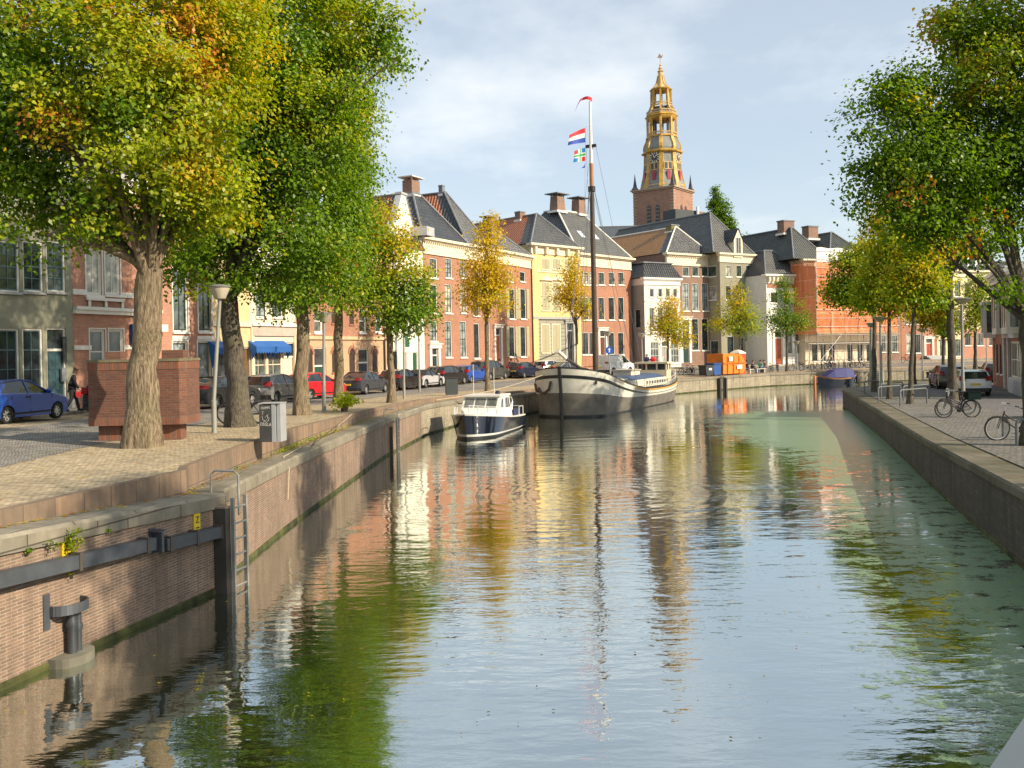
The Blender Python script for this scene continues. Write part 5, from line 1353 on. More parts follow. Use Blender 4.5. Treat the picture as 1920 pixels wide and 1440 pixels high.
def balus(mb, r, z0, z1, n=9):
    for k in range(8):
        a0, a1 = O8+k*PI/4, O8+(k+1)*PI/4; R_ = r/math.cos(PI/8)
        A = Vector((R_*math.cos(a0), R_*math.sin(a0), 0)); B = Vector((R_*math.cos(a1), R_*math.sin(a1), 0))
        for i in range(n): p = A.lerp(B, (i+.5)/n); mb.tube([(p.x, p.y, z0), (p.x, p.y, z1)], .09, 4)
        for z in (z0, z1): mb.tube([(A.x, A.y, z), (B.x, B.y, z)], .16, 4)
for q_ in ((4.9, zb+.1, tz(1135)), (3.3, tz(740), tz(718), 6), (3.3, tz(566), tz(545), 8), (2.3, tz(500), tz(480), 5)):
    mb = MB(); balus(mb, *q_); mb.build('balustrade', YP, ch)
mb = MB(); ringk(mb, [(2.7, tz(570)), (2.0, tz(520)), (1.9, tz(510))]); mb.lathe([(.5, tz(742)), (.5, tz(600))], 8); mb.lathe([(.28, tz(520)), (.28, tz(375))], 6)
for k in range(8):
    a = k*PI/4+O8
    mb.tube([(2.1*math.cos(a), 2.1*math.sin(a), tz(742)), (2.1*math.cos(a), 2.1*math.sin(a), tz(600))], .22, 5)
mb.build('lantern_core', DKT, ch)
mb = MB(); ringk(mb, [(2.0, tz(362)), (1.3, tz(335)), (1.05, tz(320)), (.62, tz(260)), (.55, tz(235)), (.75, tz(225)), (.35, tz(212)), (.5, tz(203)), (.16, tz(185)), (.3, tz(178)), (.06, tz(165)), (.05, tz(82))]); mb.build('spire_top', YP, ch)
mb = MB(); ribs(mb, [(2.02, tz(360)), (1.35, tz(335)), (1.08, tz(320)), (.66, tz(258))], .16, .06); mb.build('spire_rib', YG, ch)
mb = MB(); z = tz(112); mb.prism([(-1.0, z+.1), (-.3, z-.2), (.5, z-.3), (.9, z+.6), (.4, z+.15), (-.3, z+.9), (-.5, z+.2)], -.06, .06); mb.build('weather_vane', flat('vane_gilt', (.75, .55, .4), .4), ch)
for k in range(8):
    a = k*PI/4; mid_z = tz(922); rr_ = 4.12
    rot = Matrix.Rotation(a, 4, 'Z') @ Matrix.Translation((rr_, 0, 0)) @ Matrix.Rotation(PI/2, 4, 'Z')
    tilt = Matrix.Rotation(0, 4, 'X')
    if k % 2 == 1 or True:
        mb = MB()
        zc = tz(990); mb.m = 0; mb.box(-1.05, 1.05, -.25, .2, zc-.95, zc+.95, rot); mb.m = 1
        for dx in (-.52, .52): mb.box(dx-.33, dx+.33, -.3, -.251, zc-.72, zc+.72, rot)
        mb.build('dormer_window', [YP, DKT], ch)
        mb = MB(); zc = tz(1062); pts = [(-.42, zc-1.2), (.42, zc-1.2), (.42, zc+.8), (0, zc+1.25), (-.42, zc+.8)]; mb.prism(pts, -.62, -.2, rot); mb.build('red_hatch', flat('hatch_red', (.35, .04, .05), .5), ch)
for k in (1, 3, 5, 7):
    a = -PI/2 + (k-3)*PI/4 + PI/4*0
    rot = Matrix.Rotation(k*PI/4+PI/4, 4, 'Z') @ Matrix.Translation((4.12, 0, tz(922))) @ Matrix.Rotation(PI/2, 4, 'Y')
    mb = MB(); mb.lathe([(1.5, -.05), (1.5, .1)], 24, M=rot); cl = mb.build('clock_face', DKT, ch)
    mb = MB()
    for j in range(12):
        q = rot @ Matrix.Rotation(j*PI/6, 4, 'Z'); mb.box(.85, 1.42, -.11, .11, .1, .14, q)
    for ang, ln in ((2.2, 1.15), (3.6, .8)): mb.box(-.15, ln, -.09, .09, .15, .19, rot @ Matrix.Rotation(ang, 4, 'Z'))
    mb.build('clock_hands', flat('clock_ivory', (.75, .66, .5), .5), cl)
# nave behind the roofs
p = at(1095, 640, 200)
nv = House('church_nave', 'long dark slate roof of the church nave showing above the houses', at(1085, 660, 205).xy, at(1300, 660, 205).xy, 20, 16, TB, z0=1.5, cat='church')
nv.roof(11.2, 8, rw=nv.W-10, back=8, mats=(flat('slate', (.075, .085, .10), .5), T_DRK, T_DRK)); nv.shell()
# ------------------------------------------------------------------ cars
RUB = flat('tyre_rubber', (.018, .018, .018), .8); BLKP = flat('black_plastic', (.02, .02, .021), .55)
RIM = flat('alloy_rim', (.55, .55, .54), .3, metal=.6, var=.05); CGL = glassy('car_glass', (.02, .028, .03), .03)
TLT = flat('tail_light', (.26, .010, .012), .2, var=.35, scale=9); HLT = flat('head_light', (.65, .66, .64), .12); PLT = flat('plate_yellow', (.75, .50, .03), .5)
SEAM = flat('seam_dark', (.01, .01, .01), .7)
_wheel = {}
def wheel_mesh(r):
    if r in _wheel: return _wheel[r]
    mb = MB(); w = .10
    prof = [(r*.66, -w), (r*.90, -w), (r*.985, -w*.72), (r, -w*.3), (r, w*.3), (r*.985, w*.72), (r*.90, w), (r*.66, w)]
    mb.lathe(prof, 24, M=Matrix.Rotation(PI/2, 4, 'X'), closed=True)
    o = mb.build('wheel', RUB, None, smooth=40); tm = o.data; bpy.data.objects.remove(o)
    mb = MB(); mb.lathe([(r*.68, -w*.2), (r*.68, w*.55), (r*.60, w*.5), (r*.58, -w*.1)], 20, M=Matrix.Rotation(PI/2, 4, 'X'), closed=True)
    mb.lathe([(.0, w*.1), (.055, w*.1), (.05, w*.55), (0, w*.6)], 10, M=Matrix.Rotation(PI/2, 4, 'X'))
    for k in range(7):
        a = 2*PI*k/7; M_ = Matrix.Rotation(a, 4, 'Y'); mb.box(.03, r*.63, -w*.48, -w*.15, -.028, .028, M_); mb.box(.03, r*.63, w*.15, w*.48, -.028, .028, M_)
    mb.m = 1; mb.lathe([(0, -.01), (r*.62, -.01), (r*.62, .01), (0, .01)], 16, M=Matrix.Rotation(PI/2, 4, 'X'))
    o = mb.build('rim', [RIM, BLKP], None, smooth=35); rm = o.data; bpy.data.objects.remove(o)
    _wheel[r] = (tm, rm); return _wheel[r]

PROF = {  # side outlines in metres along x (rear -, front +): top line front->rear of the lower body; greenhouse; wheel centres
 'hatch': dict(L=3.9, Wd=1.68, H=1.47, wr=.30, ax=(-1.22, 1.24), top=[(1.95, .50), (1.93, .66), (1.80, .76), (1.05, .95), (.2, .97), (-1.2, 1.02), (-1.80, 1.02), (-1.93, .86), (-1.95, .45)], gh=[(1.02, .93), (.22, 1.40), (-.35, 1.47), (-1.25, 1.43), (-1.60, 1.36), (-1.86, .98)]),
 'wagon': dict(L=4.5, Wd=1.78, H=1.55, wr=.32, ax=(-1.35, 1.38), top=[(2.25, .48), (2.23, .66), (2.05, .78), (1.15, .98), (.2, 1.0), (-1.6, 1.05), (-2.1, 1.05), (-2.22, .88), (-2.25, .45)], gh=[(1.12, .96), (.25, 1.46), (-.4, 1.54), (-1.5, 1.50), (-1.85, 1.42), (-2.15, 1.0)]),
 'saloon': dict(L=4.55, Wd=1.78, H=1.43, wr=.315, ax=(-1.33, 1.38), top=[(2.27, .48), (2.24, .64), (2.05, .74), (1.1, .92), (.1, .95), (-1.35, 1.0), (-2.1, 1.0), (-2.25, .92), (-2.27, .45)], gh=[(1.08, .90), (.2, 1.36), (-.35, 1.43), (-.85, 1.40), (-1.62, .99)]),
 'convertible': dict(L=4.05, Wd=1.77, H=1.33, wr=.32, ax=(-1.2, 1.22), top=[(2.0, .48), (1.98, .62), (1.75, .72), (.85, .86), (0, .87), (-1.2, .92), (-1.85, .86), (-2.0, .72), (-2.02, .42)], gh=[(.8, .85), (.1, 1.27), (-.35, 1.33), (-.75, 1.28), (-1.4, .90)]),
 'mpv': dict(L=4.65, Wd=1.85, H=1.72, wr=.335, ax=(-1.4, 1.42), top=[(2.32, .5), (2.3, .72), (2.1, .88), (1.3, 1.08), (.2, 1.10), (-1.6, 1.14), (-2.2, 1.14), (-2.3, .92), (-2.32, .45)], gh=[(1.28, 1.06), (.4, 1.60), (-.3, 1.71), (-1.6, 1.68), (-2.0, 1.6), (-2.22, 1.1)]),
 'van': dict(L=4.8, Wd=1.9, H=1.95, wr=.33, ax=(-1.45, 1.5), top=[(2.4, .5), (2.38, .8), (2.2, 1.0), (1.6, 1.15), (.8, 1.18), (-1.6, 1.2), (-2.3, 1.2), (-2.4, 1.1), (-2.4, .45)], gh=[(1.58, 1.13), (.85, 1.78), (.4, 1.93), (-1.9, 1.95), (-2.3, 1.88), (-2.38, 1.15)]),
}
def car(name, label, kind, loc, heading, col, group='cars parked along the left bank street', roofcol=None, lod=1, sx=1.0):
    P = PROF[kind]; L2 = P['L']/2; hw = P['Wd']/2
    t = thing(name, label, 'car' if kind != 'van' else 'van', loc, heading, group)
    pm = paint('paint_%s' % '_'.join('%d' % int(c*1000) for c in col), col)
    ra = P['wr']+.055; (xr, xf) = P['ax']; zc = P['wr']
    bot = [(-L2+.03, .34), (-L2+.12, .24)]
    def arc(xc): return [(xc+ra*math.cos(a), max(zc+ra*math.sin(a), .19)) for a in np.linspace(PI+.28, -.28, 11)]
    lower = bot + arc(xr) + arc(xf) + [(L2-.12, .22), (L2-.02, .32)]
    out = lower + P['top']; n = len(out); nl_ = len(lower)
    ws = [-1, -.97, -.86, -.5, 0, .5, .86, .97, 1]
    mb = MB()
    def hwz(z): return hw*(1-.05*max(0, (z-.75)/.3)**2 - .03*max(0, (.4-z)/.2))
    for w in ws:
        for x, z in out:
            k = (abs(x)/L2)**5*.09*abs(w)**3.0*P['L']/2
            yy = w*hwz(z)
            zz = z - (.022 if abs(w) == 1 and z > .6 else 0)
            mb.v.append((x-math.copysign(k, x), yy, zz))
    for i in range(len(ws)-1):
        for j in range(n):
            j2 = (j+1) % n; mb.f.append((i*n+j, i*n+j2, (i+1)*n+j2, (i+1)*n+j)); mb.mi.append(1 if j < nl_-1 or j == n-1 else 0)
    mb.f.append(tuple(range(n))); mb.mi.append(0); mb.f.append(tuple(range((len(ws)-1)*n, len(ws)*n))); mb.mi.append(0)
    mb.build('body', [pm, BLKP], t, smooth=38)
    # glasshouse
    g = P['gh']; z0 = min(p[1] for p in g); zt = max(p[1] for p in g); m = len(g)
    def gy(z): return hw*lerp(.955, .735, (z-z0)/(zt-z0))
    mb = MB(); ww = [-1, -.9, -.5, 0, .5, .9, 1]
    def gp(x, z, w, o=0.0):
        k = .10*abs(w)**2.5
        cx = x - (k if x > .1 else (-k if x < -.9 else 0))*(1 if z < zt-.02 else .6)
        return (cx, w*(gy(z)+o), z - (.02 if abs(w) == 1 else 0)*(z > zt-.2) + o)
    for w in ww:
        for x, z in g: mb.v.append(gp(x, z, w))
    for i in range(len(ww)-1):
        for j in range(m-1): mb.f.append((i*m+j, i*m+j+1, (i+1)*m+j+1, (i+1)*m+j)); mb.mi.append(0)
    mb.f.append(tuple(range(m))); mb.mi.append(0); mb.f.append(tuple(range((len(ww)-1)*m, len(ww)*m))); mb.mi.append(0)
    mb.build('window_glass', CGL, t, smooth=30)
    rm = pm if roofcol is None else flat('soft_top', roofcol, .8)
    mb = MB()
    top = g[1:-1] if kind != 'saloon' else g[1:4]
    if kind in ('hatch', 'wagon', 'mpv'): top = g[1:5]
    if kind == 'van': top = g[1:6]
    if kind == 'convertible': top = g[1:5]
    k = len(top); o = len(mb.v)
    for w in ww:
        for x, z in top: mb.v.append(gp(x, z, w, .012))
    for i in range(len(ww)-1):
        for j in range(k-1): mb.f.append((i*k+j, i*k+j+1, (i+1)*k+j+1, (i+1)*k+j)); mb.mi.append(0)
    for s_ in (-1, 1):
        pts = [gp(x, z, s_, .0) for x, z in g]
        mb.tube([Vector(q) for q in pts], .035 if kind != 'van' else .05, 5)
        a, b = Vector(pts[-2]), Vector(pts[-1]); e = Vector((.42 if kind in ('hatch', 'mpv') else .28, 0, 0))
        mb.add([a, b, b+e*.6, a+e], [(0, 1, 2, 3)], Matrix.Translation((0, s_*.012, 0)))
        xb = -.15; yb = gy(z0); mb.tube([(xb-.1, s_*(gy(zt-.06)+.0), zt-.06), (xb, s_*yb, z0)], .03, 4)
        if kind in ('van',): mb.add([(.3, s_*(gy(zt-.1)+.015), zt-.1), (.3, s_*(yb+.015), z0), (-2.3, s_*(yb+.015), z0), (-2.25, s_*(gy(zt-.1)+.015), zt-.1)], [(0, 1, 2, 3)])
    mb.build('roof', rm, t, smooth=40, fix=False)
    # wheels
    tm, rmm = wheel_mesh(P['wr'])
    for x in (xr, xf):
        for s_ in (-1, 1):
            w = bpy.data.objects.new('wheel', tm); COL.objects.link(w); w.parent = t; w.location = (x, s_*(hw-.10), zc)
            q = bpy.data.objects.new('rim', rmm); COL.objects.link(q); q.parent = w
    # lights, plates, bumpers, mirrors
    zb = P['top'][-3][1]
    for s_ in (-1, 1):
        mb = MB(); y0, y1 = sorted((s_*hw*.66, s_*hw*.965)); k = .10
        hh = .28 if kind in ('hatch', 'mpv', 'wagon') else .17
        vs = [(-L2+.06, s_*hw*.60, zb-hh*.5), (-L2+.14, s_*hw*.955, zb-hh*.5), (-L2+.42, s_*hw*.975, zb-hh*.3), (-L2+.06, s_*hw*.66, zb+hh*.38), (-L2+.17, s_*hw*.94, zb+hh*.42), (-L2+.34, s_*hw*.965, zb+hh*.3)]
        vs2 = [(v[0]-.06, v[1]+s_*.012, v[2]) for v in vs]
        mb.add(vs2+[(0-L2+.5, s_*hw*.6, zb)], [(0, 1, 4, 3), (1, 2, 5, 4), (0, 3, 6), (2, 6, 5), (3, 4, 5, 6), (0, 6, 2, 1)])
        mb.build('taillight', TLT, t, fix=False)
        mb = MB(); zh = P['top'][2][1]
        mb.add([(L2-.02, s_*hw*.50, zh-.16), (L2-.10, s_*hw*.93, zh-.14), (L2-.42, s_*hw*.985, zh+.0), (L2-.10, s_*hw*.52, zh+.0), (L2-.22, s_*hw*.92, zh+.03)], [(0, 1, 4, 3), (1, 2, 4)])
        mb.build('headlight', HLT, t, fix=False)
        mb = MB(); M_ = Matrix.Translation((.72, s_*(hw+.06), P['top'][3][1]+.09)); mb.lathe([(0, -.1), (.06, -.09), (.085, 0), (.06, .08), (0, .09)], 8, M=M_ @ Matrix.Rotation(PI/2, 4, 'X') @ Matrix.Diagonal((.8, 1.0, 1.0, 1))); mb.build('mirror', pm if kind != 'van' else BLKP, t, smooth=50)
        mb = MB()
        for x in (.95, -.12, -1.0): mb.box(x-.006, x+.006, s_*(hw*.985)-.012, s_*(hw*.985)+.014, .33, z0-.02)
        mb.box(-.35, -.15, s_*hw-.02, s_*hw+.03, .84, .88); mb.box(-1.2, .85, s_*hw-.01, s_*hw+.012, .30, .36)
        mb.build('door_seam', SEAM, t)
    mb = MB(); mb.box(-L2-.025, -L2+.1, -.26, .26, .62 if kind != 'saloon' else .60, .73 if kind != 'saloon' else .71); mb.build('number_plate', PLT, t)
    mb = MB(); mb.box(L2-.1, L2+.02, -.26, .26, .38, .48); mb.build('number_plate', PLT, t)
    mb = MB(); mb.box(-L2-.02, -L2+.2, -hw*.8, hw*.8, .26, .40); mb.build('bumper', BLKP, t)
    return t
cA = math.atan2(.948, .32)          # heading of the street by the first houses
def on_left(px, py): return GL(px, py)
def pose(px, py, ang):
    p = GL(px, py); return p, ang
CB, CK, CG = (.012, .055, .33), (.012, .013, .015), (.19, .19, .185)
def LC(label, kind, px, py, col, ang, **k):
    """car whose middle stands at this spot of the street"""
    p = GL(px, py); return car({'van': 'delivery_van'}.get(kind, 'parked_car'), label, kind, (p.x, p.y, p.z+.01), ang, col, **k)
car('parked_car', 'bright blue hatchback parked by the grey stucco house at the left edge', 'hatch', (-17.4, 31.5, gl(-17.4, 31.5)+.01), rad(79), (.006, .060, .34))
car('parked_car', 'black hatchback mostly hidden behind the brick urinal', 'hatch', (-15.5, 36.9, gl(-15.5, 36.9)+.01), rad(72), CK)
car('parked_car', 'black saloon car behind the first lamp post and the leaning trunk', 'saloon', (-13.5, 41.6, gl(-13.5, 41.6)+.01), rad(73), CK)
car('parked_car', 'grey hatchback between the leaning trunk and the red car', 'hatch', (-12.35, 47.2, gl(-12.35, 47.2)+.01), rad(73), CG)
car('parked_car', 'bright red hatchback behind the straight knobbly trunk', 'hatch', (-11.35, 51.9, gl(-11.35, 51.9)+.01), rad(60), (.55, .012, .02))
car('parked_car', 'dark blue grey saloon behind the potted plant', 'saloon', (-9.6, 58.5, gl(-9.6, 58.5)+.01), rad(72), (.035, .042, .055))
car('parked_car', 'black hatchback behind the tree in front of the gabled house', 'hatch', (-7.9, 64.2, gl(-7.9, 64.2)+.01), rad(70), (.014, .014, .018))
car('parked_car', 'silver convertible with black soft top', 'convertible', (-6.7, 68.0, gl(-6.7, 68.0)+.01), rad(68), (.46, .46, .47), roofcol=(.02, .02, .02))
car('parked_car', 'black estate car beyond the silver convertible', 'wagon', (-5.2, 71.8, gl(-5.2, 71.8)+.01), rad(66), CK)
car('parked_car', 'small blue hatchback left of the golden tree trunk', 'hatch', (-3.55, 75.8, gl(-3.55, 75.8)+.01), rad(64), (.016, .075, .36))
car('parked_car', 'dark grey people carrier behind the golden tree trunk', 'mpv', (-2.05, 80.6, gl(-2.05, 80.6)+.01), rad(63), (.04, .045, .045))
car('parked_car', 'dark navy hatchback just left of the barge bow', 'hatch', (1.0, 84.6, gl(1.0, 84.6)+.01), rad(61), (.022, .028, .055))
car('parked_car', 'white hatchback parked before the grey rusticated ground floor', 'hatch', (3.7, 90.3, gl(3.7, 90.3)+.01), rad(50), (.70, .70, .69))
car('parked_car', 'black car half hidden behind the raised barge bow', 'saloon', (5.2, 86.5, gl(5.2, 86.5)+.01), rad(32), CK)
car('delivery_van', 'white delivery van behind the mast in front of the brick house', 'van', (10.4, 92.5, gl(10.4, 92.5)+.01), rad(48), (.72, .72, .70), group=None)
def RC(label, kind, x, y, col, ang, name='parked_car'):
    return car(name, label, kind, (x, y, gr(x, y)-.05), ang, col, group='cars parked on the right bank')
p = GR(1836, 742); RC('white hatchback with round red tail lights on the right bank', 'hatch', p.x+.55, p.y+2.2, (.70, .70, .68), rad(73.5))
p = GR(1790, 726); RC('grey estate car behind the knobbly dark trunk on the right bank', 'wagon', p.x-.2, p.y+.5, (.13, .125, .115), rad(74))
p = GR(1826, 712); RC('black car with pale roof beyond the white hatchback', 'hatch', p.x, p.y-3, (.03, .03, .035), rad(70))
p = GR(1851, 712); RC('dark red car farthest along the right hand street', 'hatch', p.x+.5, p.y-1.0, (.16, .015, .015), rad(70))

# ------------------------------------------------------------------ bicycles
def bicycle_proto(frame_col, name, label, group=None, basket=None, rack=True, pale_rim=False, size=.34, simple=False):
    t = thing(name, label, 'bicycle', (0, 0, 0), 0, group)
    fm = paint('bike_%d_%d_%d' % tuple(int(c*999) for c in frame_col), frame_col, .55, .0)
    R_ = size; n = 12 if simple else 24
    rearx, frontx = -.52, .56
    for x in (rearx, frontx):
        mb = MB(); mb.lathe([(R_-.028, -.024), (R_+.010, -.021), (R_+.022, 0), (R_+.010, .021), (R_-.028, .024)], n, M=Matrix.Rotation(PI/2, 4, 'X'), closed=True)
        w = mb.build('wheel', RUB, t, smooth=50, loc=(x, 0, R_))
        mb = MB(); mb.lathe([(R_-.042, -.012), (R_-.014, -.015), (R_-.014, .015), (R_-.042, .012)], n, M=Matrix.Rotation(PI/2, 4, 'X'), closed=True)
        mb.build('rim', flat('pale_rim', (.62, .62, .60), .4) if pale_rim else flat('bike_rim', (.16, .16, .16), .4, metal=.5), w, smooth=40)
        mb = MB()
        for k in range(8 if simple else 18):
            a = 2*PI*k/(8 if simple else 18); mb.tube([(.02*math.cos(a+.5), .03*(-1)**k, .02*math.sin(a+.5)), ((R_-.03)*math.cos(a), 0, (R_-.03)*math.sin(a))], .0013 if not simple else .0022, 3)
        mb.tube([(0, -.045, 0), (0, .045, 0)], .02, 6); mb.build('spokes', RIM, w)
    ht, hb_ = (.36, 0, .86), (.43, 0, .62); bb = (-.06, 0, .29); st = (-.22, 0, .80)
    mb = MB(); r = .021
    mb.tube([ht, hb_], .022, 7); mb.tube([hb_, bb], r*1.2, 7); mb.tube([(.375, 0, .78), (.12, 0, .60), (-.14, 0, .50)], r, 7); mb.tube([bb, st, (-.25, 0, .92)], r, 7)
    for y in (-.05, .05):
        mb.tube([(rearx, y, R_), (bb[0], y*.6, bb[2])], .011, 5); mb.tube([(rearx, y, R_), (st[0]+.02, y*.4, .74)], .010, 5)
        mb.tube([hb_, (.47, y, .66), (.50, y, .52), (frontx, y, R_)], .012, 6)
    mb.build('frame', fm, t, smooth=60)
    mb = MB(); mb.tube([ht, (.34, 0, 1.0)], .014, 6); mb.tube([(.34, 0, 1.0), (.40, .10, 1.06), (.34, .24, 1.07), (.12, .30, 1.03)], .012, 6); mb.tube([(.34, 0, 1.0), (.40, -.10, 1.06), (.34, -.24, 1.07), (.12, -.30, 1.03)], .012, 6)
    hbo = mb.build('handlebar', RIM, t, smooth=60)
    mb = MB()
    for s_ in (-1, 1): mb.tube([(.20, s_*.283, 1.048), (.09, s_*.303, 1.025)], .018, 6)
    mb.build('grip', RUB, hbo)
    mb = MB(); mb.add([(-.40, -.10, .97), (-.40, .10, .97), (-.22, .09, .95), (-.02, .02, .95), (-.02, -.02, .95), (-.22, -.09, .95), (-.38, -.07, .91), (-.38, .07, .91), (-.2, .05, .90), (-.2, -.05, .90)], [(0, 1, 2, 3, 4, 5), (0, 6, 7, 1), (1, 7, 8, 2), (2, 8, 3), (3, 8, 9, 4), (4, 9, 5), (5, 9, 6, 0), (6, 9, 8, 7)])
    mb.build('saddle', RUB, t)
    mb = MB()
    for x, a0, a1 in ((rearx, .2, 3.2), (frontx, .75, 2.9)):
        pts = [(x+(R_+.035)*math.cos(a), 0, R_+(R_+.035)*math.sin(a)) for a in np.linspace(a0, a1, 9)]
        for (x0, _, z0), (x1, _, z1) in zip(pts[:-1], pts[1:]): mb.add([(x0, -.024, z0), (x0, .024, z0), (x1, .024, z1), (x1, -.024, z1)], [(0, 1, 2, 3)])
    mb.build('mudguard', fm, t, fix=False)
    mb = MB(); mb.lathe([(.0, -.01), (.085, -.01), (.085, .01), (0, .01)], 14, (0, 0, 0), M=Matrix.Translation((bb[0], -.06, bb[2])) @ Matrix.Rotation(PI/2, 4, 'X')); mb.tube([(bb[0], -.08, bb[2]), (bb[0]+.12, -.08, bb[2]-.12), (bb[0]+.12, -.16, bb[2]-.12)], .01, 5); mb.tube([(bb[0], .08, bb[2]), (bb[0]-.12, .08, bb[2]+.12), (bb[0]-.12, .16, bb[2]+.12)], .01, 5)
    mb.tube([(rearx, -.06, R_+.03), (bb[0], -.06, bb[2]+.08)], .008, 4); mb.tube([(rearx, -.06, R_-.03), (bb[0], -.06, bb[2]-.08)], .008, 4)
    mb.build('chainset', BLKP, t)
    if rack:
        mb = MB()
        for y in (-.06, .06): mb.tube([(-.28, y, .76), (-.80, y, .76), (-.82, y, .72)], .008, 4); mb.tube([(rearx, y, R_), (-.62, y, .76)], .006, 4)
        for x in (-.35, -.5, -.65, -.8): mb.tube([(x, -.06, .76), (x, .06, .76)], .006, 4)
        mb.build('rack', BLKP, t)
    if basket:
        mb = MB(); mb.box(-.82, -.34, -.22, .22, .70, 1.0); mb.box(-.84, -.32, -.24, .24, .98, 1.02); mb.build('pannier', basket, t)
    return t
def put(o, x, y, z, rz, lean=0.0, label=None, group=None):
    o.location = (x, y, z); o.rotation_euler = (lean, 0, rz)
    if label: o['label'] = label
    if group: o['group'] = group
GRB = 'bicycles parked on the right pavement'
b1 = bicycle_proto((.012, .012, .014), 'bicycle', 'black roadster bicycle with pale wide rim at the right edge, leaning on a bollard rail', GRB, pale_rim=True, size=.35)
p0 = GR(1868, 826); put(b1, p0.x+.62, p0.y+.02, p0.z, rad(180-6), rad(-5))
b2 = bicycle_proto((.014, .014, .018), 'bicycle', 'black bicycle with dark green pannier in front of the knobbly trunk', GRB, basket=flat('pannier_green', (.008, .020, .017), .9, spec=.1))
p0 = GR(1790, 783); put(b2, p0.x+.15, p0.y, p0.z, rad(180-4), rad(4))
b3 = bicycle_proto((.022, .010, .035), 'bicycle', 'purple and red bicycle behind the one with the pannier', GRB, rack=True)
p0 = GR(1806, 780); put(b3, p0.x+.1, p0.y+.75, p0.z, rad(180+8), rad(-4))
b4 = bicycle_proto((.012, .012, .014), 'bicycle', 'black bicycle leaning behind the dark leaning trunk on the left bank', None)
p0 = GL(448, 797); put(b4, p0.x+.02, p0.y+.55, p0.z, rad(176), rad(-6))
# the far rows
BC = [((.02, .02, .024), 'black'), ((.05, .05, .055), 'dark grey'), ((.02, .09, .04), 'green'), ((.10, .02, .02), 'dark red'), ((.02, .03, .09), 'navy')]
protos = []
for q, (c, nm) in enumerate(BC): protos.append((bicycle_proto(c, 'bicycle', 'x', simple=True), nm))
GF = 'bicycles parked along the far quay'
row = [(1513, 691, 0, 5, 'black bicycle at the end of the far row nearest the white house', False), (1528, 690, 1, 40, 'dark grey bicycle beside the black one at the row end near the white house', False),
       (1541, 690, 0, 65, 'black bicycle standing third from the white house in the far row', True), (1552, 690, 4, 50, 'navy bicycle just before the cyclist in the far row', True),
       (1563, 690, 3, 60, 'dark red bicycle just past the cyclist in the far row', True), (1573, 690, 2, 70, 'green bicycle with its wheel towards the canal in the far row', True),
       (1584, 689, 1, 60, 'dark grey bicycle right after the green one in the far row', True), (1594, 689, 0, 50, 'black bicycle before the pink red one in the far row', True),
       (1606, 688, 3, 15, 'red bicycle at the end of the far row by the slim trunks', True), (1618, 688, 4, 160, 'navy bicycle past the red one at the row end by the dark trunk', False),
       (1493, 692, 1, 8, 'dark grey bicycle leaning on the sign pole before the white house', False), (1458, 692, 0, 80, 'black bicycle by the rust red door of the white house', False), (1446, 692, 1, 60, 'dark grey bicycle just right of the sitting people', False),
       (1285, 692, 0, 30, 'black bicycle on the stoop side beside the brown brick house', False), (1297, 692, 0, 60, 'black bicycle left of the orange waste container', False),
       (1700, 682, 4, 20, 'blue bicycle in front of the dark red brick house on the right', False)]
used = set()
for px, py, ci, ang, lab, _ in row:
    pr_, nm = protos[ci]; o = pr_ if ci not in used else copy_tree(pr_); used.add(ci)
    D = np.interp(px, [1280, 1450, 1520, 1620, 1700], [92, 97.5, 100.5, 104.5, 112])
    x = at(px, 690, D).x; put(o, x, D, gl(x, D), rad(ang+180*(px % 2)), rad(3*((px % 3)-1)), lab, GF)

# ------------------------------------------------------------------ boats
def loft(mb, secs, close=False):
    """secs: list of equally long point lists"""
    o = len(mb.v); n = len(secs[0])
    for s_ in secs: mb.v += [tuple(p) for p in s_]
    for i in range(len(secs)-1):
        for j in range(n-1): mb.f.append((o+i*n+j, o+i*n+j+1, o+(i+1)*n+j+1, o+(i+1)*n+j)); mb.mi.append(mb.m)
# Tjalk: local x from bow (0) to stern (L), y to port/starboard, z from the water
stem = onz(1055, 783, 0); ax = Vector((.438, .899)).normalized(); TL = 21.8
tj = thing('sailing_barge', 'old sailing barge with white bow, grey hull, ochre stripe and tall mast', 'barge', (stem.x, stem.y, 0), math.atan2(ax.y, ax.x))
NS = 40
def half(u, full, bow=.115, stern=.38):
    a = 1-(1-min(u/bow, 1))**3.0; b = 1-(max(0, (u-(1-stern))/stern))**3.2*.72
    return full*max(0.0, a)**.56*b
def sheer(u): return 1.32 + 1.80*max(0, 1-u/.55)**1.9 + .75*max(0, (u-.62)/.38)**2
HW_ = 2.55
HULLG = flat('hull_grey', (.165, .148, .12), .6, .35, 1.2); HULLW = flat('hull_white', (.70, .67, .56), .5, .14, 1.5); BLK = flat('tar_black', (.014, .014, .015), .4); OCH = flat('ochre_stripe', (.66, .34, .07), .5)
def section(u, side, levels):
    """points at the given fractions of the sheer height"""
    x = TL*u; h = sheer(u); w = half(u, HW_); out = []
    for f in levels:
        z = f*h if f >= 0 else f
        flare = 1.0 - .13*(1-max(f, 0))**1.8 * (1.0 if u > .08 else .7)
        rake = (-.35*(f-.0)*max(0, 1-u/.08) if f > 0 else 0)
        xs = x + rake + (1-min(1, max(f, 0)))*0.0 + (.9*(1-max(f, 0)) * -max(0, (u-.9)/.1) if u > .9 else 0)
        out.append((xs, side*w*flare, z))
    return out
us = [0, .002, .006, .012, .02, .03, .045, .06, .08, .10, .13, .17, .21, .26, .32, .4, .48, .56, .64, .71, .78, .84, .89, .93, .96, .98, 1.0]
def belt(u, zlow): return min(.99, max(.05, zlow/sheer(u)))
mb = MB()
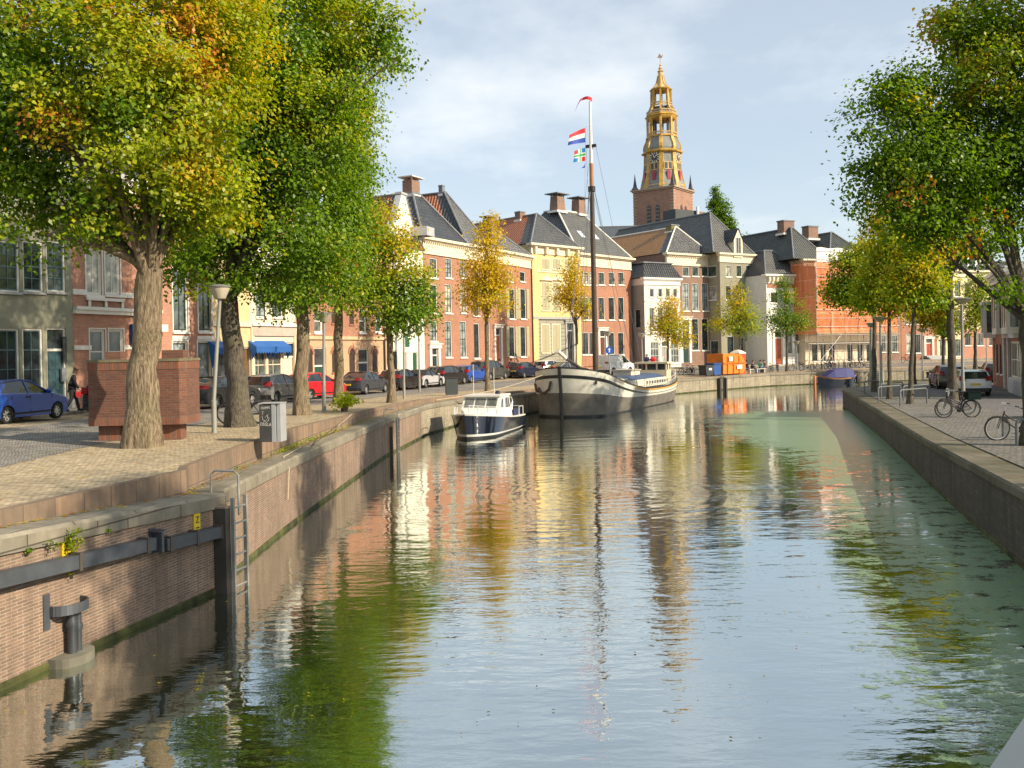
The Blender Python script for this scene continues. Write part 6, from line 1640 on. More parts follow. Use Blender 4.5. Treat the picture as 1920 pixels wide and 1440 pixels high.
for side in (-1, 1):
    def cut(u): return [(-.6, 0), (0, 0)]
    def wl(u): return lerp(.52, .60, u)                       # top of the grey lower hull, share of the sheer height
    def fr_(u): return np.interp(u, [0, .25, .45, .7, 1], [.50, .52, .62, .62, .60])
    A = [section(u, side, [-.6, 0, .045]) for u in us]; mb.m = 2; loft(mb, A); A = [section(u, side, [.045, fr_(u)*.5, fr_(u)]) for u in us]; mb.m = 0; loft(mb, A)
    A = [section(u, side, [fr_(u), .5*(fr_(u)+.80), np.interp(u, [0, .4, 1], [.80, .74, .74])]) for u in us]; mb.m = 1; loft(mb, A)
    A = [section(u, side, [np.interp(u, [0, .4, 1], [.80, .74, .74]), np.interp(u, [0, .35, .5, 1], [.865, .80, .755, .76])]) for u in us]; mb.m = 2
    loft(mb, [[(p[0], p[1]+side*.05, p[2]) for p in s_] for s_ in A])
    A = [section(u, side, [np.interp(u, [0, .35, .5, 1], [.865, .80, .755, .76]), .93]) for u in us]; mb.m = 1; loft(mb, A)
    k0 = next(i for i, u in enumerate(us) if u >= .32)
    A = [section(u, side, [.93, .995]) for u in us[:k0+1]]; mb.m = 1; loft(mb, A)
    A = [section(u, side, [.90, 1.0]) for u in us[k0:]]; mb.m = 3; loft(mb, [[(p[0], p[1]+side*.03, p[2]) for p in s_] for s_ in A])
    A = [section(u, side, [.995]) for u in us]; mb.m = 2
    loft(mb, [[(p[0], p[1]+side*.05, p[2]), (p[0], p[1]+side*.05, p[2]+.07), (p[0], p[1]-side*.10, p[2]+.07)] for (p,) in A])
hull = mb.build('hull', [HULLG, HULLW, BLK, OCH], tj, smooth=50, fix=False)
# deck
mb = MB(); A = []
for u in us: w = half(u, HW_)*.985; z = sheer(u)*.93-.12; A.append([(TL*u, -w, z), (TL*u, 0, z+.08), (TL*u, w, z)])
loft(mb, A); w = half(1, HW_); mb.m = 1; mb.add([(TL, -w, 0.2), (TL, w, .2), (TL, w, sheer(1)), (TL, -w, sheer(1))], [(0, 1, 2, 3)])
mb.build('deck', [flat('deck_grey', (.42, .40, .36), .7), HULLW], tj, fix=False)
mb = MB(); mb.tube([(-.12, 0, -.5), (-.14, 0, .8), (-.22, 0, sheer(0)*.6), (-.42, 0, sheer(0)+.12)], .11, 6); mb.build('stem', BLK, tj)
mb = MB()
mb.tube([Vector(section(u, 1, [f])[0])+Vector((-.10, .05, 0)) for u, f in ((.003, .74), (.005, .58), (.012, .50), (.020, .54), (.022, .62), (.026, .54), (.034, .56), (.040, .74))], .075, 6)
mb.build('anchor', flat('rusty_iron', (.10, .06, .04), .7), tj)
mb = MB(); mb.lathe([(.0, 0), (.11, 0), (.13, .05), (.07, .06), (.06, .02), (0, .02)], 10, M=Matrix.Translation((.62, -half(.035, HW_)-.02, 2.2)) @ Matrix.Rotation(PI/2, 4, 'X')); mb.build('hawse_hole', flat('rusty_iron', (.10, .06, .04), .7), tj)
# name on both bows
for side in (-1, 1):
    u0, u1 = .075, .25
    a = Vector(section(u0, side, [.925])[0]); b_ = Vector(section(u1, side, [.925])[0])
    if side < 0: p_, q_ = a, b_
    else: p_, q_ = b_, a
    d = (q_-p_).normalized(); up = Vector((0, 0, 1)); nrm = d.cross(up).normalized(); up2 = nrm.cross(d)
    M_ = Matrix(((d.x, up2.x, nrm.x, 0), (d.y, up2.y, nrm.y, 0), (d.z, up2.z, nrm.z, 0), (0, 0, 0, 1)))
    mid = (p_+q_)/2; nn = Vector((0, side, 0)); 
    if nrm.dot(nn) < 0: nrm = -nrm
    wmid = Vector(section((u0+u1)/2, side, [.925])[0]); offd = max(0.05, (wmid-mid).dot(nrm)+.05)
    text_mesh('ship_name', 'VERANDERING', .30, flat('name_grey', (.13, .125, .12), .6), tj, Matrix.Translation(mid+nrm*offd) @ M_)
# mast (its own part), spar, rigging, deckhouse, wheelhouse, rails
mastp = at(1119, 690, 62.4); lx = 6.0
def tl_(x, y, z):    # local -> world helper for flags
    n = Vector((-ax.y, ax.x)); q = Vector((stem.x, stem.y))+ax*x+n*y; return Vector((q.x, q.y, z))
ztop = at(1110, 190, 62.4).z; zc1 = at(1114, 352, 62.4).z; zc2 = at(1113, 306, 62.4).z
mb = MB(); mb.m = 0; mb.tube([(lx, 0, 1.0), (lx, 0, 6), (lx, 0, zc1)], [.195, .185, .16], 10); mb.m = 1; mb.tube([(lx, 0, zc1), (lx, 0, zc2)], [.15, .14], 10); mb.m = 2; mb.tube([(lx, 0, zc2), (lx, 0, ztop)], [.13, .08], 10)
mb.m = 3; mb.tube([(lx, 0, zc1-.25), (lx, 0, zc1+.1)], .25, 10); mb.box(lx-.08, lx+.08, -.38, .38, zc2+1.1, zc2+1.3)
mst = mb.build('mast', [flat('mast_dark', (.060, .040, .028), .5, .3), flat('mast_varnish', (.34, .15, .07), .4), WHITE, BLK], tj, smooth=40)
mb = MB(); zb_ = zc1
for xx, yy in ((lx+1.2, 2.15), (lx+1.2, -2.15), (lx+2.6, 2.15), (lx+2.6, -2.15)): mb.tube([(lx, yy*.08, zc1), (xx, yy, 1.6)], .016, 4)
mb.tube([(lx, 0, zc1+.2), (.2, 0, sheer(0)+.3)], .02, 4); mb.tube([(lx, 0, zc2+1.2), (.9, 0, sheer(.04)+.2)], .012, 4)
mb.tube([(lx, .35, zc2+1.2), (lx+5.2, 1.9, 1.7)], .012, 4); mb.tube([(lx, -.35, zc2+1.2), (lx+5.2, -1.9, 1.7)], .012, 4); mb.tube([(lx, 0, zc1), (lx+8.8, 0, 2.6)], .012, 4)
mb.build('rigging', flat('wire_grey', (.20, .20, .20), .5), tj)
mb = MB(); mb.tube([(-.1, .1, sheer(0)+.95), (1.0, .1, 3.7), (lx+.5, -.25, 1.95), (lx+3.0, -.5, 1.55)], [.09, .11, .12, .10], 8); mb.m = 1; mb.tube([(-.35, .1, sheer(0)+1.08), (.9, .1, 3.74)], .125, 8)
mb.build('bowsprit', [flat('spar_dark', (.05, .035, .028), .5), WHITE], tj)
mb = MB(); n = 12
A = []
for i in range(n+1):
    x = lerp(1.9, 5.4, i/n); r = .55*math.sin(PI*min(1, .25+.75*(1-i/n)))**.5+.12; zz = sheer(x/TL)*.93+.02
    A.append([(x, r*1.6*math.cos(a)+.15, zz+r*1.15*math.sin(a)) for a in np.linspace(0, PI, 9)])
loft(mb, A); mb.build('tarpaulin', flat('tarp_navy', (.012, .018, .05), .45, .3), tj, smooth=60, fix=False)
for xx, yy in ((1.3, .9), (2.3, -1.0)):
    pass
x0, x1 = lx+2.7, TL*.80
mb = MB(); zz = 1.35; A = []
for x in np.linspace(x0, x1, 9): A.append([(x, -1.72, zz+.05), (x, -1.62, zz+.62), (x, -.9, zz+.86), (x, 0, zz+.92), (x, .9, zz+.86), (x, 1.62, zz+.62), (x, 1.72, zz+.05)])
mb.m = 0
for q in (0, 1, 2, 3, 4, 5):
    mb.m = 0 if q in (0, 5) else 1
    loft(mb, [[s_[q], s_[q+1]] for s_ in A])
mb.m = 0; mb.poly(A[0]); mb.poly(A[-1])
ho = mb.build('hold_cover', [flat('boat_cream', (.66, .60, .46), .55, .1), flat('cover_blue', (.05, .085, .16), .6, .15)], tj, smooth=40, fix=False)
mb = MB(); mb.box(x0+2.8, x0+4.9, -.7, .7, zz+.9, zz+1.25); mb.m = 1; mb.box(x0+2.7, x0+5.0, -.8, .8, zz+1.25, zz+1.32); mb.build('skylight_hatch', [flat('boat_cream', (.66, .60, .46), .55), flat('tarp_beige', (.42, .37, .27), .7)], tj)
mb = MB(); mb.box(lx+1.2, lx+2.6, -1.3, 1.3, 1.3, 2.05); mb.box(lx+1.1, lx+2.7, -1.4, 1.4, 2.05, 2.12); mb.build('deck_house', flat('deckhouse_white', (.66, .62, .52), .5), tj)
xs = TL*.865
mb = MB(); mb.m = 0; mb.box(xs, xs+1.3, -1.25, 1.25, 1.5, 2.45)
for q in ((0, .12), (1.18, 1.3)): 
    for y in (-1.25, 1.13): mb.box(xs+q[0], xs+q[1], y, y+.12, 2.35, 3.05)
mb.box(xs+.5, xs+.8, -1.25, -1.13, 2.35, 3.05); mb.box(xs+.5, xs+.8, 1.13, 1.25, 2.35, 3.05); mb.box(xs, xs+.12, -.5, -.38, 2.35, 3.05); mb.box(xs, xs+.12, .38, .5, 2.35, 3.05)
mb.box(xs-.12, xs+1.42, -1.38, 1.38, 2.95, 3.10); mb.m = 1; mb.box(xs+.04, xs+1.26, -1.2, 1.2, 2.45, 2.95)
mb.build('wheelhouse', [flat('wheelhouse_cream', (.70, .60, .42), .5), PANES[0]], tj)
for side in (-1, 1):
    mb = MB(); pr2 = []
    for u in np.linspace(.42, .99, 22):
        p_ = section(u, side, [1.0])[0]; q_ = Vector((p_[0], p_[1]*.96, p_[2])); mb.tube([q_, q_+Vector((0, 0, .62))], .02, 4); pr2.append(q_)
    for dz in (.32, .62): mb.tube([q+Vector((0, 0, dz)) for q in pr2], .016, 4)
    mb.build('guard_rail', WHITE, tj)
    mb = MB()
    for u in np.linspace(.56, .8, 9): p_ = section(u, side, [1.0])[0]; mb.box(p_[0]-.09, p_[0]+.09, side*1.735-.012, side*1.735+.012, zz+.22, zz+.46)
    mb.build('porthole', DKT, tj)
mb = MB(); mb.m = 0; mb.tube([(TL-.5, 0, 2.0), (TL+.35, 0, 3.5)], .03, 5); mb.build('flagstaff', WHITE, tj)
mb = MB(); mb.lathe([(0, 0), (.22, .05), (.3, .3), (.1, .5), (0, .5)], 8, (TL-.2, .7, 3.0)); mb.build('red_buoy', flat('buoy_red', (.55, .02, .02), .5), tj)
# halyard and flags
flx = lx; fp = at(1097, 242, 62.2)
def flag_mesh(name, label, top, h, w, bands, cross=None, droop=.0, dirn=None):
    n = 16; m_ = 12; mb = MB(); d = dirn or Vector((-1, -.15, 0)).normalized(); mats = []
    def P(i, j):
        u = i/n; v = j/m_
        k = math.sin(u*5.2+v*.8)*.10*u*w
        dz = -droop*u**1.3*w*(1-.55*v)
        q = d*(u*w*(.90+.10*v)) + Vector((d.y, -d.x, 0))*k + Vector((0, 0, -v*h + dz)); return q
    for j in range(m_+1):
        for i in range(n+1): mb.v.append(tuple(P(i, j)))
    for j in range(m_):
        for i in range(n):
            a = j*(n+1)+i; mb.f.append((a, a+1, a+n+2, a+n+1)); mb.mi.append(bands((i+.5)/n, (j+.5)/m_))
    return mb
FR, FW_, FB_, FG = [flat('flag_'+c, v, .7, .05) for c, v in (('red', (.62, .03, .04)), ('white', (.80, .78, .74)), ('blue', (.03, .09, .42)), ('green', (.05, .38, .10)))]
FBL = flat('flag_sky_blue', (.02, .22, .55), .7, .05)
h1 = at(1097, 240, 62.2).z-at(1097, 267, 62.2).z
o = flag_mesh('', '', None, h1, 1.25, lambda u, v: 0 if v < .36 else (1 if v < .68 else 2), droop=.42).build('ship_flag', [FR, FW_, FB_], None, loc=at(1097, 240, 62.2), smooth=70, fix=False)
tag(o, 'red white and blue flag flying from the halyard beside the mast', 'flag', 'flags flying beside the mast')
def grn(u, v):
    if abs(v-.5) < .09 or abs(u-.45) < .08: return 3
    if abs(v-.5) < .19 or abs(u-.45) < .15: return 1
    return (4 if v < .5 else 0) if u < .45 else (0 if v < .5 else 4)
o = flag_mesh('', '', None, h1*.92, .85, grn, droop=.30).build('ship_flag', [FR, FW_, FB_, FG, FBL], None, loc=at(1097, 277, 62.2), smooth=70, fix=False)
tag(o, 'blue and red flag with green white cross under the tricolour', 'flag', 'flags flying beside the mast')
mb = MB(); q = at(1097, 305, 62.2); mb.add([(0, 0, 0), (0, 0, -.35), (-.28, -.03, -.38), (-.05, 0, -.2)], [(0, 3, 1), (3, 2, 1)]); o = mb.build('ship_flag', FB_, None, loc=q, fix=False); tag(o, 'tiny blue pennant hanging lowest on the halyard', 'flag', 'flags flying beside the mast')
mb = MB(); tp = at(1110, 187, 62.4)
for i in range(12):
    u0, u1 = i/12, (i+1)/12
    def Q(u): 
        if u < .5: return Vector((-u*1.55, -.1*math.sin(u*9), .12*math.sin(u*6)))
        v = (u-.5)*2; return Vector((-.78-.42*v, 0, .02-.80*v**1.2))
    a, b_ = Q(u0), Q(u1); hh = lambda u: .26*(1-u)+.02
    mb.m = 0 if u0 < .5 else (0 if i % 2 else 1)
    mb.add([a+Vector((0, 0, hh(u0)/2)), b_+Vector((0, 0, hh(u1)/2)), b_-Vector((0, 0, hh(u1)/2)), a-Vector((0, 0, hh(u0)/2))], [(0, 1, 2, 3)])
o = mb.build('mast_pennant', [FR, FB_], None, loc=tp, fix=False); tag(o, 'long red pennant streaming from the masthead', 'flag', 'flags flying beside the mast')
mb = MB(); a = at(1098, 238, 62.2); mb.tube([a, at(1109, 236, 62.4)], .012, 4); mb.tube([a, at(1096, 420, 62.0), at(1098, 690, 61.8)], .010, 4)
o = mb.build('halyard', flat('wire_grey', (.20, .20, .20), .5)); o.parent = tj; o.matrix_parent_inverse = (Matrix.Translation((stem.x, stem.y, 0)) @ Matrix.Rotation(math.atan2(ax.y, ax.x), 4, 'Z')).inverted()

# Motor cruiser
mstem = onz(876, 824, 0); max_ = Vector((.27, .963)).normalized(); ML = 6.7
mo = thing('motor_cruiser', 'small motor cruiser with dark navy hull and white cabin moored at the left quay', 'motorboat', (mstem.x, mstem.y, 0), math.atan2(max_.y, max_.x)); mo.scale = (1, 1, .82)
def mh(u): return 1.30*(1-(1-min(u/.34, 1))**2.4)**.66*(1-.10*max(0, (u-.6)/.4)**2)
def ms_(u): return .92+.62*(1-u)**1.8
NAVY = paint('hull_navy', (.006, .008, .022), .12, .9); GEL = flat('gelcoat', (.76, .74, .68), .3, .04)
mus = [0, .01, .03, .06, .1, .15, .2, .27, .35, .45, .55, .65, .75, .85, .93, 1.0]
def msec(u, side, fs):
    out = []
    for f in fs:
        h_ = ms_(u); z = f*h_ if f >= 0 else f; fl = .80+.20*max(f, 0)**.7
        out.append((ML*u - .42*max(f, 0)*max(0, 1-u/.25), side*mh(u)*fl, z))
    return out
mb = MB()
for side in (-1, 1):
    mb.m = 1; loft(mb, [msec(u, side, [-.4, 0, .10]) for u in mus]); mb.m = 2; loft(mb, [msec(u, side, [.10, .19]) for u in mus]); mb.m = 0; loft(mb, [msec(u, side, [.19, .45, .7, .94]) for u in mus])
    mb.m = 2; loft(mb, [[(p[0], p[1]+side*.035, p[2]) for p in msec(u, side, [.94, 1.0])]+[(msec(u, side, [1.0])[0][0], msec(u, side, [1.0])[0][1]-side*.1, ms_(u)+.02)] for u in mus])
w = mh(1)
mb.m = 0; mb.add([(ML, -w, -.2), (ML, w, -.2), (ML, w, ms_(1)), (ML, -w, ms_(1))], [(0, 1, 2, 3)])
mb.build('hull', [NAVY, BLK, GEL], mo, smooth=50, fix=False)
mb = MB(); loft(mb, [[(ML*u-.42*max(0, 1-u/.25), -mh(u)*.97, ms_(u)-.02), (ML*u-.42*max(0, 1-u/.25), 0, ms_(u)+.05), (ML*u-.42*max(0, 1-u/.25), mh(u)*.97, ms_(u)-.02)] for u in mus]); mb.build('deck', GEL, mo, fix=False)
mb = MB()
A = []
for x, zt_, wt in ((1.15, 1.42, .45), (1.5, 1.62, .72), (2.25, 1.66, .88)): A.append([(x, -wt-.1, ms_(x/ML)), (x, -wt, zt_), (x, wt, zt_), (x, wt+.1, ms_(x/ML))])
loft(mb, A); mb.poly(A[0]); mb.build('fore_cabin', GEL, mo, fix=False)
mb = MB()
prof = [(2.05, 1.60), (2.55, 2.34), (4.15, 2.40), (4.75, 1.0), (2.05, 1.0)]
mb.m = 0
mb.prism(prof, -.98, .98)
mb.m = 0; mb.plate([(2.35, -1.0), (4.4, -1.0), (4.4, 1.0), (2.35, 1.0)], 2.38, 2.48)
ca = mb.build('wheelhouse', GEL, mo)
BGL = glassy('boat_glass', (.16, .17, .17), .08)
for side in (-1, 1):
    y = side*.985
    for pts in ([(2.55, 1.68), (2.78, 2.22), (3.05, 2.24), (3.05, 1.68)], [(3.45, 1.62), (3.45, 2.24), (3.78, 2.25), (3.95, 1.62)], [(4.02, 1.62), (3.86, 2.25), (4.05, 2.25), (4.30, 1.62)]):
        mb = MB(); mb.prism(pts, y-.006, y+.006); mb.build('cabin_window', BGL, ca)
for y0, y1 in ((-.86, -.32), (-.24, .30), (.38, .86)):
    a0 = Vector((2.05+.5*.18-.012, 0, 1.60+.74*.18+.008)); a1 = Vector((2.05+.5*.90-.012, 0, 1.60+.74*.90+.008))
    mb = MB(); mb.add([(a0.x, y0, a0.z), (a0.x, y1, a0.z), (a1.x, y1, a1.z), (a1.x, y0, a1.z)], [(0, 1, 2, 3)]); mb.build('cabin_window', BGL, ca, fix=False)
mb = MB(); r = .022
pr2 = [Vector((msec(u, -1, [1.0])[0][0]+.1, -mh(u)*.9, ms_(u))) for u in (.28, .2, .12, .05, .01)] + [Vector((msec(u, 1, [1.0])[0][0]+.1, mh(u)*.9, ms_(u))) for u in (.05, .12, .2, .28)]
for q in pr2: mb.tube([q, q+Vector((0, 0, .5))], r, 5)
mb.tube([q+Vector((0, 0, .5)) for q in pr2], r, 5); mb.build('boat_rail', flat('steel_white', (.7, .7, .68), .3, metal=.3), mo); mb = MB()
mb.tube([(4.3, -1.0, 1.0), (4.75, -1.0, 1.9), (4.75, -.95, 2.2), (4.75, .95, 2.2), (4.75, 1.0, 1.9), (4.3, 1.0, 1.0)], .025, 5); mb.build('cabin_arch', flat('steel_white', (.7, .7, .68), .3, metal=.3), mo); mb = MB()
pr3 = [Vector((5.6, -1.12, .95)), Vector((6.5, -1.1, .95)), Vector((6.5, 1.1, .95)), Vector((5.6, 1.12, .95))]
for q in pr3: mb.tube([q, q+Vector((0, 0, .55))], r, 5)
mb.tube([q+Vector((0, 0, .55)) for q in pr3], r, 5)
mb.build('boat_rail', flat('steel_white', (.7, .7, .68), .3, metal=.3), mo)
mb = MB(); mb.tube([(2.9, -.55, 2.4), (2.9, -.55, 4.2)], .018, 4); mb.tube([(3.3, .7, 2.4), (3.3, .7, 4.4)], .018, 4); mb.build('antenna', WHITE, mo)
mb = MB(); mb.lathe([(0, 0), (.14, .02), (.16, .12), (.1, .22), (0, .24)], 10, (3.7, -.5, 2.46)); mb.build('search_lamp', NAVY, mo, smooth=50)
mb = MB(); mb.box(5.0, 6.4, -.9, .9, .9, .98); mb.m = 1; mb.box(5.0, 6.3, -1.0, -.6, .98, 1.35); mb.box(5.0, 6.3, .6, 1.0, .98, 1.35); mb.build('cockpit', [GEL, flat('cushion_navy', (.02, .03, .08), .7)], mo)
# far sloop
sp_ = onz(1570, 727, 0); sp_ = at(1570, 712, 94); so = thing('sloop', 'small dark sloop with purple blue cover and wooden rim moored at the far quay', 'boat', (sp_.x, 94.2, 0), rad(12))
def sh(u): return .95*(1-abs(2*u-1)**2.4)**.7*(1.0 if u < .5 else 1.0)+.03
mb = MB(); SL = 4.6
for side in (-1, 1):
    sec = lambda u, f: (SL*(u-.5)*(.86+.14*f), side*sh(u)*(.6+.4*f), f*(.72+.35*abs(2*u-1)**2))
    us2 = np.linspace(0, 1, 15); mb.m = 0; loft(mb, [[sec(u, -.3), sec(u, .0), sec(u, .45), sec(u, .8)] for u in us2]); mb.m = 1; loft(mb, [[Vector(sec(u, .8))+Vector((0, side*.03, 0)), Vector(sec(u, 1.0))+Vector((0, side*.03, 0)), Vector(sec(u, 1.0))-Vector((0, side*.1, 0))] for u in us2])
mb.build('hull', [NAVY, flat('teak_rim', (.48, .24, .11), .5)], so, smooth=50, fix=False)
mb = MB(); loft(mb, [[(x, -w_, .78), (x, -w_*.75, z), (x, w_*.75, z), (x, w_, .78)] for x, w_, z in ((-1.6, .55, .85), (-.6, .86, 1.55), (.7, .92, 1.72), (1.5, .86, 1.6), (1.75, .8, .95))]); mb.build('boat_cover', flat('cover_violet', (.045, .05, .17), .7), so, fix=False)
mb = MB(); mb.box(2.3, 2.5, -.15, .15, .2, 1.05); mb.box(2.5, 2.62, -.05, .05, -.4, .5); mb.build('outboard', BLKP, so)
# ------------------------------------------------------------------ brick urinal
UB = brick('urinal_brick', (.21, .085, .052), (.14, .056, .038), (.15, .11, .085), w=.21, h=.062, ms=.011, stain=.35, bmp=.7)
u0 = GL(178, 829); u1 = GL(346, 834)
ud = (u1.xy-u0.xy).normalized(); uw = at(345, 700, u0.y).x-at(165, 700, u0.y).x
uo = at(165, 700, u0.y+.05); ut = thing('brick_urinal', 'square dark brick urinal standing on short piers behind the big light trunk', 'urinal', (uo.x, uo.y, u0.z), rad(1.5))
UH = 2.08; UD = 1.15
mb = MB(); mb.m = 0
pl = [(0, 0), (uw-.15, 0), (uw, .15), (uw, UD), (.0, UD)]
n = len(pl)
inn = [(.25, .25), (uw-.25, .25), (uw-.25, UD-.25), (.25, UD-.25)]
mb.plate(pl, .42, UH-.07)
mb.build('brick_wall', UB, ut)
mb = MB(); mb.plate([(-.03, -.03), (uw-.13, -.03), (uw+.03, .14), (uw+.03, UD+.03), (-.03, UD+.03)], UH-.07, UH); mb.build('coping', flat('moss_coping', (.17, .15, .09), .9, .3), ut)
US = brick('urinal_soldier', (.27, .105, .06), (.20, .075, .045), (.15, .11, .085), w=.062, h=.30, ms=.011, stain=.3, bmp=.7)
for k in (0, 1):
    mb = MB(); mb.plate([(-.012, -.012), (uw-.145, -.012), (uw+.012, .145), (uw+.012, UD+.012), (-.012, UD+.012)], *((UH-.27, UH-.071) if k == 0 else (.40, .62))); mb.build('soldier_course', US, ut)
mb = MB()
for x, w_ in ((.15, .55), (uw*.5-.25, .5), (uw-.75, .55)): mb.box(x, x+w_, .2, .55, -.1, .40)
mb.box(.2, uw-.3, .56, UD-.2, -.1, .40)
mb.build('pier', US, ut)
mb = MB(); mb.box(.25, .62, .5, .9, UH, UH+.2); mb.build('vent_block', UB, ut)
mb = MB(); mb.box(uw-.75, uw-.2, .5, .95, UH, UH+.22); mb.build('vent_block', UB, ut)

# ------------------------------------------------------------------ street lamps
GALV = flat('galvanised', (.33, .325, .29), .5, .12, metal=.25); LAMPB = flat('lamp_bowl', (.48, .44, .33), .35, .08)
def lamp(label, base, top_px, r=.065, head=.36, up=True, group='street lamps'):
    """slim post; the bowl is a shallow inverted cone under a flat lid"""
    t = thing('street_lamp', label, 'street lamp', base, 0, group)
    H_ = at(top_px[0], top_px[1], base.y).z-base.z; dx = at(top_px[0], top_px[1], base.y).x-base.x
    mb = MB(); mb.tube([(0, 0, -.1), (0, 0, .9), (0, 0, .91), (dx, 0, H_-.32)], [r*1.25, r*1.25, r, r*.8], 10); mb.build('pole', GALV, t, smooth=40)
    mb = MB(); mb.lathe([(.09, H_-.36), (.15, H_-.34), (head, H_-.06), (head, H_-.02)] if up else [(.07, H_-.30), (.16, H_-.24), (head*.9, H_-.07), (head, H_-.03)], 16, (dx, 0, 0)); mb.build('lamp_bowl', LAMPB, t, smooth=30)
    mb = MB(); mb.lathe([(head+.03, H_-.03), (head+.04, H_), (head*.5, H_+.05), (.02, H_+.06)], 16, (dx, 0, 0)); mb.build('lamp_lid', flat('lamp_lid', (.25, .25, .23), .5), t, smooth=30)
    return t
lamp('grey street lamp between the brick urinal and the leaning dark trunk', GL(402, 812), (412, 537), .058, .27)
lamp('grey street lamp right of the straight knobbly trunk', GL(608, 771), (607, 588), .07, .32)
p = GL(758, 748); lamp('slim grey lamp post right of the green and yellow tree', p, (757, 600), .06, .3)
p = GL(787, 735); lamp('slim pale lamp before the white gabled house', p, (785, 620), .06, .3)
p = GL(98, 770); lamp('grey lamp with bowl shade in front of the stucco house', p, (91, 577), .085, .33)
p = Vector((at(1143, 640, 74).x, 74, gl(at(1143, 640, 74).x, 74))); lamp('street lamp with a blue round sign just right of the mast', p, (1139, 622), .06, .34)
mb = MB(); q = at(1141, 657, 74); mb.lathe([(.0, -.02), (.32, -.02), (.32, .02), (0, .02)], 16, M=Matrix.Rotation(PI/2, 4, 'X')); o = mb.build('traffic_sign', flat('sign_blue', (.02, .12, .5), .4), None, loc=(q.x+.05, q.y-.12, q.z)); tag(o, 'round blue traffic sign fixed to the lamp right of the mast', 'traffic sign')
mb = MB(); mb.prism([(-.05, -.16), (.05, -.16), (.05, .06), (.13, .06), (0, .2), (-.13, .06), (-.05, .06)], -.028, -.021); a_ = mb.build('arrow', WHITE, o)
def flamp(px, D, py, label): x = at(px, 640, D).x; lamp(label, Vector((x, D, gl(x, D))), (px-1, py), .06, .36)
flamp(1204, 86, 626, 'street lamp in front of the grey clapboard side of the mansard house')
flamp(1494, 98.5, 640, 'thin lamp post right of the pointed green tree by the white house')
p = GR(1806, 748); lamp('flat topped street lamp right of the knobbly dark trunk', p, (1803, 560), .085, .47, up=False)
p = GR(1653, 742); lamp('flat topped street lamp between the slim trunks by the bicycle hoops', p, (1650, 595), .08, .42, up=False)
p = GR(1730, 710); lamp('pale lamp with a blue sign beyond the slim right hand trees', p, (1729, 617), .06, .48, up=False)
x_ = at(1849, 640, 88); lamp('thin lamp at the far end of the right hand street', Vector((x_.x, 88, 1.4)), (1849, 620), .05, .45, up=False)
p = GR(1634, 730); lamp('light grey post beside the corner tree trunk on the right', p, (1633, 606), .12, .3, up=False)

# ------------------------------------------------------------------ cabinet, bins, plant
cb = GL(505, 828); ct = thing('utility_cabinet', 'tall dark utility cabinet scrawled with white graffiti at the quay kerb', 'cabinet', cb, rad(-6)); ct.scale = (.70, .78, .86)
mb = MB(); mb.m = 0; mb.box(-.29, .16, -.14, .42, 0, 1.06); mb.build('cabinet_body', [flat('cabinet_dark', (.055, .055, .05), .5, .3)], ct)
mb = MB(); mb.box(.161, .30, -.145, .42, 0, 1.09); mb.box(.33, .46, -.10, .42, 0, 1.09); mb.build('door', flat('cabinet_grey', (.36, .37, .37), .45), ct)
mb = MB(); mb.box(.295, .335, -.08, .40, 0, 1.07); mb.build('door_gap', SEAM, ct)
mb = MB(); mb.box(-.32, .48, -.17, .45, 1.09, 1.115); mb.build('lid', flat('cabinet_grey', (.36, .37, .37), .45), ct)
GRAF = flat('graffiti_white', (.62, .60, .55), .6)
FM = lambda x, z, a=0.0: Matrix.Translation((x, -.143, z)) @ Matrix.Rotation(PI/2, 4, 'X') @ Matrix.Rotation(a, 4, 'Z')
text_mesh('graffiti', 'OLIMPS', .10, GRAF, ct, FM(-.06, .97, .03)); text_mesh('graffiti', 'OSGLA', .13, GRAF, ct, FM(-.06, .50, -.06))
mb = MB()
for pts in ([(-.2, .86), (-.14, .88), (-.17, .78)], [(-.18, .74), (-.16, .64), (-.05, .60), (0.02, .68), (-.02, .76), (-.08, .70)], [(.04, .80), (.0, .72), (.07, .70), (.05, .60)], [(-.15, .60), (-.02, .56), (.05, .63)]): mb.tube([(x, -.145, z) for x, z in pts], .006, 4)
mb.build('graffiti', GRAF, ct)
bn = GL(847, 741); bt = thing('litter_bin', 'dark grey litter bin standing on the quay behind the motor cruiser', 'litter bin', bn, rad(12))
mb = MB(); mb.box(-.36, .36, -.22, .22, .06, 1.02); mb.build('bin_body', flat('bin_dark', (.05, .06, .06), .5), bt); mb = MB(); mb.box(-.39, .39, -.25, .25, 1.02, 1.08); mb.build('lid', BLKP, bt); mb = MB(); mb.box(-.30, .30, -.18, .18, 0, .06); mb.build('base', STONE, bt)
pp = GL(646, 772); pt_ = thing('potted_plant', 'bright green leafy plant in a small dark pot before the pale mottled trunk', 'plant', pp)
mb = MB(); mb.lathe([(.10, 0), (.14, .02), (.17, .26), (.15, .27), (.12, .22)], 14); mb.build('pot', flat('pot_dark', (.10, .07, .055), .7), pt_, smooth=40)
g_ = np.random.default_rng(4); cc = g_.normal(0, 1, (90, 3))*np.array([.28, .22, .12])+np.array([0, 0, .42])
V, c_ = leaf_cloud(cc, 7, .07, .12, W4(.25, .9, .02, 0), gr_=g_); crown_mesh('foliage', V, c_*1.25, pt_)

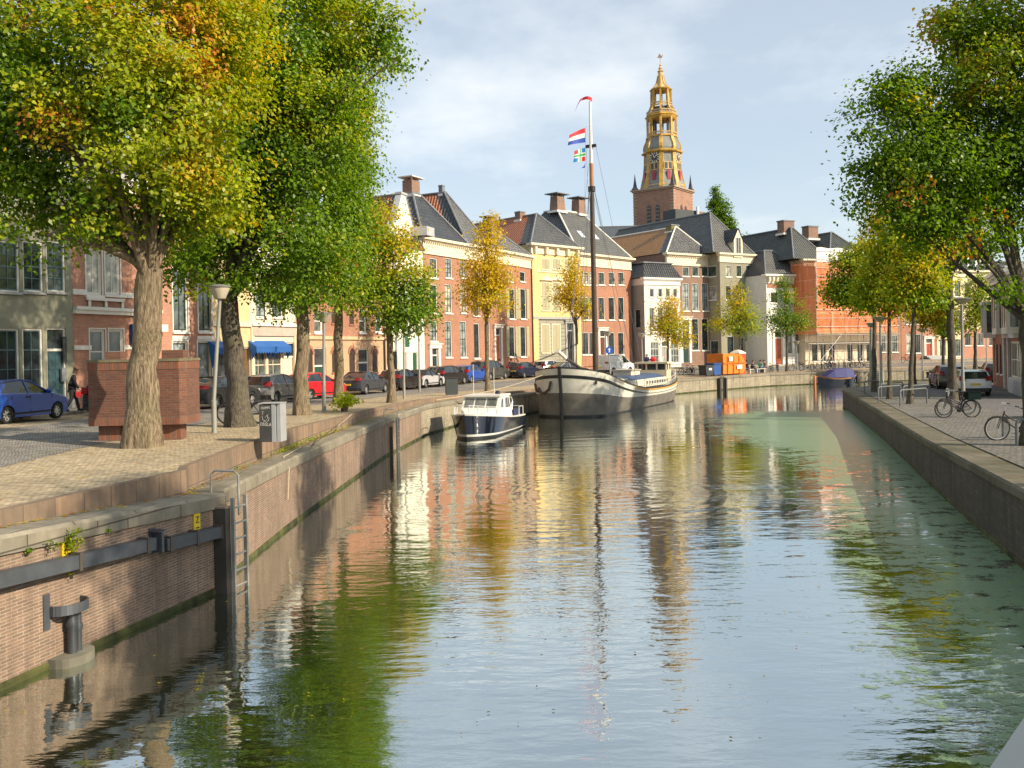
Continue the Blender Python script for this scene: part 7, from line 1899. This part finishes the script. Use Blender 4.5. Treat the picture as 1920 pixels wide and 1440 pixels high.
# ------------------------------------------------------------------ bicycle hoops and bollards on the right
HOOP = flat('hoop_steel', (.15, .16, .16), .5, .15)
def hoop(label, a, b, h=.78, r=.038, g_='bicycle hoops on the right quay'):
    d = (b-a); L_ = d.length; t = thing('bicycle_hoop', label, 'bicycle rack', a, math.atan2(d.y, d.x), g_)
    c = .12; pts = [(0, 0, -.1), (0, 0, h-c), (c*.3, 0, h-c*.3), (c, 0, h), (L_-c, 0, h), (L_-c*.3, 0, h-c*.3), (L_, 0, h-c), (L_, 0, -.1)]
    mb = MB(); mb.tube(pts, r, 8); mb.build('hoop', HOOP, t, smooth=60); return t
for (xa, ya, xb, yb, lab) in ((1621, 739, 1646, 737, 'grey bicycle hoop nearest the corner tree at the quay tip'), (1647, 754, 1689, 750, 'grey bicycle hoop, front one of the pair between the slim trunks'), (1652, 746, 1693, 742, 'grey bicycle hoop, rear one of the pair between the slim trunks'),
                              (1688, 762, 1738, 757, 'grey bicycle hoop, front one of the pair by the leaning slim trunk'), (1694, 752, 1742, 748, 'grey bicycle hoop, rear one of the pair by the leaning slim trunk'), (1697, 715, 1732, 713, 'grey bicycle hoop at the far bend of the right pavement')):
    hoop(lab, GR(xa, ya), GR(xb, yb))
a_ = GR(1884, 822); b_ = Vector((a_.x+1.35, a_.y-.1, a_.z)); rt = thing('bollard_rail', 'dark grey rail on thick flat posts beside the black roadster bicycle', 'railing', a_, 0)
for x in (0, 1.3): mb = MB(); mb.box(x-.06, x+.06, -.06, .06, -.05, .58); mb.build('post', HOOP, rt)
mb = MB(); mb.box(-.12, 1.42, -.07, .07, .58, .66); mb.build('rail', flat('rail_dark', (.03, .03, .03), .5), rt)
a_ = GR(1907, 836); hoop('thick grey hoop in front of the black roadster bicycle at the right edge', a_, Vector((a_.x+.75, a_.y-.05, a_.z)), .72, .05)
q = GR(1740, 709); mb = MB(); mb.lathe([(.16, 0), (.13, .06), (.10, .3), (.14, .4), (.16, .5), (.05, .54)], 12); o = mb.build('mooring_bollard', BLK, None, smooth=40, loc=q); tag(o, 'small black mooring bollard at the bend of the right quay', 'bollard')

# ------------------------------------------------------------------ quay fittings, left
IRON = flat('fender_steel', (.080, .088, .098), .5, .3, 2.5, metal=.2); WET = flat('wet_pile', (.055, .05, .04), .6, .3)
def quay_frame(px, py_w):
    p = onz(px, py_w, 0); return p
def wall_at(y):
    xs = [q[0] for q in QL[:11]]; ys_ = [q[1] for q in QL[:11]]
    x = float(np.interp(y, ys_, xs)); i = max(0, np.searchsorted(ys_, y)-1); d = (Vector(QL[i+1])-Vector(QL[i])).normalized()
    return Vector((x, y, 0)), Vector((d.x, d.y, 0)), Vector((d.y, -d.x, 0))       # point, along, outward
def beam(label, y0, y1, z0, z1, h, out, name='fender_beam'):
    a, d, n_ = wall_at(y0); b, _, _ = wall_at(y1); t = thing(name, label, 'fender beam', (a.x, a.y, 0), math.atan2((b-a).y, (b-a).x), 'steel fender beams on the left quay wall')
    L_ = (b-a).length; mb = MB()
    vs = []
    for x, z in ((0, z0), (L_, z1)): vs += [(x, -.03, z), (x, -out, z), (x, -out, z+h), (x, -.03, z+h)]
    mb.add(vs, [(0, 1, 2, 3), (7, 6, 5, 4), (0, 4, 5, 1), (1, 5, 6, 2), (2, 6, 7, 3), (3, 7, 4, 0)]); mb.build('beam', IRON, t)
    mb = MB()
    for f in (.06, .5, .94): x = lerp(0, L_, f); z = lerp(z0, z1, f); mb.box(x-.03, x+.03, -out-.012, -.02, z-.03, z+h+.03)
    mb.build('strap', flat('rust_strap', (.09, .07, .055), .7), t); return t
def zwall(px, py):
    """depth and height of a spot on the near left quay face"""
    r, u = ray(px, py); a, b = Vector(QL[2]), Vector(QL[4]); d = b-a
    D = (a.x*d.y-a.y*d.x)/(r*d.y-d.x); return D, EYE+u*D
ya, za = zwall(-40, 1110); yb, zb2 = zwall(280, 1030); yc, zc_ = zwall(300, 1030); yd, zd = zwall(421, 998)
beam('long dark steel fender beam low on the near quay wall', ya, yb, za, zb2-.0, .20, .20)
beam('upper steel fender beam ending at the wooden pile by the ladder', yc, yd-.25, zc_-.02, zd-.02, .20, .20)
a, d, n_ = wall_at((yb+yc)/2); mb = MB(); mb.box(-.03, .03, -.22, 0, -.17, .20); mb.box(-.07, .07, -.03, 0, -.19, .22); mb.box(-.10, .10, -.22, -.02, .17, .19)
o = mb.build('beam_bracket', IRON, None, loc=(a.x, a.y, zb2+.1), rz=math.atan2(d.y, d.x)); tag(o, 'short steel bracket between the two fender beams', 'bracket')
def ladder(label, px, py_w, pile=True, hoop_h=.42, w_=.42, pk=1.0):
    p = onz(px, py_w, 0); a, d, n_ = wall_at(min(p.y-.2, 16.72) if p.y < 20 else p.y); top = qtop(p.y)
    t = thing('quay_ladder', label, 'ladder', (a.x, a.y, 0), math.atan2(d.y, d.x), 'ladders on the left quay wall')
    mb = MB()
    for s_ in (0, w_): mb.box(s_-.025, s_+.025, -.34, -.27, -.7, top-.05)
    mb.build('side_rail', GALV, t)
    mb = MB(); k = 0; z = -.5
    while z < top-.05: mb.tube([(0, -.305, z), (w_, -.305, z)], .022, 6); z += .29
    mb.build('rung', GALV, t)
    mb = MB()
    mb.tube([(w_*.5, -.30, top-.4), (w_*.5, -.30, top+hoop_h-.08), (w_*.5, -.22, top+hoop_h), (w_*.5, .20, top+hoop_h), (w_*.5, .28, top+hoop_h-.08), (w_*.5, .28, top-.02)], .022, 7); mb.build('grab_rail', GALV, t, smooth=60)
    if pile: mb = MB(); mb.box(-.015-.155*pk, -.015, -.02-.24*pk, -.02, -.9, top-.22/pk); mb.m = 1; mb.box(-.025-.155*pk, -.005, -.02-.25*pk, 0, top-.22/pk, top-.22/pk+.03); mb.build('pile', [WET, flat('pile_cap', (.22, .17, .12), .8)], t)
    return t
ladder('galvanised quay ladder with looped handrail beside a wooden pile in the foreground', 443, 1095)
ladder('thin quay ladder with looped handrail beyond the potted plant', 722, 852, hoop_h=.30, pk=.5)
for lab, px, D_ in (('dark ladder on the far quay wall below the orange container', 1357, 88.6), ('pale ladder on the far quay wall behind the slim trunks', 1641, 98.8)):
    i = min(range(len(ql)), key=lambda k: abs(at(px, 700, ql[k][1]).x-ql[k][0])); a = Vector(ql[i]); d = nl[i]
    t = thing('quay_ladder', lab, 'ladder', (a.x, a.y, 0), math.atan2(-d.x, d.y), 'ladders on the far quay wall')
    mb = MB()
    for s_ in (-.22, .22): mb.box(s_-.03, s_+.03, -.22, -.15, -.5, 1.35)
    for k in range(8): mb.box(-.22, .22, -.20, -.17, -.3+k*.22, -.26+k*.22)
    for s_ in (-.55, .55): mb.box(s_-.10, s_+.10, -.35, -.05, -.5, 1.2)
    mb.build('ladder_frame', WET if px < 1500 else GALV, t)
def zsign(label, px, py, plant=False):
    D_, z = zwall(px, py); a, d, n_ = wall_at(D_)
    t = thing('mooring_sign', label, 'sign', (a.x, a.y, z), math.atan2(d.y, d.x), 'yellow signs on the quay wall')
    mb = MB(); mb.box(-.09, .09, -.035, -.004, -.15, .15); mb.build('plate', flat('sign_yellow', (.78, .55, .02), .45), t)
    text_mesh('letter', 'Z', .17, flat('sign_black', (.01, .01, .01), .5), t, Matrix.Translation((0, -.038, .02)) @ Matrix.Rotation(PI/2, 4, 'X'))
    mb = MB(); mb.box(-.05, .05, -.038, -.0355, -.125, -.105); mb.build('small_print', flat('sign_black', (.01, .01, .01), .5), t)
    return t
zsign('clean yellow sign with a black Z near the ladder pile', 369, 977)
zs = zsign('yellow Z sign overgrown by a small plant, above the long fender beam', 134, 1028)
D_, z_ = zwall(138, 1012); a, d, n_ = wall_at(D_); wp = thing('wall_plant', 'small green wall plant hanging over the yellow sign', 'plant', (a.x, a.y, z_))
cc = g_.normal(0, 1, (26, 3))*np.array([.07, .06, .09])+np.array([.10, -.06, .02]); cc = np.vstack([cc, np.array([[.09+.02*math.sin(k), -.10, -.08*k] for k in range(7)])]); V, c_ = leaf_cloud(cc, 7, .035, .05, W4(.6, .5, .12, .02), gr_=g_); crown_mesh('foliage', V, c_, wp)
mb = MB(); mb.tube([(.02, .0, .1), (.08, -.06, .02), (.10, -.08, -.25)], .006, 4); mb.build('stem', flat('stem_green', (.10, .11, .03), .8), wp)
D_, z_ = zwall(100, 1025)
for k, (px, py, s_) in enumerate(((98, 1022, .05), (60, 1035, .03), (205, 993, .03))):
    D_, z_ = zwall(px, py); a, d, n_ = wall_at(D_); w2 = thing('wall_weed', ['small dark weed growing under the coping left of the yellow sign', 'tiny weed tuft at the far left of the quay coping', 'mossy tuft under the coping between the two yellow signs'][k], 'plant', (a.x, a.y, z_))
    cc = g_.normal(0, 1, (10, 3))*s_; cc[:, 0] += .05; V, c_ = leaf_cloud(cc, 6, s_*.6, .04, W4(.9, .2, .05, 0), gr_=g_); crown_mesh('foliage', V, c_, w2)
# drain outlet guard
D_, z_ = zwall(135, 1130); a, d, n_ = wall_at(D_); dr = thing('drain_outlet', 'twin drain pipes behind a curved steel guard with a stone sill at the waterline', 'drain', (a.x, a.y, 0), math.atan2(d.y, d.x)); dr.scale = (.85, .85, 1.0)
mb = MB()
def arcband(r0, r1, z0, z1, n=12):
    o = len(mb.v)
    for i in range(n+1):
        t_ = PI*i/n; 
        for r, z in ((r0, z0), (r1, z0), (r1, z1), (r0, z1)): mb.v.append((-.36*math.cos(t_)*r, -.34*math.sin(t_)**.8*r, z))
    for i in range(n):
        for j in range(4): mb.f.append((o+i*4+j, o+i*4+(j+1) % 4, o+(i+1)*4+(j+1) % 4, o+(i+1)*4+j)); mb.mi.append(mb.m)
arcband(.93, 1.0, .72, .86); mb.box(-.50, -.36, -.02, 0, .55, 1.05); mb.box(-.38, -.34, -.10, 0, .72, .86); mb.build('guard_band', IRON, dr)
for x, r, z1 in ((-.02, .075, .74), (.12, .06, .66)):
    mb = MB(); mb.lathe([(r*1.15, .12), (r, .16), (r, z1-.25), (r*1.3, z1-.22), (r*1.3, z1-.16), (r, z1-.12), (r, z1), (r*.8, z1)], 14, (x, -.14, 0)); mb.build('pipe', flat('pipe_dark', (.05, .055, .06), .4), dr, smooth=40)
mb = MB(); n_s = 12
pts = [(-.42*math.cos(PI*i/n_s), -.42*math.sin(PI*i/n_s)**.8) for i in range(n_s+1)]; mb.plate(pts, -.15, .13); mb.build('stone_sill', flat('wet_stone', (.17, .16, .12), .8, .3), dr)
# mooring posts and ropes
q = onz(1528, 728, 0); mb = MB(); mb.lathe([(.13, -.8), (.13, 1.15), (.09, 1.22), (.02, 1.24)], 10); o = mb.build('mooring_post', flat('orange_pile', (.50, .17, .05), .7), None, smooth=40, loc=(q.x, q.y, 0)); tag(o, 'orange brown mooring post in the water left of the small sloop', 'mooring post')
ROPE = flat('rope', (.52, .44, .30), .9)
def rope(label, pts, r=.018): mb = MB(); mb.tube(pts, r, 5); o = mb.build('mooring_rope', ROPE, None, smooth=60); tag(o, label, 'rope', 'mooring ropes')
def sag(a, b, s_, n=8): return [a.lerp(b, i/n)+Vector((0, 0, -s_*math.sin(PI*i/n))) for i in range(n+1)]
bw = tl_(.5, 1.0, sheer(.02)*.95); e_ = GL(965, 745); e_.z = qtop(e_.y)+.1
bq = Vector((wall_at(50.5)[0].x-.5, 50.5, qtop(50)+.1)); rope('taut rope from the barge bow to the left quay', sag(bw, bq, .25), .02)
k_ = GL(634, 800); e2 = GL(530, 862); rope('pale rope trailing over the kerb by the utility cabinet', [GL(660, 778)+Vector((0, 0, .03)), GL(634, 800)+Vector((0, 0, .03)), GL(622, 815)+Vector((.05, 0, .05)), Vector((wall_at(28.3)[0].x-.55, 28.3, qtop(28)+.03)), Vector((wall_at(25.5)[0].x-.35, 25.5, qtop(25)+.03)), Vector((wall_at(22.9)[0].x-.15, 22.9, qtop(23)+.03)), Vector((wall_at(22.6)[0].x+.07, 22.6, 1.5)), Vector((wall_at(22.4)[0].x+.08, 22.4, .75))], .012)
# bridge rail at the lower right corner
mb = MB(); A_ = at(1835, 1470, 1.25); B_ = at(1985, 1250, 1.55); d_ = (B_-A_).normalized(); 
Mx = Matrix.Translation(A_) @ Vector((1, 0, 0)).rotation_difference(d_).to_matrix().to_4x4()
t = thing('bridge_railing', 'pale grey metal bridge railing cutting the lower right corner', 'railing', (0, 0, 0))
mb.box(-.4, 1.2, -.10, .0, -.05, .0, Mx); mb.build('handrail', flat('railing_paint', (.13, .155, .17), .35, .05), t)

# ------------------------------------------------------------------ far quay: containers, bench
def fpos(px, D): x = at(px, 690, D).x; return Vector((x, D, gl(x, D)))
q = fpos(1362, 91.2); sk = thing('waste_skip', 'large orange covered waste container on the far quay', 'waste container', q, rad(42))
ORG = flat('skip_orange', (.74, .20, .015), .5, .12)
mb = MB(); mb.prism([(-1.9, .15), (1.6, .15), (1.9, .6), (1.9, 1.2), (1.35, 2.0), (-.2, 2.15), (-1.9, 2.15)], -.95, .95); mb.build('skip_body', ORG, sk)
mb = MB(); mb.m = 0
for x in (-1.2, -.2, .8): mb.box(x-.05, x+.05, -1.03, -.95, .2, 1.9)
mb.box(-1.9, 1.9, -1.04, -.95, 1.15, 1.25); mb.build('rib', flat('skip_orange_dark', (.55, .14, .01), .5), sk)
for x0, z0, w_, h_ in ((-1.0, 1.4, .6, .45), (.3, .6, .9, .4)): mb = MB(); mb.box(x0, x0+w_, -1.06, -1.041, z0, z0+h_); mb.build('sticker', WHITE, sk)
q = fpos(1384, 93.2); tt = thing('portable_toilet', 'red portable cabin with white domed roof behind the orange container', 'portable toilet', q, rad(42))
mb = MB(); mb.box(-.55, .55, -.55, .55, 0, 2.1); mb.build('cabin', flat('cabin_red', (.62, .07, .02), .5), tt); mb = MB(); mb.lathe([(.85, 2.1), (.8, 2.2), (.4, 2.42), (.05, 2.5)], 4, a0=PI/4); mb.build('roof', WHITE, tt); mb = MB(); mb.box(-.4, .4, -.58, -.551, .1, 1.95); mb.build('door', flat('cabin_red2', (.50, .05, .02), .5), tt)
for px, D, c, lab, s_ in ((1324, 88.0, (.03, .035, .04), 'dark grey wheelie container with white mark beside the blue one', 1.0), (1338, 88.8, (.012, .07, .26), 'blue paper container between the grey one and the orange skip', 1.15)):
    q = fpos(px, D); w_ = thing('waste_container', lab, 'waste container', q, rad(40), 'waste containers on the far quay')
    mb = MB(); mb.prism([(-.5, .12), (.5, .12), (.62, 1.0*s_), (-.62, 1.0*s_)], -.45, .45); mb.build('container_body', flat('bin_%d' % px, c, .5), w_); mb = MB(); mb.box(-.66, .66, -.52, .5, 1.0*s_, 1.1*s_); mb.build('lid', flat('lid_%d' % px, sc3(c, .8), .5), w_)
    mb = MB(); 
    for x in (-.4, .4): mb = MB(); mb.lathe([(.0, -.04), (.09, -.04), (.09, .04), (0, .04)], 10, M=Matrix.Translation((x, -.35, .09)) @ Matrix.Rotation(PI/2, 4, 'X')); mb.build('castor', RUB, w_)
    if c[0] < .04 and c[2] < .1: mb = MB(); mb.box(-.2, .25, -.49, -.47, .6, .8); mb.build('sticker', WHITE, w_)
q = fpos(1418, 94.6); bn_ = thing('bench', 'white legged long bench and table where people sit on the far quay', 'bench', q, rad(44))
mb = MB(); mb.box(-1.6, 1.6, -.2, .2, .42, .47); mb.build('seat', CREAM, bn_)
for x in (-1.4, 0, 1.4): mb = MB(); mb.box(x-.04, x+.04, -.17, .17, 0, .42); mb.build('leg', WHITE, bn_)
# ------------------------------------------------------------------ people
def skinned(name, V, E, Rr, mat, parent, root=0, sub=1):
    bm = bmesh.new(); lay = bm.verts.layers.skin.verify(); vs = []
    for p, r in zip(V, Rr):
        v = bm.verts.new(p); rr = r if isinstance(r, tuple) else (r, r); v[lay].radius = rr; vs.append(v)
    vs[root][lay].use_root = True
    for a, b in E: bm.edges.new((vs[a], vs[b]))
    me = bpy.data.meshes.new('tmp'); bm.to_mesh(me); bm.free()
    o = bpy.data.objects.new('tmp', me); COL.objects.link(o)
    s_ = o.modifiers.new('skin', 'SKIN'); s_.use_smooth_shade = True
    if sub: q = o.modifiers.new('sub', 'SUBSURF'); q.levels = sub; q.render_levels = sub
    dg = bpy.context.evaluated_depsgraph_get(); m2 = bpy.data.meshes.new_from_object(o.evaluated_get(dg)); m2.name = name
    bpy.data.objects.remove(o); m2.materials.clear(); m2.materials.append(mat)
    q = bpy.data.objects.new(name, m2); COL.objects.link(q); q.parent = parent; return q
SKIN = flat('skin', (.52, .30, .21), .5, .05)
def person(label, loc, rz, J, coat, trousers, hair, group=None, detail=True, scale=1.0, hair_len=.0):
    """J: joint name -> (x, y, z); facing +x, left is +y"""
    t = thing('person', label, 'person', loc, rz, group); t.scale = (scale,)*3
    names = ['pelvis', 'spine', 'chest', 'neck', 'head', 'crown', 'sl', 'el', 'wl', 'sr', 'er', 'wr', 'hl', 'kl', 'al', 'tl', 'hr', 'kr', 'ar', 'tr']
    Rb = dict(pelvis=.125, spine=.115, chest=.135, neck=.055, head=.095, crown=.075, sl=.065, el=.043, wl=.030, sr=.065, er=.043, wr=.030, hl=.085, kl=.058, al=.04, tl=.032, hr=.085, kr=.058, ar=.04, tr=.032)
    V = [J[n] for n in names]; Rr = [Rb[n] for n in names]; ix = {n: i for i, n in enumerate(names)}
    E = [('pelvis', 'spine'), ('spine', 'chest'), ('chest', 'neck'), ('neck', 'head'), ('head', 'crown'), ('chest', 'sl'), ('sl', 'el'), ('el', 'wl'), ('chest', 'sr'), ('sr', 'er'), ('er', 'wr'), ('pelvis', 'hl'), ('hl', 'kl'), ('kl', 'al'), ('al', 'tl'), ('pelvis', 'hr'), ('hr', 'kr'), ('kr', 'ar'), ('ar', 'tr')]
    E = [(ix[a], ix[b]) for a, b in E]
    for s_ in ('l', 'r'):
        w_, e_ = Vector(J['w'+s_]), Vector(J['e'+s_]); d = (w_-e_).normalized(); side = Vector((1, 0, 0)); side = (side-d*side.dot(d)).normalized(); cu = d.cross(side)
        palm = w_+d*.075; V.append(tuple(palm)); Rr.append(.034); pi_ = len(V)-1; E.append((ix['w'+s_], pi_))
        if detail:
            for k, ln in enumerate((.065, .078, .074, .058)):
                a = palm+d*.035+side*(.027-.018*k); V.append(tuple(a)); Rr.append(.0095); E.append((pi_, len(V)-1)); b = a+d*ln*.55+cu*.008; V.append(tuple(b)); Rr.append(.0085); E.append((len(V)-2, len(V)-1)); c = b+d*ln*.35+cu*.022; V.append(tuple(c)); Rr.append(.007); E.append((len(V)-2, len(V)-1))
            a = w_+d*.035+side*.038; V.append(tuple(a)); Rr.append(.011); E.append((pi_, len(V)-1)); V.append(tuple(a+d*.04+side*.018)); Rr.append(.009); E.append((len(V)-2, len(V)-1))
    hd = Vector(J['head']); V.append(tuple(hd+Vector((.105, 0, -.005)))); Rr.append(.016); E.append((ix['head'], len(V)-1))
    skinned('body', V, E, Rr, SKIN, t)
    keep = ['pelvis', 'spine', 'chest', 'sl', 'el', 'wl', 'sr', 'er', 'wr']; kx = {n: i for i, n in enumerate(keep)}
    CR = dict(pelvis=(.165, .16), spine=(.15, .145), chest=(.165, .15), sl=.088, el=.064, wl=.048, sr=.088, er=.064, wr=.048)
    low = Vector(J['pelvis'])+Vector((0, 0, -.14)); nk = Vector(J['chest']).lerp(Vector(J['neck']), .62)
    skinned('coat', [J[n] for n in keep]+[tuple(low), tuple(nk)], [(kx[a], kx[b]) for a, b in (('pelvis', 'spine'), ('spine', 'chest'), ('chest', 'sl'), ('sl', 'el'), ('el', 'wl'), ('chest', 'sr'), ('sr', 'er'), ('er', 'wr'))]+[(0, len(keep)), (2, len(keep)+1)], [CR[n] for n in keep]+[.165, .075], coat, t)
    keep = ['pelvis', 'hl', 'kl', 'al', 'hr', 'kr', 'ar']; kx = {n: i for i, n in enumerate(keep)}
    TR_ = dict(pelvis=.135, hl=.105, kl=.078, al=.062, hr=.105, kr=.078, ar=.062)
    skinned('trousers', [J[n] for n in keep], [(kx[a], kx[b]) for a, b in (('pelvis', 'hl'), ('hl', 'kl'), ('kl', 'al'), ('pelvis', 'hr'), ('hr', 'kr'), ('kr', 'ar'))], [TR_[n] for n in keep], trousers, t)
    for s_ in ('l', 'r'):
        a, b = Vector(J['a'+s_]), Vector(J['t'+s_]); skinned('shoe', [tuple(a+(a-b)*.25+Vector((0, 0, -.02))), tuple(a+Vector((0, 0, -.01))), tuple(b), tuple(b+(b-a)*.25)], [(0, 1), (1, 2), (2, 3)], [.045, .055, .046, .035], BLKP, t, root=1)
    h_ = Vector(J['head']); c = Vector(J['crown'])
    V = [tuple(h_+Vector((-.045, 0, -.02-hair_len))), tuple(h_+Vector((-.035, 0, .04))), tuple(c+Vector((-.012, 0, .012))), tuple(c+Vector((.05, 0, -.005)))]
    skinned('hair', V, [(0, 1), (1, 2), (2, 3)], [.075, .10, .090, .05], hair, t, root=1)
    if detail:
        mb = MB()
        for y in (-.035, .035): mb.lathe([(0, -.012), (.011, -.006), (.013, 0), (.011, .006), (0, .012)], 8, (h_.x+.088, h_.y+y, h_.z+.012))
        mb.box(h_.x+.082, h_.x+.097, h_.y-.025, h_.y+.025, h_.z-.052, h_.z-.044); mb.build('eye', flat('eye_dark', (.03, .02, .02), .3), t)
    return t
def stand(lean=0.05, step=0.0, armf=.1, turn=0.0):
    return dict(pelvis=(0, 0, .95), spine=(lean*.3, 0, 1.10), chest=(lean*.8, 0, 1.32), neck=(lean*1.2, 0, 1.49), head=(lean*1.6+.02, 0, 1.61), crown=(lean*1.7+.01, 0, 1.69),
                sl=(lean*.9, .19, 1.41), el=(lean*.5-armf*.6, .24, 1.13), wl=(lean+armf*.2, .22, .90), sr=(lean*.9, -.19, 1.41), er=(lean*.5+armf, -.24, 1.13), wr=(lean+armf*2.2, -.21, .92),
                hl=(0, .09, .90), kl=(step*.5+.02, .10, .49), al=(step*.85, .10, .08), tl=(step*.85+.14, .11, .035), hr=(0, -.09, .90), kr=(-step*.2+.05, -.10, .49), ar=(-step*.85, -.10, .10), tr=(-step*.85+.13, -.11, .04))
def sit(lean=0.05):
    return dict(pelvis=(0, 0, .55), spine=(lean*.3, 0, .70), chest=(lean*.9, 0, .92), neck=(lean*1.3, 0, 1.09), head=(lean*1.7+.02, 0, 1.21), crown=(lean*1.7+.01, 0, 1.29),
                sl=(lean, .19, 1.01), el=(lean+.05, .24, .74), wl=(lean+.28, .17, .66), sr=(lean, -.19, 1.01), er=(lean+.05, -.24, .74), wr=(lean+.28, -.15, .66),
                hl=(.02, .09, .53), kl=(.43, .11, .52), al=(.40, .11, .08), tl=(.54, .12, .035), hr=(.02, -.09, .53), kr=(.43, -.11, .52), ar=(.44, -.11, .08), tr=(.58, -.12, .035))
CK1 = flat('coat_black', (.014, .014, .018), .8); CK2 = flat('cloth_charcoal', (.035, .035, .042), .8); CBL = flat('coat_blue', (.03, .06, .20), .8); CBE = flat('coat_beige', (.50, .37, .24), .8); CGN = flat('coat_mint', (.16, .38, .27), .8); CMA = flat('coat_mauve', (.26, .12, .15), .8); JN = flat('jeans', (.05, .075, .14), .8)
HB, HD, HG = flat('hair_brown', (.16, .075, .03), .6), flat('hair_dark', (.025, .018, .014), .6), flat('hair_grey', (.35, .33, .30), .6)
q = Vector((-17.95, 36.9, 0)); q.z = gl(q.x, q.y)+.11
w1 = person('person in a black coat walking beside the teal door, red bag in hand', q, rad(25), stand(.10, .30, .08), CK1, CK2, HB)
wv = w1.matrix_basis @ Vector((.28, -.23, .74)); bg_ = thing('shopping_bag', 'small red bag carried by the walking person in black', 'bag', wv, rad(25))
mb = MB(); mb.prism([(-.12, -.17), (.12, -.17), (.14, .06), (-.14, .06)], -.05, .05); mb.build('bag_body', flat('bag_red', (.50, .02, .02), .5), bg_); mb = MB(); mb.tube([(-.07, 0, .05), (-.05, 0, .13), (.05, 0, .13), (.07, 0, .05)], .008, 4); mb.build('handle', flat('bag_red', (.50, .02, .02), .5), bg_)
def along(px, D, dz=0.0): x = at(px, 690, D).x; return Vector((x, D, gl(x, D)+dz))
GP = 'people sitting on the bench on the far quay'
for px, D, coat, hr_, lab, an in ((1401, 93.7, CK1, HD, 'person in black sitting at the end of the bench next to the slim tree', 200), (1410, 94.2, CK2, HB, 'person in dark clothes sitting second from the slim tree, turned to the others', 330), (1427, 95.3, CGN, HD, 'person in a mint green top sitting on the far quay bench', 230), (1434, 95.8, CMA, HB, 'person in a mauve top sitting at the bench end towards the white house', 215)):
    q = along(px, D); person(lab, q, rad(an), sit(.08), coat, JN, hr_, GP, detail=False)
q = along(1213, 99); person('person in a blue jacket standing before the white mansard house', q, rad(60), stand(.02), CBL, CK2, HG, detail=False)
q = along(936, 86); person('person in reddish clothes standing behind the grey people carrier', q, rad(60), stand(.02), CMA, CK2, HD, detail=False)
q = along(959, 87); person('person in black standing left of the navy hatchback', q, rad(220), stand(.02), CK1, CK2, HB, detail=False)
# cyclist on the far quay
q = along(1556, 103.2); ride = stand(.22)
ride.update(pelvis=(-.22, 0, 1.02), spine=(-.12, 0, 1.17), chest=(.02, 0, 1.38), neck=(.10, 0, 1.54), head=(.15, 0, 1.65), crown=(.14, 0, 1.73), sl=(.04, .19, 1.45), sr=(.04, -.19, 1.45), el=(.16, .27, 1.24), er=(.16, -.27, 1.24), wl=(.17, .30, 1.06), wr=(.17, -.30, 1.06),
            hl=(-.20, .09, .98), hr=(-.20, -.09, .98), kl=(.20, .12, .80), kr=(.05, -.12, .62), al=(.0, .13, .47), ar=(.02, -.13, .22), tl=(.13, .14, .43), tr=(.15, -.14, .17))
person('cyclist in a beige jacket riding along the far quay past the netting', q, rad(20), ride, CBE, CK2, HB, detail=False)
cbk = copy_tree(protos[2][0]); put(cbk, q.x, q.y, q.z, rad(20), 0, 'green bicycle ridden by the person in the beige jacket', GF)

# ------------------------------------------------------------------ fallen leaves and weeds
def scatter(name, label, pts, size, W_, cat):
    g2 = np.random.default_rng(9); P_ = np.array(pts); V, c_ = leaf_cloud(P_, 1, .004, size, W_, droop=0, gr_=g2)
    V[:, :, 2] = P_[:, None, 2] + (V[:, :, 2]-V[:, :, 2].mean(1)[:, None])*.18 + .012
    o = crown_mesh(name, V, c_, None); tag(o, label, cat, kind='stuff')
g3 = np.random.default_rng(77); pts = []
for k in range(2600):
    y = g3.uniform(9, 60)**1.0; i = int(np.argmin(np.abs(_ql[:11, 1]-y))); a, d, n_ = wall_at(y)
    o_ = g3.choice([kw(y)-.08-abs(g3.normal(0, .10)), g3.uniform(.85, 11)], p=[.42, .58])
    p = a - n_*o_
    z = qtop(y) if o_ < kw(y) else gl(p.x, p.y)+.01
    pts.append((p.x, p.y, z))
scatter('fallen_leaves', 'yellow and brown fallen leaves scattered over the left quay and its kerb', pts, .075, W4(.05, .2, .5, .6), 'leaves')
pts = []
for k in range(420):
    y = g3.uniform(14, 50); x = float(np.interp(y, [q_[1] for q_ in QR[:9]], [q_[0] for q_ in QR[:9]]))+g3.uniform(.1, 4.5); pts.append((x, y, gr(x, y)+.004))
scatter('fallen_leaves', 'brown leaves scattered over the shaded right pavement', pts, .07, W4(.02, .1, .4, .9), 'leaves')
pts = []
for k in range(240):
    y = 9.5+abs(g3.normal(0, 12)); x = g3.uniform(wall_at(min(y, 50))[0].x+.2, wall_x(min(y, 56))-.2); pts.append((x, y, .008))
for k in range(160):
    y = g3.uniform(9, 40); x = wall_x(y)-abs(g3.normal(0, 1.6)); pts.append((x, y, .012))
scatter('floating_leaves', 'small yellow leaves floating on the canal', pts, .05, W4(.05, .3, .7, .6), 'leaves')
cc = []
for k in range(70):
    y = g3.choice([g3.normal(25.5, 1.6), g3.normal(29, 2.2), g3.uniform(18, 44)], p=[.4, .4, .2]); a, d, n_ = wall_at(y); p = a-n_*(kw(y)-.06); cc.append((p.x, p.y, qtop(y)+.05))
V, c_ = leaf_cloud(np.array(cc), 8, .07, .06, W4(.4, .7, .15, 0), gr_=g3); o = crown_mesh('kerb_weeds', V, c_, None); tag(o, 'low green weeds growing along the foot of the stone kerb', 'weeds', kind='stuff')
